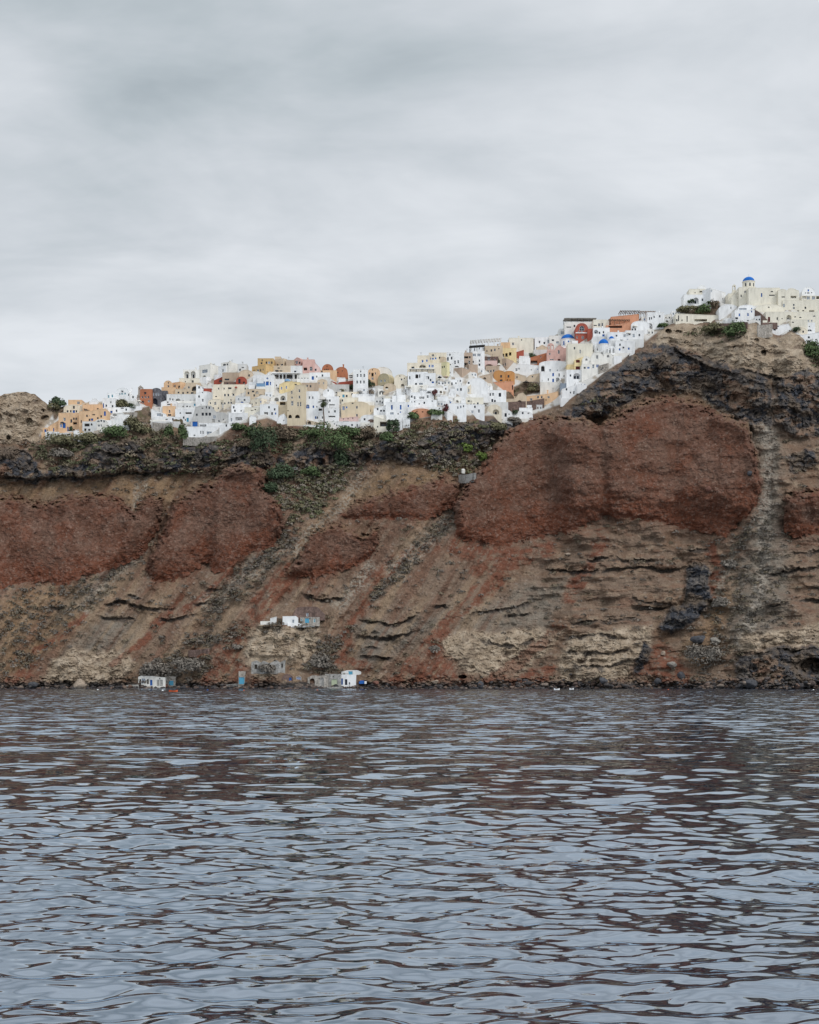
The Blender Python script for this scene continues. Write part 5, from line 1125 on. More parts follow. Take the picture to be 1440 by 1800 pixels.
 ((931, 620, 962, 643), 'rust', 'left', 'a951,627,2,3.6 o939,637,12,7', 'rust orange house with open loggia beside the pink church', dict(rise=9, chimney=False)),
 ((943, 606, 964, 626), 'sand', 'gable', 'a949,617,2,4', 'sand pedimented house behind the rust orange house', dict(rise=6)),
 ((940, 593, 970, 620), 'white', 'flat', 'a948.5,601,3,4.6 k944,612 e965,600,5,6 k957,603', 'white house with oval window above the sand pediment'),
 ((966, 590, 990, 612), 'warm', 'flat', 'e980,602,5,4 k972,598,4,3', 'warm white house left of the white drum with blue dome'),
 ((998, 604, 1042, 644), 'ivory', 'flat', 'e1020,618,2.4,6.6 k1010,612', 'ivory flank wall building to the right of the pink church', dict(chimney=False, push=.8)),
 ((948, 634, 1000, 660), 'white', 'vault', 'N954.5,648,6.4,11 e967,651,4,5.4 e980,651,2,3 a990.5,652,7,9.4', 'white house with paired arched window under the pink church', dict(rise=6)),
 ((950, 653, 1001, 677), 'white', 'flat', 'd972.5,658.5,3,5.6 D983,659,1.8,5.6 d972.5,669.5,3,7.6 A980.5,668,6.4,9 k964,667,1.8,4 k992,661,3,2 k990,666,7,2', 'white house with stacked blue windows and open arch'),
 ((996, 650, 1034, 672), 'white', 'flat', 'A1014,661,12.4,10.4 k1003,660 k1027,660,2,4', 'white house with big fan shaped arch'),
 ((950, 672, 988, 692), 'warm', 'flat', '', 'blank warm white wall block above the peach cave hotel', dict(chimney=False)),
 ((985, 674, 1006, 688), 'greyblue', 'flat', 'N998,682,9,5', 'grey cube with dark arch beside the blank white wall', dict(chimney=False)),
 ((988, 676, 1022, 700), 'white', 'flat', 'e1017,675,4,3 k1003,690,2,3 a1009,690,3,5 k996,681', 'white house stepping along the edge of the dark cliff', dict(top=[(988, 684), (1000, 680), (1012, 676), (1022, 674)])),
 ((997, 641, 1013, 656), 'yellow', 'flat', '', 'small yellow wall house below the ivory flank wall', dict(chimney=False)),
 ((1010, 627, 1026, 652), 'yellow', 'left', 'r1016,635,7,5 a1019.5,634,2.4,5 r1017,647,10,6 k1012,645', 'yellow and dark red balcony house next to the white triple gable church', dict(rise=6)),
 ((1023, 640, 1062, 660), 'warm', 'flat', 'k1028,646.5,3.4,3.4 b1034.5,646.5,4.6,4 e1043,644,3.6,6.6 b1050.5,643,5,5.4', 'warm white house with bright blue shutters below the triple gable', dict(chimney=False)),
 ((1052, 638, 1070, 655), 'stone', 'left', 'k1057,649,2,3 k1060,647,2,3', 'grey green stone hut at the cliff edge', dict(rise=5)),
 ((1043, 576, 1072, 597), 'white', 'flat', 'A1048,583,7.4,6.6 d1061,591,4,6.6 k1061,584,2.2,4 k1054,585', 'white house with pale blue door behind the brick red church'),
 ((1068, 584, 1102, 604), 'white', 'flat', 'k1092,599 k1084,590,3,3 e1098,590,4,5', 'white house with bare front above the small blue dome'),
 ((1100, 581, 1132, 602), 'white', 'flat', 'k1107,588,3,2 e1114,590,4,6 d1101,598,4,4.4 k1124,589', 'white house with terrace furniture at the upper cliff edge', dict(terrace='pale')),
 ((1082, 600, 1116, 620), 'white', 'flat', 'B1089.5,614,3.6,4.4 k1096,611,3,3 B1105.5,612.6,3.6,4.4 k1090,606', 'white house with two arched blue windows at the cliff edge'),
 ((1110, 564, 1142, 588), 'white', 'vault', 'D1109,580,2.4,5 D1117,580,2.4,6 k1114,574', 'smooth white rounded house below the skyline', dict(rise=7)),
 ((1138, 549, 1168, 580), 'white', 'flat', 'k1142,560,2,5 k1145.5,559.5,2,4 k1150,557,2,3.6 A1143,573,8.4,10 k1160,556', 'white house with rounded alcove beside the tan crag', dict(chimney=True)),
 ((1043, 562, 1070, 580), 'ivory', 'flat', 'w1053.5,571,4.4,5.4 w1059,570.5,3.4,5.4 k1046,572,6,2', 'ivory house with two brown shuttered windows near the dark canopy', dict(chimney=False)),
 ((993, 566, 1046, 582), 'warm', 'flat', 'k1000,575,8,2 k1010,573', 'white base house carrying the dark canopy restaurant', dict(chimney=False)),
 ((983, 578, 1000, 594), 'pale', 'flat', 'e990,585,9,6', 'pale house with wide glass front left of the brick red church', dict(chimney=False)),
 ((1074, 552, 1123, 568), 'terra', 'left', '', 'upper terracotta restaurant terrace under the wooden pergola', dict(rise=5, cat='restaurant', name='restaurant', chimney=False)),
 ((1066, 565, 1112, 584), 'terra', 'flat', 'o1082,567,24,4', 'lower terracotta restaurant terrace', dict(top=[(1066, 572), (1085, 571), (1100, 568), (1112, 565)], cat='restaurant', name='restaurant', chimney=False)),
 # --- the castle end on the tan crag
 ((1202, 518, 1242, 537), 'white', 'flat', 'A1223.5,528.5,9.6,11 k1212,531 k1235,527', 'white house with round arched doorway on the crag top', dict(chimney=False)),
 ((1212, 508, 1244, 522), 'ivory', 'flat', 'o1234,512.6,8,2.6 k1222,514.5,2,2', 'ivory upper storey with brown roof edge behind the round arched doorway', dict(chimney=False)),
 ((1236, 506, 1278, 538), 'white', 'right', 'e1246,511,3,5 k1272,521,2,2', 'big blank white house on the crag top', dict(rise=3, split=('L', 1247))),
 ((1227, 501, 1241, 510), 'white', 'vault', '', 'small white vault on the roof of the crag top house', dict(rise=5, base=4)),
 ((1188, 552, 1277, 572), 'ivory', 'flat', 'D1193,559.5,2,10 D1208,560.5,2,10 k1199,563,2,3 O1232,563,22,4 o1242,567.5,12,2.4 k1181,563', 'long low ivory hotel terrace along the crag', dict(cat='hotel', name='hotel', chimney=False, top=[(1188, 551), (1230, 553), (1277, 555)])),
 ((1176, 556, 1192, 570), 'warm', 'left', 'k1182,562,1.6,6', 'narrow white house left of the long ivory hotel terrace', dict(rise=7)),
 ((1264, 535, 1298, 552), 'white', 'vault', 'k1285,541,1.6,4 k1296,544', 'white vaulted house between crag hotel and cream church', dict(rise=8)),
 ((1292, 545, 1327, 568), 'white', 'flat', 'b1300,553.5,3.4,5.4 b1315,553,3.4,5.4 k1295,559.5,5,4 k1315,563.6,3,2.4 k1321,563.6,3,2.4 B1321.5,543,2.4,4', 'white house with two deep blue windows at the crag edge', dict(chimney=False)),
 ((1297, 536, 1330, 548), 'white', 'vault', 'e1306,543,14,3 b1321.5,543,2.4,4', 'white vaulted house with blue terrace rail under the cream church', dict(rise=6)),
 ((1357, 569, 1392, 586), 'white', 'flat', 'G1362,577.5,4.6,7 k1368,572,3,2', 'white house with dark blue arched door on the crag', dict(top=[(1357, 571), (1372, 572), (1386, 569), (1392, 578)])),
 ((1329, 535, 1378, 556), 'ivory', 'vault', 'k1351.5,540,3,1.6 a1351.5,549.5,4,3 k1370,551,3,1.4', 'ivory low vault terrace under the cream church', dict(rise=6)),
 ((1376, 528, 1445, 551), 'ivory', 'flat', 'e1376.5,537,3.4,6 w1395.5,536,3,4 w1395.5,541.5,4,4 k1382,546,4,2 k1390,546.5,5,1.6 k1403,546.5,4,1.6 k1412,546,3,1.6 k1416,541,3,4 o1427,547,9,3', 'ivory house with ornate tall window right of the cream church'),
 ((1346, 548, 1392, 572), 'ivory', 'flat', 'r1352,561.5,4,9 k1366.5,560,2.4,4.6 k1375,560,2,2 A1387,558.5,9,10', 'ivory house with a tall dark red door'),
 ((1390, 548, 1446, 572), 'ivory', 'flat', 'k1398,557,3,2 k1407,558,4,2 a1431.5,555.5,5,2.6 e1421,564,4,4 e1427,564,2.4,4 k1395,567,5,1.6', 'ivory terrace house at the far end below the ornate window'),
 ((1390, 562, 1420, 584), 'ivory', 'flat', 'k1394,566.5,4,1.6 N1415,581,4,4', 'ivory cellar house above the eastern crag'),
 ((1400, 575, 1418, 588), 'cream', 'vault', 'k1412,583', 'cream little vault behind the eastern crag', dict(rise=6)),
 ((1415, 567, 1433, 594), 'white', 'flat', 'c1423,574,2.4,2.4 a1423.5,580.5,8.4,4', 'narrow white house with a wide lunette window at the eastern edge', dict(chimney=False)),
 ((1406, 583, 1448, 608), 'white', 'left', 'k1422,593,3.4,3.6 k1422,599,5,2 a1435,597,5,3', 'white house at the eastern edge beside the green slope', dict(rise=6)),
 ((1409, 520, 1450, 532), 'ivory', 'flat', 'o1414,522.5,7,5 e1421,523,6,6 e1430,523,6,6 o1438,522.5,6,5', 'ivory base house under the white round vault with glass rail', dict(chimney=False)),
])
# white vaulted house at the far right
h = H((1410, 504, 1433, 522), 'white', 'vault', 'b1421,510.5,3.4,4 k1416,515,2,2 k1421,515,4,1.6 k1427,514.5,2,2', 'white round vault house with one blue window on the skyline', rise=11)
# shed roof in bright orange
# pink church
h = H((962, 606, 1005, 642), 'pink', 'flat', 'a982.5,618.5,3.4,6.6 c966.5,622,3.4,3.4 c999,617,3,3.4 r983,634.5,5,6.6 w999,633,3,5 w970,632,8,2.4', 'pink church with stepped gable and small bell openings', cat='church', name='church',
      top=[(962, 617), (974, 617), (976, 613), (983, 606), (992, 612), (993, 611.5), (1005, 611)], depth=11)
block(h, (962.5, 603, 974, 617), 'pink', 'belfry', .0, 1.2, 2, 'vault')
# white church with the blue dome behind it
h = H((985, 609, 1012, 632), 'white', 'flat', '', 'white church with a broad blue dome behind the pink church', cat='church', name='church', chimney=False, push=5)
dome(h, 998.2, 597, 11.6, 9.2, 'cobalt', y=4, drum=(14, 'white', 3))
# brick red church
h = H((1012, 568, 1034, 600), 'red', 'vault', 'a1023,577,9,9 e1017,583,2,5 e1023,584,3,4 w1024.5,593.5,4.4,5.4 w1014.5,593,2.6,5', 'brick red church front with round gable and white arched window', cat='church', name='church', rise=10, depth=9)
block(h, (1012, 584.5, 1037, 586), 'white', 'cornice', -.35, -.01)
H((1033, 578, 1043, 598), 'red', 'flat', '', 'brick red side wing of the round gabled church', depth=5, chimney=False)
H((996, 572, 1014, 592), 'white', 'left', 'k1000,585,2.4,4.4 k1007.5,581,2.4,4.4', 'white wing with curved roof left of the brick red church', rise=9)
# triple gabled white church with two blue domes
h = H((1024, 617, 1082, 645), 'warm', 'flat', 'c1031,632,4.4,4.4 w1050,627.5,4,6 c1069,626,5,5', 'white church with triple rounded gable and two blue domes', cat='church', name='church', depth=9,
      top=[(1024, 632)] + [(1031 + 7 * math.cos(math.pi - math.pi * i / 8), 632 - 6 * math.sin(math.pi * i / 8)) for i in range(9)][1:-1] + [(1038, 631)] + [(1050 + 11 * math.cos(math.pi - math.pi * i / 10), 628 - 9 * math.sin(math.pi * i / 10)) for i in range(11)][1:-1] + [(1061, 627)] + [(1069 + 8 * math.cos(math.pi - math.pi * i / 8), 626 - 6 * math.sin(math.pi * i / 8)) for i in range(9)][1:-1] + [(1078, 626), (1082, 630)])
dome(h, 1061, 605.5, 8.8, 9.5, 'cobalt', y=8, drum=(16, 'white', 0))
dome(h, 1075, 596, 4.4, 5, 'cobalt', y=9, drum=(20, 'white', 0), part='lantern_dome')
block(h, (1070, 606, 1083, 622), 'white', 'belfry', 2.0, 3.0, 2, 'vault')
# yellow church, blue dome
h = H((491, 671, 530, 693), 'yellow', 'flat', 'b495,682.5,2.4,5 b503.5,681,2.4,5 k520,676,4,2', 'pale yellow church with a small blue dome', cat='church', name='church', top=[(491, 676), (500, 671.5), (514, 670), (516, 671.5), (528, 672), (530, 675)], depth=8)
dome(h, 505, 671.4, 6, 5.2, 'sky', y=4)
H((505, 676, 538, 748), 'beige', 'flat', 'w513,687,2.6,5.4 w526.5,687,3.2,5.4 w513.5,699,3,3.6 w526.5,698,3.2,5.4 w514,709,4,8 w524,710.5,2.6,7.6 w528.6,710.5,2.6,7.6 N510,732,6,6 N523,732,8,6 x504,722,1.4,1.4', 'tall beige tower house with small blue grey windows on worn rock', chimney=False, depth=9, top=[(505, 690), (517, 684), (519, 677), (532, 676), (538, 678)])
H((486, 706, 507, 732), 'beige', 'flat', 'o497,707,10,5', 'lower beige wing of the tall tower house', chimney=False)
H((476, 689, 506, 711), 'warm', 'left', 'A486.5,702.5,7.6,8 A497.5,699.5,9,8.4 A497,707,9,4', 'white arcade house with three round arches', rise=9, chimney=False)
# cream cathedral on the crag with the big blue dome
h = H((1299, 505, 1329, 545), 'ivory', 'flat', 'c1310,512.6,3.6,4 k1303,520,1.8,4 k1326,507,3,1', 'ivory church on the crag with the largest blue dome', cat='church', name='church', depth=12, chimney=False, push=4)
dome(h, 1316, 495.6, 10.4, 8.8, 'cobalt', y=6, drum=(12, 'ivory', 3), cross=True)
H((1286, 513, 1318, 541), 'ivory', 'vault', 'k1303,520.5,2,4 k1298,524.6,3,1.4 k1303.5,524.6,3,1.4 k1310,524.6,3,1.4 k1309,534,1.6,4', 'ivory curved pediment front before the largest blue dome', rise=13, chimney=False, push=2)
H((1280, 516, 1292, 534), 'ivory', 'flat', '', 'low ivory wing left of the largest blue dome', chimney=False, push=3)
H((1316, 506, 1371, 549), 'ivory', 'flat', 'd1339,518.6,2.4,7 k1357,519,10,1 k1357,512.6,4,1.2', 'plain ivory nave right of the largest blue dome', chimney=False, depth=12, push=3)
H((1368, 508, 1405, 549), 'ivory', 'flat', 'k1377,522,6,1.2 O1395,522,10,4 e1376.5,537,3.4,6', 'ivory building with low roof domes on the crag', chimney=False, top=[(1368, 510), (1371, 508.5), (1376, 508), (1381, 509), (1383, 511), (1386, 507.5), (1391, 506.5), (1397, 507.5), (1401, 510), (1405, 511)], depth=9, push=2)
bt = empty('bell_tower', to_world(1291.5, 518, depth_at(1291, 530) + 4)); s_ = bt.location.y / F
m = MB(); m.box((-3.6 * s_, 0, -2), (3.4 * s_, 2.2, 6 * s_), 'ivory'); m.obj('shaft', bt)
hh_ = House(); hh_.root = bt; hh_.s = s_; hh_.u = lambda px: (px - 1291.5) * s_; hh_.z = lambda py: (518 - py) * s_
block(hh_, (1288.4, 499, 1294, 512), 'ivory', 'belfry', .4, 1.6, 1, 'gable')
tag(bt, 'slim ivory bell tower beside the largest blue dome', 'bell tower')
bt = empty('bell_tower', to_world(246, 712, depth_at(246, 705) + 5)); s_ = bt.location.y / F
m = MB(); m.box((-5 * s_, 0, -2), (4 * s_, 2.4, 18 * s_), 'stone'); m.obj('shaft', bt)
hh_ = House(); hh_.root = bt; hh_.s = s_; hh_.u = lambda px: (px - 246) * s_; hh_.z = lambda py: (712 - py) * s_
block(hh_, (242.5, 677, 251, 694), 'stone', 'belfry', .4, 1.8, 1, 'gable')
tag(bt, 'weathered grey bell tower behind the brick orange house', 'bell tower')

# canopies, pergolas, sails
pergola((828, 598, 881, 612), 'warm', 'large white roof pergola over the white hotel', posts=6, depth=7, tilt=4, Y=depth_at(855, 618) + 1)
pergola((826, 608, 852, 619), 'iron', 'dark steel framed roof terrace canopy on the white hotel', posts=4, slats=False, depth=5, tilt=2, Y=depth_at(840, 619))
pergola((993, 559, 1048, 568), 'iron', 'dark framed canopy of the rooftop restaurant on the skyline', posts=6, slats=False, depth=7, roofp='concrete', Y=depth_at(1020, 572))
pergola((1091, 546, 1124, 555), 'wood', 'dark wooden pergola above the upper terracotta terrace', posts=5, depth=6, Y=depth_at(1100, 560))
pergola((1071, 561, 1107, 572), 'wood', 'weathered wooden pergola on the lower terracotta terrace', posts=5, depth=4, Y=depth_at(1090, 574), tilt=-1)
pergola((1126, 547, 1152, 557), 'brownroof', 'brown thatched canopy near the white alcove house', posts=4, depth=5, Y=depth_at(1138, 560))
pergola((721, 648, 763, 657), 'navy', 'blue roofed terrace restaurant canopy under the cream houses', posts=5, slats=False, depth=4, Y=depth_at(742, 659), roofp='pale')
pergola((806, 620, 829, 628), 'wood', 'dark pergola joining white skyline house and white hotel', posts=4, depth=5, Y=depth_at(817, 630))
pergola((816, 638, 822, 646), 'wood', 'tiny wooden pergola on the taupe house', posts=2, depth=2)
pergola((478, 655, 528, 667), 'white', 'flat white canopy slab over the grey restaurant', posts=5, slats=False, depth=6, Y=depth_at(503, 670))
def sail(pts, paint, label, dz=0.0):
    Y0 = depth_at(sum(p[0] for p in pts) / 3, max(p[1] for p in pts)) - 2.5
    P = [to_world(x, y, Y0 + d) for x, y, d in pts]; o0 = P[0].copy(); m = MB()
    A = [p - o0 for p in P]; m.face(A, paint); m.face([a + Vector((0, .02, -.05)) for a in reversed(A)], paint)
    o = m.obj('sun_sail', None, o0); tag(o, label, 'sun sail')
sail([(147, 718, 0), (164, 720, 2), (151, 724, -2)], 'shade', 'brown triangular sun sail next to the cream vaulted block')
sail([(164, 720, 2), (180, 724, 0), (174, 725, -2)], 'shade', 'brown triangular sun sail hanging nearer the narrow blue door')
h = empty('gazebo', to_world(925, 677, depth_at(925, 678) - 1)); s_ = h.location.y / F
for a in range(6):
    m = MB(); m.tube((1.1 * math.cos(a), 1.1 * math.sin(a), -.5), (1.1 * math.cos(a * 1.047), 1.1 * math.sin(a * 1.047), 1.2), .08, .08, 'wood'); m.obj('post', h)
m = MB(); m.lathe((0, 0, 1.1), [(1.7, 0), (1.65, .12), (.2, 1.0), (.05, 1.1)], 'shade', 10); m.obj('roof', h)
tag(h, 'small dark round gazebo above the brown rock patch', 'gazebo')
rwall([(878, 719), (905, 717), (930, 716), (957, 711)], 1.0, 11, 'brown', 'dark brown stone wall under the peach cave hotel', depth_off=-1.6)
rwall([(73, 766), (100, 766), (130, 766), (146, 764)], 1.0, 6, 'peach', 'peach retaining wall along the foot of the peach hotel', depth_off=-1.2)
rwall([(322, 777), (350, 778), (380, 776)], 1.2, 9, 'stone', 'tan stone retaining wall under the lowest white villa', depth_off=-1.0)
rwall([(268, 760), (285, 762), (302, 762)], 1.2, 18, 'stone', 'tan stone retaining wall under the long low white terrace', depth_off=-1.0)
rwall([(1258, 574), (1285, 573), (1313, 571)], 1.0, 5, 'brown', 'brown stone parapet wall along the crag hotel', depth_off=-14.5)
rwall([(1332, 588), (1345, 588), (1358, 586)], 1.0, 17, 'stone', 'grey stone wall left of the dark blue arched door', depth_off=-14.0)
rwall([(1326, 552), (1333, 556), (1342, 564), (1351, 571)], 1.2, 8, 'brown', 'brown stone stair wall sloping down from the cream church', depth_off=-2)
rwall([(1340, 572), (1353, 572), (1367, 572)], 1.0, 5, 'brown', 'short brown wall in front of the tall dark red door', depth_off=-12)
for px, py, w, p, l in ((245, 714, 8, 'canvas', 'canvas parasol in front of the brick orange house'), (158, 740, 8, 'concrete', 'grey parasol on the peach house terrace'), (633, 697, 9, 'concrete', 'grey parasol under the tall white house'), (672, 697, 10, 'concrete', 'grey parasol on the white terraces below the olive house'),
                        (718, 689, 10, 'canvas', 'canvas parasol by the glass terrace doors'), (741, 688, 7, 'canvas', 'small canvas parasol before the white fan arch'), (784, 671, 10, 'taupe', 'taupe parasol above the white middle terraces'), (773, 672, 7, 'navy', 'dark blue parasol near the lemon house'),
                        (1116, 582, 9, 'canvas', 'canvas parasol on the rounded white house terrace'), (202, 738, 8, 'concrete', 'grey parasol nearest the grey stone hut'), (110, 752, 9, 'navy', 'dark parasol by the tall peach hotel front'), (300, 750, 6, 'white', 'white parasol on the western cliff terrace'),
                        (415, 690, 5, 'red', 'red parasol beside the courtyard of pots'), (1105, 594, 8, 'canvas', 'canvas parasol on the upper cliff edge terrace'), (876, 650, 9, 'canvas', 'canvas parasol by the taupe corner house')):
    parasol(px, py, w, p, l)
# ------------------------------------------------------------------ infill: the small white cave houses between the traced buildings
rng = random.Random(41)
cov = np.zeros((420, 1500), bool)                                   # photo rows 400..820
for a, b_, c, d_ in HOUSES: cov[max(0, int(b_) - 400):max(0, int(d_) - 400), max(0, int(a)):int(c)] = True
gx, gy_ = np.meshgrid(np.arange(1500.0), np.arange(420.0) + 400)
vm = (sdf_poly(gx, gy_, VILLAGE) > -1) & (sdf_poly(gx, gy_, SPUR) < -3)
for p in BROWN: vm &= sdf_poly(gx, gy_, p) < 0
rline = np.interp(gx[0], ridge_x, ridge_y)
vm &= gy_ > rline[None] - 6
LAND = [(p['label'], (h_[0] + h_[2]) / 2, h_[3]) for p, h_ in []]
marks = [('the tall peach hotel front', 125, 745), ('the round gabled turquoise shuttered house', 215, 700), ('the slate grey house', 275, 700), ('the peach cube house', 297, 724), ('the bare grey house', 370, 735), ('the two arched loggia', 336, 660),
         ('the long cream house', 402, 690), ('the ochre skyline house', 467, 640), ('the pale blue cube house', 458, 681), ('the tall beige tower house', 521, 712), ('the pink gabled house', 525, 640), ('the palm', 569, 715), ('the tall white skyline house', 634, 675),
         ('the olive vaulted house', 676, 670), ('the big beige house', 626, 722), ('the blue balcony house', 702, 720), ('the glass terrace doors house', 735, 670), ('the pale lemon house', 773, 652), ('the taupe box house', 812, 656), ('the large smooth white vault', 838, 682),
         ('the purple leaved tree', 763, 692), ('the orange twin vaults', 886, 662), ('the white hotel', 840, 632), ('the dark brown stone facade', 925, 606), ('the pink church', 983, 625), ('the brick red church', 1023, 585), ('the triple gable church', 1053, 632),
         ('the peach cave hotel', 950, 700), ('the fan shaped arch', 1014, 662), ('the small blue dome', 1075, 594), ('the alcove house', 1150, 565), ('the largest blue dome', 1316, 510), ('the far eastern lunette house', 1424, 582), ('the round gabled chapel', 889, 732), ('the orange roofed shed', 808, 726)]
cand = []
y = 545.0
while y < 772:
    x = 80 + rng.uniform(0, 8)
    while x < 1440:
        cand.append((x + rng.uniform(-3, 3), y + rng.uniform(-2, 2))); x += 10
    y += 5.5
rng.shuffle(cand)
fill = []
for (x, y) in cand:
    if len(fill) >= 100: break
    w = rng.choice([9, 11, 13, 15, 18, 22]); hgt = rng.uniform(7.5, 12)
    if y > 740: hgt = rng.uniform(7, 9)
    x0, x1, y0, y1 = int(x - w / 2), int(x + w / 2), int(y - hgt) - 400, int(y) - 400
    if x0 < 5 or x1 > 1440 or y0 < 0 or y1 >= 420: continue
    if vm[y1 - 1, x0:x1].mean() < .8 or not vm[y0 + 2, x0:x1].all(): continue
    free = 1 - cov[y0:y1, x0:x1].mean()
    if free < .5: continue
    cov[y0:y1, x0:x1] = True; fill.append((x, y, w, hgt))
words = {}
def word_n(n): return ['no', 'one', 'two', 'three', 'four', 'five'][n]
used_labels = set()
for (x, y, w, hgt) in sorted(fill, key=lambda q: (q[1], q[0])):
    col = rng.choices(['white', 'warm', 'pale', 'ivory'], [8, 3, 2, 1])[0]
    rf = rng.choices(['flat', 'vault', 'left', 'right'], [6, 3, 1, 1])[0]
    n = max(1, min(4, int(w / 4.6))); kinds = rng.choice(['k', 'k', 'w', 'e', 'a', 'b', 'D', 'N', 'O'])
    items = []; nm = {'k': 'dark window', 'w': 'framed window', 'e': 'grey window', 'a': 'arched window', 'b': 'blue window', 'D': 'dark door', 'N': 'dark arch', 'O': 'open porch'}[kinds]
    if kinds in 'NO': n = 1
    for i in range(n):
        px = x - w / 2 + w * (i + .5 + rng.uniform(-.12, .12)) / n
        wd, hh = {'k': (2.2, 3), 'w': (2.6, 4), 'e': (2.8, 4), 'a': (2.6, 4), 'b': (2.4, 4), 'D': (2.4, 5), 'N': (min(6, w * .5), 5), 'O': (w * .6, 4.5)}[kinds]
        py = y - hgt * .42 if kinds not in 'DNO' else y - hh / 2 - .3
        items.append(f'{kinds}{px:.1f},{py:.1f},{wd},{hh}')
    shade = {'white': 'white', 'warm': 'off white', 'pale': 'pale grey', 'ivory': 'ivory'}[col]
    form = {'flat': 'flat', 'vault': 'vaulted', 'left': 'slanting', 'right': 'slanting'}[rf]
    size = 'narrow' if w <= 11 else ('wide' if w >= 18 else 'small')
    ds = sorted(marks, key=lambda m_: math.hypot(m_[1] - x, (m_[2] - y) * 1.2))
    label = None
    for mk in ds[:4]:
        dx, dy = x - mk[1], y - mk[2]
        rel = ('above' if dy < 0 else 'below') if abs(dy) > abs(dx) * .8 else ('left of' if dx < 0 else 'right of')
        cnt = word_n(n) + ' ' + nm + ('es' if nm.endswith('arch') and n > 1 else 's' if n > 1 else '')
        t = f'{size} {shade} {form} house with {cnt}, {rel} {mk[0]}'
        if t not in used_labels and len(t.replace(',', '').split()) <= 16: label = t; break
    if label is None: continue
    used_labels.add(label)
    t_ = 'white' if rng.random() < .4 else None
    if rng.random() < .3 and rf == 'flat' and w > 12: sp_ = ('R', x + w * .18) if rng.random() < .5 else ('L', x - w * .18)
    else: sp_ = None
    house((x - w / 2, y - hgt, x + w / 2, y), col, rf, ' '.join(items), label, split=sp_, terrace=t_, group='small white houses filling the village', depth=6, rise=(hgt * .4 if rf in ('left', 'right') else None))
print('infill houses', len(fill))

# ------------------------------------------------------------------ plants
def leaf_quads(n, rx, ry, rz, size, rg, flatb=True, shell=.55, lumps=5):
    """n leaf-sized faces spread through a lumpy crown; origin at the foot"""
    L = [(rg.uniform(-.55, .55) * rx, rg.uniform(-.5, .5) * ry, rg.uniform(.3, .85) * rz, rg.uniform(.35, .6)) for _ in range(lumps)] + [(0, 0, rz * .5, .8)]
    V = []; Fc = []
    for i in range(n):
        lx, ly, lz, lr = L[rg.randrange(len(L))]
        a = rg.uniform(0, 6.283); c = rg.uniform(-.35 if flatb else -1, 1); sn = math.sqrt(max(0, 1 - c * c)); r = shell + (1 - shell) * rg.random()
        p = Vector((lx + rx * lr * r * sn * math.cos(a), ly + ry * lr * r * sn * math.sin(a), max(.02, lz + rz * lr * .75 * r * c)))
        nrm = Vector((sn * math.cos(a), sn * math.sin(a), c + .35)).normalized() + Vector((rg.uniform(-.6, .6), rg.uniform(-.6, .6), rg.uniform(-.5, .5)))
        nrm.normalize(); t = nrm.orthogonal().normalized(); t = (Matrix.Rotation(rg.uniform(0, 6.28), 3, nrm) @ t); b_ = nrm.cross(t); sz = size * rg.uniform(.6, 1.3)
        k = len(V); V += [p + t * sz, p + b_ * sz * .55, p - t * sz, p - b_ * sz * .55]; Fc.append((k, k + 1, k + 2, k + 3))
    return V, Fc
LEAFM = {}
def leaf_mat(name, rgb):
    if name in LEAFM: return LEAFM[name]
    m = bpy.data.materials.new(name); m.use_nodes = True; nt = m.node_tree; b = nt.nodes['Principled BSDF']; b.inputs['Roughness'].default_value = .9; b.inputs['Specular IOR Level'].default_value = .1
    geo = nt.nodes.new('ShaderNodeNewGeometry')
    n = nn(nt, 'ShaderNodeTexNoise', i_Scale=.6, i_Detail=3.0); lk(nt, geo.outputs['Position'], n.inputs['Vector'])
    g = ramp(nt, n.outputs[0], [(.3, .6), (.5, 1.0), (.7, 1.5)])
    hue = ramp(nt, geo.outputs['Random Per Island'], [(0.0, .85), (1.0, 1.15)])
    c = mixc(nt, 1.0, lin(*rgb), g, 'MULTIPLY'); c = mixc(nt, 1.0, c, hue, 'MULTIPLY'); lk(nt, c, b.inputs['Base Color'])
    LEAFM[name] = m; return m
LEAF = dict(green=(84, 98, 66), dark=(70, 82, 62), olive=(108, 104, 80), grey=(116, 109, 101), brown=(116, 102, 86), purple=(104, 62, 62), lime=(96, 112, 58), dry=(120, 106, 84))
def bush(px, py, w, h, kind, label, name='bush', cat='bush', stem=False, push=-.5):
    base_p = ground_at(px, py); s = base_p.y / F; rg = random.Random(int(px * 7 + py * 13))
    W = w * s / 2 * 1.2; Hh = h * s * 1.2; n = int(min(1400, 200 + W * Hh * 40))
    V, Fc = leaf_quads(n, W * 1.15, W * .9, Hh * .95, max(.3, min(.55, W * .16)), rg, lumps=6)
    me = bpy.data.meshes.new('foliage'); me.from_pydata([tuple(v) for v in V], [], Fc); me.update()
    loc = base_p + Vector((0, push, -.3))
    if not stem:
        o = link(name, me, leaf_mat(kind + '_leaves', LEAF[kind])); o.location = loc; tag(o, label, cat); return o
    root = empty(name, loc); f = link('foliage', me, leaf_mat(kind + '_leaves', LEAF[kind]), root); f.location = (0, 0, stem * s)
    t = MB(); t.tube((0, 0, -1), (.15, 0, stem * s + Hh * .45), .22, .12, 'wood', 8)
    for a in range(4):
        an = a * 1.6 + .4; t.tube((.1, 0, stem * s * .9), (W * .5 * math.cos(an), W * .4 * math.sin(an), stem * s + Hh * .5), .11, .04, 'wood', 5)
    t.obj('trunk', root); tag(root, label, cat); return root
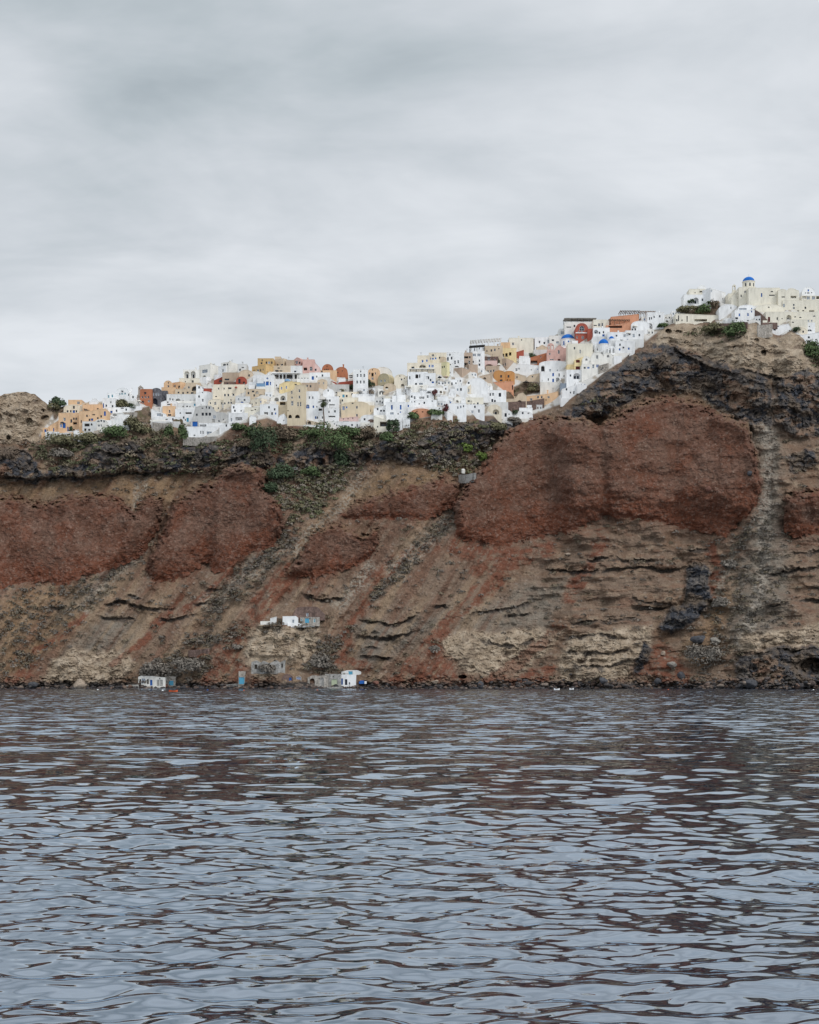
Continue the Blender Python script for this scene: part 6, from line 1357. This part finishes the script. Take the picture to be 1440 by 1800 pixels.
for row in [
 (107, 716, 22, 14, 'dark', 'dark green bush on the ridge behind the peach hotel'), (96, 722, 18, 16, 'olive', 'olive bush by the tan hill next to the peach hotel'),
 (124.5, 760, 7, 9, 'dark', 'round dark potted bush at the foot of the peach hotel'),
 (298, 772, 16, 26, 'green', 'green creeper bush below the stone wall of the western terrace'), (322, 785, 18, 32, 'green', 'tall green bush left of the lowest white villa wall'),
 (100, 785, 60, 18, 'olive', 'broad olive scrub bush under the peach hotel'), (150, 782, 54, 20, 'olive', 'olive scrub bush below the grey terrace house'), (200, 772, 50, 22, 'green', 'green scrub bush below the grey stone hut'),
 (240, 765, 36, 26, 'olive', 'olive bush under the brick orange house'), (105, 810, 40, 20, 'grey', 'grey green bush hanging over the western lava band'),
 (466, 808, 42, 52, 'dark', 'large dark green bush on the lava ledge below the beige tower'), (446, 772, 24, 18, 'green', 'green bush over the edge below the white porch house'), (420, 757, 26, 10, 'green', 'low green hedge bush beside the white ramp'),
 (432, 790, 26, 16, 'brown', 'brown dry bush left of the large dark green one'), (500, 778, 40, 26, 'brown', 'brown dry bush under the beige tower'),
 (580, 800, 74, 50, 'green', 'largest bright green bush directly below the palm'), (548, 772, 38, 18, 'green', 'green bush to the left of the palm foot'), (620, 772, 40, 18, 'green', 'green bush below the long white terrace'), (600, 824, 34, 24, 'dark', 'dark round bush at the foot of the largest green bush'),
 (640, 776, 34, 22, 'brown', 'brown dry bush beneath the ivory cliff house'), (690, 764, 20, 22, 'dark', 'dark green tree like bush right of the ivory cliff house'), (682, 780, 26, 18, 'green', 'green bush lower down from the ivory cliff house'),
 (726, 738, 20, 12, 'green', 'green bush at the end of the terracotta pink vault'), (765, 733, 24, 12, 'green', 'green bush below the small white hut'), (782, 728, 12, 16, 'purple', 'dark purple bush beside the white hut with blue canopy'),
 (500, 850, 50, 34, 'dark', 'dark green shrub mass below the lava overhang'), (475, 868, 26, 18, 'dark', 'dark shrub behind the top of the second red bluff'), (545, 838, 30, 14, 'green', 'low green shrub under the white path rail'),
 (816, 797, 22, 14, 'lime', 'bright lime green bush on the central slope'), (850, 810, 22, 12, 'lime', 'yellowish green bush next to the large red bluff'), (875, 760, 28, 16, 'olive', 'olive bush at the cliff lip below the chapel'), (905, 748, 26, 12, 'grey', 'grey bush right of the chapel'),
 (651, 697, 14, 15, 'brown', 'brown bush between the tall white and olive houses'), (653, 684, 13, 13, 'dark', 'dark green bush under the classical peach house'), (619, 684, 14, 8, 'dark', 'dark bush beside the dark red wall'), (603, 690, 12, 5, 'olive', 'flat olive bush on the cream house roof'),
 (875, 640, 6, 11, 'dark', 'dark upright bush between brown stone and yellow houses'), (937, 629, 12, 8, 'dark', 'dark bush above the rust orange house'), (936, 690, 20, 14, 'olive', 'olive bush on the brown rock patch'), (948, 690, 10, 10, 'brown', 'brown bush below the dark wall of the rock patch'), (905, 734, 9, 12, 'dark', 'dark bush right of the chapel wall'),
 (1210, 549, 30, 10, 'olive', 'olive scrub on the mound under the crag top house'), (1237, 553, 26, 14, 'green', 'green bush in the middle of the crag mound'), (1256, 545, 14, 14, 'brown', 'brown bush at the right end of the crag mound'), (1165, 577, 18, 8, 'green', 'green bush on the left shoulder of the tan crag'),
 (1250, 590, 50, 18, 'olive', 'olive scrub strip under the crag hotel'), (1292, 596, 30, 26, 'green', 'green bush in the cleft of the tan crag'), (1400, 584, 14, 8, 'dark', 'dark bush on the eastern crag top'), (1432, 640, 40, 36, 'green', 'green scrub slope at the eastern edge'), (1215, 533, 12, 6, 'dark', 'small dark bush by the arched doorway on the crag'), (1245, 535, 8, 5, 'green', 'tiny green bush beside the crag top house'),
 (1235, 1182, 50, 40, 'grey', 'large grey bush above the shore boulders'), (1270, 1070, 34, 18, 'grey', 'grey cushion bush in the gully right of the basalt column'), (1284, 1000, 28, 16, 'grey', 'grey cushion bush high in the scree gully'), (280, 1196, 60, 26, 'grey', 'grey bush mass behind the white boathouse'), (330, 1190, 50, 30, 'grey', 'grey bush mass beside the fresh red scree'), (560, 1180, 40, 26, 'grey', 'grey bush above the stone boathouse row'), (470, 1186, 24, 18, 'grey', 'grey bush between blue door hut and ruin'),
 (418, 1143, 20, 10, 'grey', 'grey bush on the red scree'), (764, 1150, 20, 14, 'grey', 'grey bush on the middle red scree cone'),
 (232, 722, 13, 13, 'dark', 'dark hedge bush left of the brick orange house')]: bush(*row)
bush(213, 722, 25, 13, 'olive', 'spreading olive tree in front of the turquoise shuttered house', 'olive_tree', 'tree', stem=5)
bush(764, 706, 9, 13, 'purple', 'small purple leaved tree on the white terraces', 'purple_tree', 'tree', stem=8)

# palm
Yp = depth_at(570, 750) - 2; sp_ = Yp / F; palm = empty('palm_tree', to_world(569, 750, Yp)); hP = 44 * sp_
t = MB(); prev = (0, 0, -1.5)
for i in range(1, 13):
    q = (.18 * math.sin(i * .5), 0, hP * i / 12); t.tube(prev, q, .34 - .012 * i + .03 * (i % 2), .33 - .012 * i, 'wood', 9); prev = q
t.obj('trunk', palm)
rg = random.Random(3); gm = leaf_mat('palm_leaves', (62, 70, 48)); dm = leaf_mat('palm_dry_leaves', (112, 92, 70))
for i in range(44):
    an = rg.uniform(0, 6.283); up_ = rg.uniform(-.9, 1.25) if i < 34 else rg.uniform(-1.6, -1.1); Lf = rg.uniform(2.3, 3.2) * (1 if i < 34 else .7)
    V = []; Fc = []; segs = 9; pts = []
    for k in range(segs + 1):
        f = k / segs; el = up_ - 1.5 * f
        if k == 0: p = Vector(prev)
        else: p = pts[-1] + Vector((math.cos(an) * math.cos(el), math.sin(an) * math.cos(el), math.sin(el))) * (Lf / segs)
        pts.append(p)
    side = Vector((-math.sin(an), math.cos(an), 0))
    for k in range(segs):
        for sgn in (-1, 1):
            for q in (.0, .5):
                b0 = pts[k].lerp(pts[k + 1], q); ln = 1.0 * math.sin(math.pi * min(.98, .12 + (k + q) / segs * .9)) + .1
                tip = b0 + side * sgn * ln + (pts[k + 1] - pts[k]).normalized() * ln * .6 + Vector((0, 0, -.25 * ln)); d_ = (pts[k + 1] - pts[k]) * .33
                n0 = len(V); V += [b0, b0 + d_, tip]; Fc.append((n0, n0 + 1, n0 + 2))
    me = bpy.data.meshes.new('frond'); me.from_pydata([tuple(v) for v in V], [], Fc); me.update(); link('frond', me, gm if i < 34 else dm, palm)
tag(palm, 'tall single palm tree standing before the white village houses', 'palm tree')

# ground-hugging scrub over the slopes: too many to count
def scrub():
    rs = np.random.RandomState(5)
    Z1 = [([(60, 775), (140, 770), (205, 756), (262, 748), (322, 775), (400, 772), (470, 745), (500, 780), (480, 815), (440, 800), (250, 790), (140, 822), (60, 805)], .85, 'o'),
          ([(478, 830), (600, 815), (640, 815), (560, 905), (500, 925), (480, 880)], 1.0, 'm'), ([(640, 770), (735, 740), (880, 745), (920, 750), (850, 830), (780, 835), (700, 790)], .9, 'm'),
          ([(230, 1195), (330, 1130), (440, 1090), (380, 1180), (300, 1205)], .8, 'g'), ([(640, 1060), (740, 950), (800, 890), (790, 930), (680, 1040)], .9, 'g'), ([(1240, 960), (1300, 930), (1380, 900), (1390, 1000), (1330, 1150), (1230, 1190)], .2, 'g'),
          ([(0, 1040), (180, 1010), (250, 990), (160, 1080), (40, 1190), (0, 1190)], .3, 'g'), ([(430, 1000), (520, 920), (520, 960), (380, 1090), (330, 1120)], .65, 'g'), ([(540, 1140), (620, 1100), (600, 1190), (540, 1185)], .7, 'g'),
          ([(780, 800), (850, 780), (850, 830), (790, 838)], 1.0, 'm'), ([(60, 800), (200, 790), (440, 790), (470, 820), (300, 835), (100, 835)], .5, 'o'), ([(1190, 580), (1260, 578), (1320, 575), (1310, 598), (1240, 596)], .8, 'o'), ([(1418, 610), (1720, 620), (1720, 660), (1430, 650)], 1.0, 'o'), ([(480, 745), (680, 760), (650, 800), (560, 790), (480, 800)], .9, 'o'),
          ([(1000, 720), (1060, 690), (1100, 690), (1040, 735)], .35, 'm'), ([(440, 1095), (560, 1100), (540, 1130), (450, 1130)], .6, 'g')]
    N = 300000
    px = rs.uniform(-60, 1500, N); py = rs.uniform(560, 1200, N)
    dens = np.full(N, .035); pal = np.zeros(N, int)
    for poly, d, k in Z1:
        m = sdf_poly(px, py, poly) > rs.uniform(-6, 6, N); dens[m] = d; pal[m] = {'o': 1, 'm': 2, 'g': 0}[k]
    c = np.clip(np.searchsorted(cols, px), 0, len(cols) - 1); t = (py - S0) / (rid[c] - S0) * (NR - 1); r = np.clip(np.round(t).astype(int), 0, NR - 1)
    ok = (t < NR - 2)
    dens = dens * (1 - np.clip(redm[r, c] + .8 * vil[r, c] * (1 - brownm[r, c]) * 1.3, 0, 1)) * (1 - .75 * dmask[r, c]) * (1 - .8 * rust[r, c]) * (1 - .7 * tanm[r, c]) * (1 - cave[r, c]) * (1 - near_v[r, c] * (1 - brownm[r, c]))
    clump = sstep(-.25, .35, fbm(px / 26, py / 18, 3, 91)); dens = dens * (.25 + .75 * clump)
    keep = ok & (rs.rand(N) < dens * .34)
    px, py, r, c, pal = px[keep], py[keep], r[keep], c[keep], pal[keep]
    n = len(px); yd = YD[r, c]
    P = np.stack([(px - 720) * yd / F, yd - .25, (HZ - py) * yd / F + CAMZ - .1], -1)
    R_ = rs.uniform(.5, 1.5, n) * np.where(pal == 0, 1.0, 1.15); K = 26
    th = rs.uniform(0, 6.283, (n, K)); cz = rs.uniform(.0, 1, (n, K)); sn = np.sqrt(1 - cz ** 2); rr = rs.uniform(.65, 1.05, (n, K))
    nrm = np.stack([sn * np.cos(th), sn * np.sin(th), cz], -1)
    cen = P[:, None] + nrm * (R_[:, None] * rr)[..., None] * np.array([1.25, 1.0, .85])
    nn_ = nrm + rs.normal(0, .45, nrm.shape) + np.array([0, 0, .3]); nn_ /= np.linalg.norm(nn_, axis=-1, keepdims=True)
    a = np.cross(nn_, rs.normal(0, 1, nn_.shape)); a /= np.linalg.norm(a, axis=-1, keepdims=True); b_ = np.cross(nn_, a)
    sz = (R_[:, None] * rs.uniform(.24, .46, (n, K)))[..., None]
    V = np.stack([cen + a * sz, cen + b_ * sz * .6, cen - a * sz, cen - b_ * sz * .6], 2).reshape(-1, 3)
    palette = [np.array([lin(108, 102, 95), lin(114, 106, 98), lin(104, 97, 86), lin(112, 102, 86)]), np.array([lin(100, 100, 78), lin(114, 105, 86), lin(90, 95, 70), lin(124, 113, 98)]), np.array([lin(122, 115, 100), lin(100, 101, 76), lin(132, 123, 112), lin(108, 101, 80)])]
    colr = np.array([palette[p][i] for p, i in zip(pal, rs.randint(0, 4, n))]) * rs.uniform(.75, 1.1, (n, 1))
    colv = np.repeat(colr, K * 4, 0)
    me = bpy.data.meshes.new('scrub'); nv = len(V); me.vertices.add(nv); me.vertices.foreach_set('co', V.astype(np.float32).ravel())
    me.loops.add(nv); me.loops.foreach_set('vertex_index', np.arange(nv, dtype=np.int32)); me.polygons.add(nv // 4); me.polygons.foreach_set('loop_start', np.arange(0, nv, 4, dtype=np.int32))
    try: me.polygons.foreach_set('loop_total', np.full(nv // 4, 4, np.int32))
    except Exception: pass
    me.update(calc_edges=True)
    at = me.color_attributes.new('rock_colour', 'FLOAT_COLOR', 'POINT'); at.data.foreach_set('color', np.concatenate([colv, np.ones((nv, 1))], 1).astype(np.float32).ravel())
    m = bpy.data.materials.new('dry_scrub'); m.use_nodes = True; nt = m.node_tree; b = nt.nodes['Principled BSDF']; b.inputs['Roughness'].default_value = .95; b.inputs['Specular IOR Level'].default_value = .05
    atn = nn(nt, 'ShaderNodeAttribute', attribute_name='rock_colour'); geo = nt.nodes.new('ShaderNodeNewGeometry'); g = ramp(nt, geo.outputs['Random Per Island'], [(0, .85), (1, 1.15)])
    lk(nt, mixc(nt, 1.0, atn.outputs['Color'], g, 'MULTIPLY'), b.inputs['Base Color'])
    o = link('scrub_vegetation', me, m); tag(o, 'low grey and olive scrub scattered over the slopes', 'scrub', kind='stuff'); print('scrub clumps', n)
scrub()

# ------------------------------------------------------------------ rocks along the water
def rock_mesh(rg, sub=2):
    import bmesh
    bm = bmesh.new(); bmesh.ops.create_icosphere(bm, subdivisions=sub, radius=1)
    cuts = [(Vector((rg.gauss(0, 1), rg.gauss(0, 1), rg.gauss(0, 1))).normalized(), rg.uniform(.55, .85)) for _ in range(7)]
    for v in bm.verts:
        for n_, d_ in cuts:
            k = v.co.dot(n_)
            if k > d_: v.co -= n_ * (k - d_)
        v.co *= 1 + rg.uniform(-.05, .05)
    V = np.array([v.co[:] for v in bm.verts]); Fc = np.array([[v.index for v in f.verts] for f in bm.faces]); bm.free(); return V, Fc
def boulder_mat(name, rgb):
    m = bpy.data.materials.new(name); m.use_nodes = True; nt = m.node_tree; b = nt.nodes['Principled BSDF']; b.inputs['Roughness'].default_value = .85
    geo = nt.nodes.new('ShaderNodeNewGeometry'); n = nn(nt, 'ShaderNodeTexNoise', i_Scale=1.6, i_Detail=5.0); lk(nt, geo.outputs['Position'], n.inputs['Vector'])
    g = ramp(nt, n.outputs[0], [(.3, .6), (.7, 1.35)]); isl = ramp(nt, geo.outputs['Random Per Island'], [(0, lin(52, 50, 52)), (.55, lin(70, 64, 62)), (.85, lin(96, 74, 62)), (1.0, lin(120, 108, 98))])
    c = isl if rgb is None else rgb
    lk(nt, mixc(nt, 1.0, c, g, 'MULTIPLY'), b.inputs['Base Color']); return m
rg = random.Random(12); VV = []; FF = []; off = 0; protos = [rock_mesh(rg, 2) for _ in range(8)]
for i in range(2200):
    px = rg.uniform(-40, 1480); py = 1213.5 - abs(rg.gauss(0, 4.5 + 4 * (px > 860)))
    if any(a - 2 < px < c + 2 and b_ < py < d_ - 3.5 for a, b_, c, d_ in HUTZ): continue
    g0 = ground_at(px, py); r = rg.uniform(.25, .75) * (1.9 if rg.random() < .12 else 1); V, Fc = protos[i % 8]
    a = rg.uniform(0, 6.28); ca, sa = math.cos(a), math.sin(a); S_ = np.array([rg.uniform(.8, 1.5), rg.uniform(.8, 1.3), rg.uniform(.5, .9)]) * r
    W_ = V * S_; W_ = np.stack([W_[:, 0] * ca - W_[:, 1] * sa, W_[:, 0] * sa + W_[:, 1] * ca, W_[:, 2]], -1) + np.array([g0.x, g0.y - .3, max(g0.z, -.2)]); VV.append(W_); FF.append(Fc + off); off += len(V)
me = bpy.data.meshes.new('rubble'); me.from_pydata(np.concatenate(VV).tolist(), [], np.concatenate(FF).tolist()); me.update()
o = link('shore_rubble', me, boulder_mat('wet_lava_rubble', None)); tag(o, 'dark lava rubble lining the waterline', 'rubble', kind='stuff')
bm_pale = boulder_mat('pale_boulder', lin(148, 132, 116)); bm_dark = boulder_mat('dark_boulder', lin(62, 62, 66)); bm_red = boulder_mat('red_boulder', lin(104, 68, 56)); bm_grey = boulder_mat('grey_boulder', lin(128, 122, 114))
for k, (px, py, w, h_, mm, lb) in enumerate([(142, 1208, 26, 16, bm_pale, 'large pale pointed boulder at the western waterline'), (1181, 1171, 15, 10, bm_grey, 'rounded grey boulder on the red scree above the shore'), (1197, 1192, 12, 12, bm_dark, 'dark boulder right of the rounded grey one'), (1227, 1128, 26, 14, bm_dark, 'pair of dark blocks in the scree below the basalt column'),
      (1166, 1152, 8, 8, bm_pale, 'small pale boulder high on the shore scree'), (1256, 1130, 18, 12, bm_grey, 'grey block in the gully next to the dark blocks'), (1060, 1200, 14, 10, bm_dark, 'dark boulder in front of the pale eroded cliff'), (842, 1208, 14, 12, bm_dark, 'dark boulder right of the low shore cave'), (1155, 1200, 12, 9, bm_dark, 'dark boulder at the foot of the red shore scree'),
      (766, 1200, 10, 5, bm_pale, 'white flat boulder left of the low shore cave'), (290, 1207, 9, 6, bm_red, 'rusty boulder in front of the white boathouse gate'), (660, 1202, 10, 6, bm_red, 'red boulder right of the white shore house'), (998, 976, 9, 5, bm_pale, 'pale block on the slope below the largest red bluff'), (1318, 835, 8, 8, bm_dark, 'dark boulder embedded at the right edge of the largest red bluff'), (1245, 862, 9, 8, bm_red, 'brown boulder embedded in the face of the largest red bluff'), (1320, 1206, 22, 12, bm_dark, 'dark boulder below the eastern crag'), (1020, 1207, 14, 9, bm_dark, 'dark boulder by the eroded pale cliff foot'), (60, 1206, 16, 8, bm_dark, 'dark boulder at the western end of the shore')]):
    g0 = ground_at(px, py); s = g0.y / F; V, Fc = rock_mesh(random.Random(100 + k), 3); me = bpy.data.meshes.new('boulder')
    W_ = V * np.array([w * s / 1.6, w * s / 1.8, h_ * s / 1.5])
    if k == 0: W_[:, :2] *= (1 - .55 * np.clip(W_[:, 2:] / (h_ * s / 1.5), 0, 1))
    me.from_pydata(W_.tolist(), [], Fc.tolist()); me.update(); o = link('boulder', me, mm); o.location = g0 + Vector((0, -.4, h_ * s * .3)); tag(o, lb, 'boulder')

# ------------------------------------------------------------------ huts on the shore
def SH(box, *a, **k):
    q = [ground_at(x, box[3]).y for x in np.linspace(box[0], box[2], 5)]
    dy = k.pop('dy', 0) * .6; k.setdefault('base', 1.0); k.setdefault('depth', 6.0)
    return house(box, *a, Y=min(q) + (.6 if box[3] > 1180 else -.4) + dy, **k)
SH((243, 1187, 291, 1206), 'warm', 'flat', 'N246.5,1199,3,11 e252,1197,7,9 N252,1205,5,4 N260,1198,3,9 N266,1199,10,17 d266,1200,4,10 g278,1200.5,5,11 g284,1200.5,5,11 x252,1191,1.6,2 x281,1193,1.6,2', 'white boathouse with a big arch and weathered arcade on the shore', cat='boathouse', name='boathouse', chimney=False, top=[(243, 1190), (248, 1188), (268, 1188.4), (280, 1190), (291, 1191)])
SH((290, 1189, 309, 1205), 'stone', 'flat', 'T301,1201,8,8 x301,1194,1.6,2', 'grey boathouse annex with pale blue double door', cat='boathouse', name='boathouse', chimney=False)
SH((419, 1188, 431, 1203), 'stone', 'flat', 'T425,1196.5,11,12', 'tiny shore hut filled by a bright blue door', cat='hut', name='hut', chimney=False)
SH((419.5, 1180, 432, 1189), 'stone', 'flat', '', 'bare stone block behind the bright blue door hut', cat='hut', name='hut', chimney=False)
SH((442, 1159, 501, 1180), 'concrete', 'flat', 'x450,1172,5,8 N468,1171,4,9 x475,1172,3,7 g487,1172,6,8 x496,1170,3,7', 'roofless pale ruin on the slope above the shore', cat='ruin', name='ruin', roof_='x' if False else None, chimney=False, top=[(442, 1164), (450, 1161), (458, 1165), (463, 1162), (474, 1166), (486, 1161), (492, 1165), (501, 1160)]) if False else SH((442, 1159, 501, 1180), 'concrete', 'flat', 'x450,1172,5,8 N468,1171,4,9 x475,1172,3,7 g487,1172,6,8 x496,1170,3,7', 'roofless pale ruin on the slope above the shore', cat='ruin', name='ruin', chimney=False, top=[(442, 1164), (450, 1161), (458, 1165), (463, 1162), (474, 1166), (486, 1161), (492, 1165), (501, 1160)])
SH((496, 1185, 515, 1199), 'brown', 'vault', 'd510.5,1194.5,4,7', 'small brown barrel hut with dark blue door', cat='hut', name='hut', rise=8)
SH((520, 1188, 530, 1200), 'stone', 'gable', 'l525,1195,7,9', 'narrow shore hut with lilac blue door', cat='hut', name='hut', rise=2)
SH((541, 1186, 577, 1206), 'stone', 'flat', 'N549,1199,9,13 g549,1202,7,9 x561,1193,2,2 g566,1199,7,14', 'weathered stone boathouse row with grey doors', cat='boathouse', name='boathouse', chimney=False, top=[(541, 1191), (550, 1187), (560, 1188), (577, 1187)])
SH((572, 1185, 600, 1206), 'concrete', 'flat', 'p588,1199.5,10,11 x586,1189.5,2,2 g575,1199,5,10', 'grey boathouse with pale green door', cat='boathouse', name='boathouse', chimney=False, dy=-.5)
SH((599, 1186, 626, 1206), 'white', 'flat', 'd601.5,1198,3,11 D608.5,1199,4,10', 'whitewashed cube house with blue door on the shore', cat='house', name='house', chimney=False, dy=-1.0)
SH((600, 1178, 635, 1188), 'pale', 'flat', 'T616,1183.5,8,7', 'pale blue grey hut above the whitewashed shore cube', cat='hut', name='hut', chimney=False, top=[(600, 1181), (610, 1178.5), (628, 1178), (635, 1181)])
SH((497, 1083, 524, 1096), 'white', 'flat', 'e515.5,1092,4,6', 'white house on the terrace halfway up the slope', cat='house', chimney=False, top=[(497, 1083.5), (520, 1083), (524, 1086)])
SH((528, 1085, 562, 1096), 'stone', 'flat', 'T540,1091,7,8 t553,1091,3.4,6 t530,1091,2.4,6 x545,1087,1.5,1', 'grey stone house with sky blue doors on the slope terrace', cat='house', chimney=False)
SH((516, 1066, 571, 1086), 'brown', 'flat', 'e540.5,1080.5,4,6', 'brown stone storehouse dug into the slope behind the white terrace house', cat='storehouse', name='storehouse', chimney=False, top=[(516, 1078), (522, 1068), (540, 1066.5), (558, 1067), (571, 1080)])
SH((475, 1084, 486, 1095), 'pale', 'left', '', 'small grey shed at the left end of the slope terrace', cat='shed', name='shed', rise=3, chimney=False)
def swall(pts, thick, hgt, paint, label, **k):
    return rwall(pts, thick, hgt, paint, label, Ys=[ground_at(x, y).y - .4 for x, y in pts], base=.8, **k)
swall([(506, 1099), (530, 1099), (562, 1098)], .6, 4, 'white', 'white parapet wall in front of the slope terrace houses')
swall([(458, 1096), (470, 1096), (484, 1095)], .6, 4, 'warm', 'white parapet wall with posts at the left of the slope terrace')
swall([(331, 1152), (348, 1151), (366, 1149)], .8, 9, 'brown', 'dark brown rubble wall on the western slope')
swall([(806, 846), (820, 846), (834, 843)], 1.0, 12, 'concrete', 'grey concrete retaining wall left of the largest red bluff')
swall([(490, 813), (500, 819), (512, 822), (523, 823)], .4, 1.6, 'concrete', 'pale rail of the path under the lava ledge', name='path_rail', cat='railing')
swall([(222, 1207), (232, 1206), (244, 1206)], .8, 2.5, 'concrete', 'low pale quay wall left of the white boathouse')
swall([(398, 1205), (408, 1204), (418, 1203)], .6, 1.6, 'concrete', 'low white wall left of the bright blue door hut')
jy = min(ground_at(x, 1209).y for x in (575, 588, 602)) - 2
m = MB(); s_ = jy / F; m.box((-13.5 * s_, 0, -1.5), (13.5 * s_, 4, .75), 'concrete'); m.box((-12 * s_, -.6, -1.5), (4 * s_, -.002, .35), 'concrete'); o = m.obj('jetty', None, Vector(((588.5 - 720) * s_, jy, 0))); tag(o, 'concrete landing stage in front of the pale green door', 'jetty')
# water tank by the retaining wall
g0 = ground_at(814, 832); m = MB(); m.lathe((0, 0, -.3), [(.9, 0), (.95, .3), (.95, 1.7), (.6, 2.1), (.1, 2.2)], 'warm', 14); o = m.obj('water_tank', None, g0 + Vector((0, -.6, 0))); tag(o, 'small white water tank by the concrete retaining wall', 'water tank')
# utility poles
for px, y0, y1, lb in ((347, 1110, 1150, 'thin utility pole beside the dark brown rubble wall'), (630.7, 1016, 1060, 'thin utility pole right of the lower red outcrop'), (575, 1090, 1133, 'thin utility pole below the slope terrace'), (702, 925, 962, 'thin utility pole under the middle red bluffs'), (524, 1030, 1062, 'short utility pole above the slope terrace')):
    g0 = ground_at(px, y1) + Vector((0, -.5, 0)); s_ = g0.y / F; root = empty('utility_pole', g0); m = MB(); hh = (y1 - y0) * s_; m.tube((0, 0, -1), (0, 0, hh), .13, .09, 'wood', 7); m.obj('pole', root)
    m = MB(); m.box((-.7, -.06, hh - .7), (.7, .06, hh - .56), 'wood'); m.obj('crossarm', root); tag(root, lb, 'utility pole', 'utility poles on the slope')
# boats and buoys
def buoy(px, py, r, paint, label, group=None):
    y = CAMZ * F / (py - HZ); m = MB(); m.lathe((0, 0, -.35 * r), [(.25 * r, -.5 * r), (.8 * r, -.2 * r), (r, .3 * r), (.85 * r, .85 * r), (.45 * r, 1.2 * r), (.1 * r, 1.3 * r)], paint, 12)
    o = m.obj('buoy', None, Vector(((px - 720) * y / F, y, 0))); tag(o, label, 'buoy', group)
buoy(286, 1214.2, .32, 'white', 'white buoy floating off the white boathouse gate'); buoy(365, 1213.5, .3, 'blue', 'blue buoy floating below the fresh red scree'); buoy(429, 1214, .26, 'orangeboat', 'small orange buoy off the bright blue door hut'); buoy(558, 1213.5, .26, 'orangeboat', 'orange buoy off the weathered stone boathouse row')
buoy(172, 1213, .3, 'white', 'white buoy off the large pale pointed boulder'); buoy(1175, 1212.5, .26, 'orangeboat', 'orange buoy off the red shore scree'); buoy(1430, 1213, .28, 'white', 'white buoy off the eastern crag')
def boat(px, py, L, paint, label):
    y = CAMZ * F / (py - HZ); root = empty('boat', Vector(((px - 720) * y / F, y, 0)), .08); n = 9; m = MB(); st = []
    for i in range(n):
        f = i / (n - 1); x = (f - .5) * L; w = L * .2 * math.sin(math.pi * min(1, .18 + f * .82)) ** .7 if f < .98 else .03; z = .42 + .22 * (2 * f - 1) ** 2
        st.append([(x, -w, z), (x, -w * .6, -.12), (x, w * .6, -.12), (x, w, z)])
    for i in range(n - 1):
        for j in range(3): m.face([st[i][j], st[i + 1][j], st[i + 1][j + 1], st[i][j + 1]], paint)
    m.face(st[0], paint); m.obj('hull', root); m = MB()
    for i in (3, 5): m.box((st[i][0][0] - .12, st[i][0][1] * .95, .3), (st[i][0][0] + .12, st[i][3][1] * .95, .36), 'wood')
    m.obj('seat', root); tag(root, label, 'boat')
boat(305, 1216.2, 2.5, 'orangeboat', 'small orange boat floating off the white boathouse'); boat(979, 1213, 1.9, 'white', 'small white boat moored off the pale eroded cliff'); boat(1005, 1212.4, 1.5, 'white', 'smaller white dinghy right of the moored white boat')
g0 = ground_at(637, 1201); m = MB(); m.box((-1.2, -.9, -.5), (1.2, .5, .35), 'blue'); m.box((-.8, -.7, .352), (.7, .3, .75), 'blue'); m.box((.9, -1.2, -.5), (1.7, -.905, .5), 'white'); o = m.obj('covered_dinghy', None, g0 + Vector((0, -.8, .3))); tag(o, 'blue covered dinghy beside the whitewashed shore cube', 'dinghy')

# person standing at the white shore house
gy0 = min(ground_at(x, 1207).y for x in (600, 613, 626)) - 3.0; pf = to_world(614.5, 1206.5, gy0)
me = bpy.data.meshes.new('person'); J = [(0, 0, .95), (0, 0, 1.2), (0, -.01, 1.42), (0, -.01, 1.52), (0, -.03, 1.66), (.18, 0, 1.38), (.26, .02, 1.1), (.25, -.08, .86), (-.18, 0, 1.38), (-.27, .03, 1.1), (-.26, -.05, .86), (.1, 0, .9), (.12, -.03, .5), (.12, .02, .08), (.13, -.14, .03), (-.1, 0, .9), (-.12, 0, .5), (-.13, .04, .08), (-.14, -.12, .03)]
E = [(0, 1), (1, 2), (2, 3), (3, 4), (2, 5), (5, 6), (6, 7), (2, 8), (8, 9), (9, 10), (0, 11), (11, 12), (12, 13), (13, 14), (0, 15), (15, 16), (16, 17), (17, 18)]
me.from_pydata(J, E, []); me.update(); per = link('person', me, mat('navy')); per.location = pf
sk = per.modifiers.new('skin', 'SKIN'); RADS = [.15, .14, .15, .06, .11, .07, .05, .04, .07, .05, .04, .09, .07, .05, .045, .09, .07, .05, .045]
for v, r_ in zip(me.skin_vertices[0].data, RADS): v.radius = (r_, r_ * .85)
me.skin_vertices[0].data[0].use_root = True
per.modifiers.new('smooth', 'SUBSURF').levels = 1
tag(per, 'person in dark clothes standing by the whitewashed shore cube', 'person')
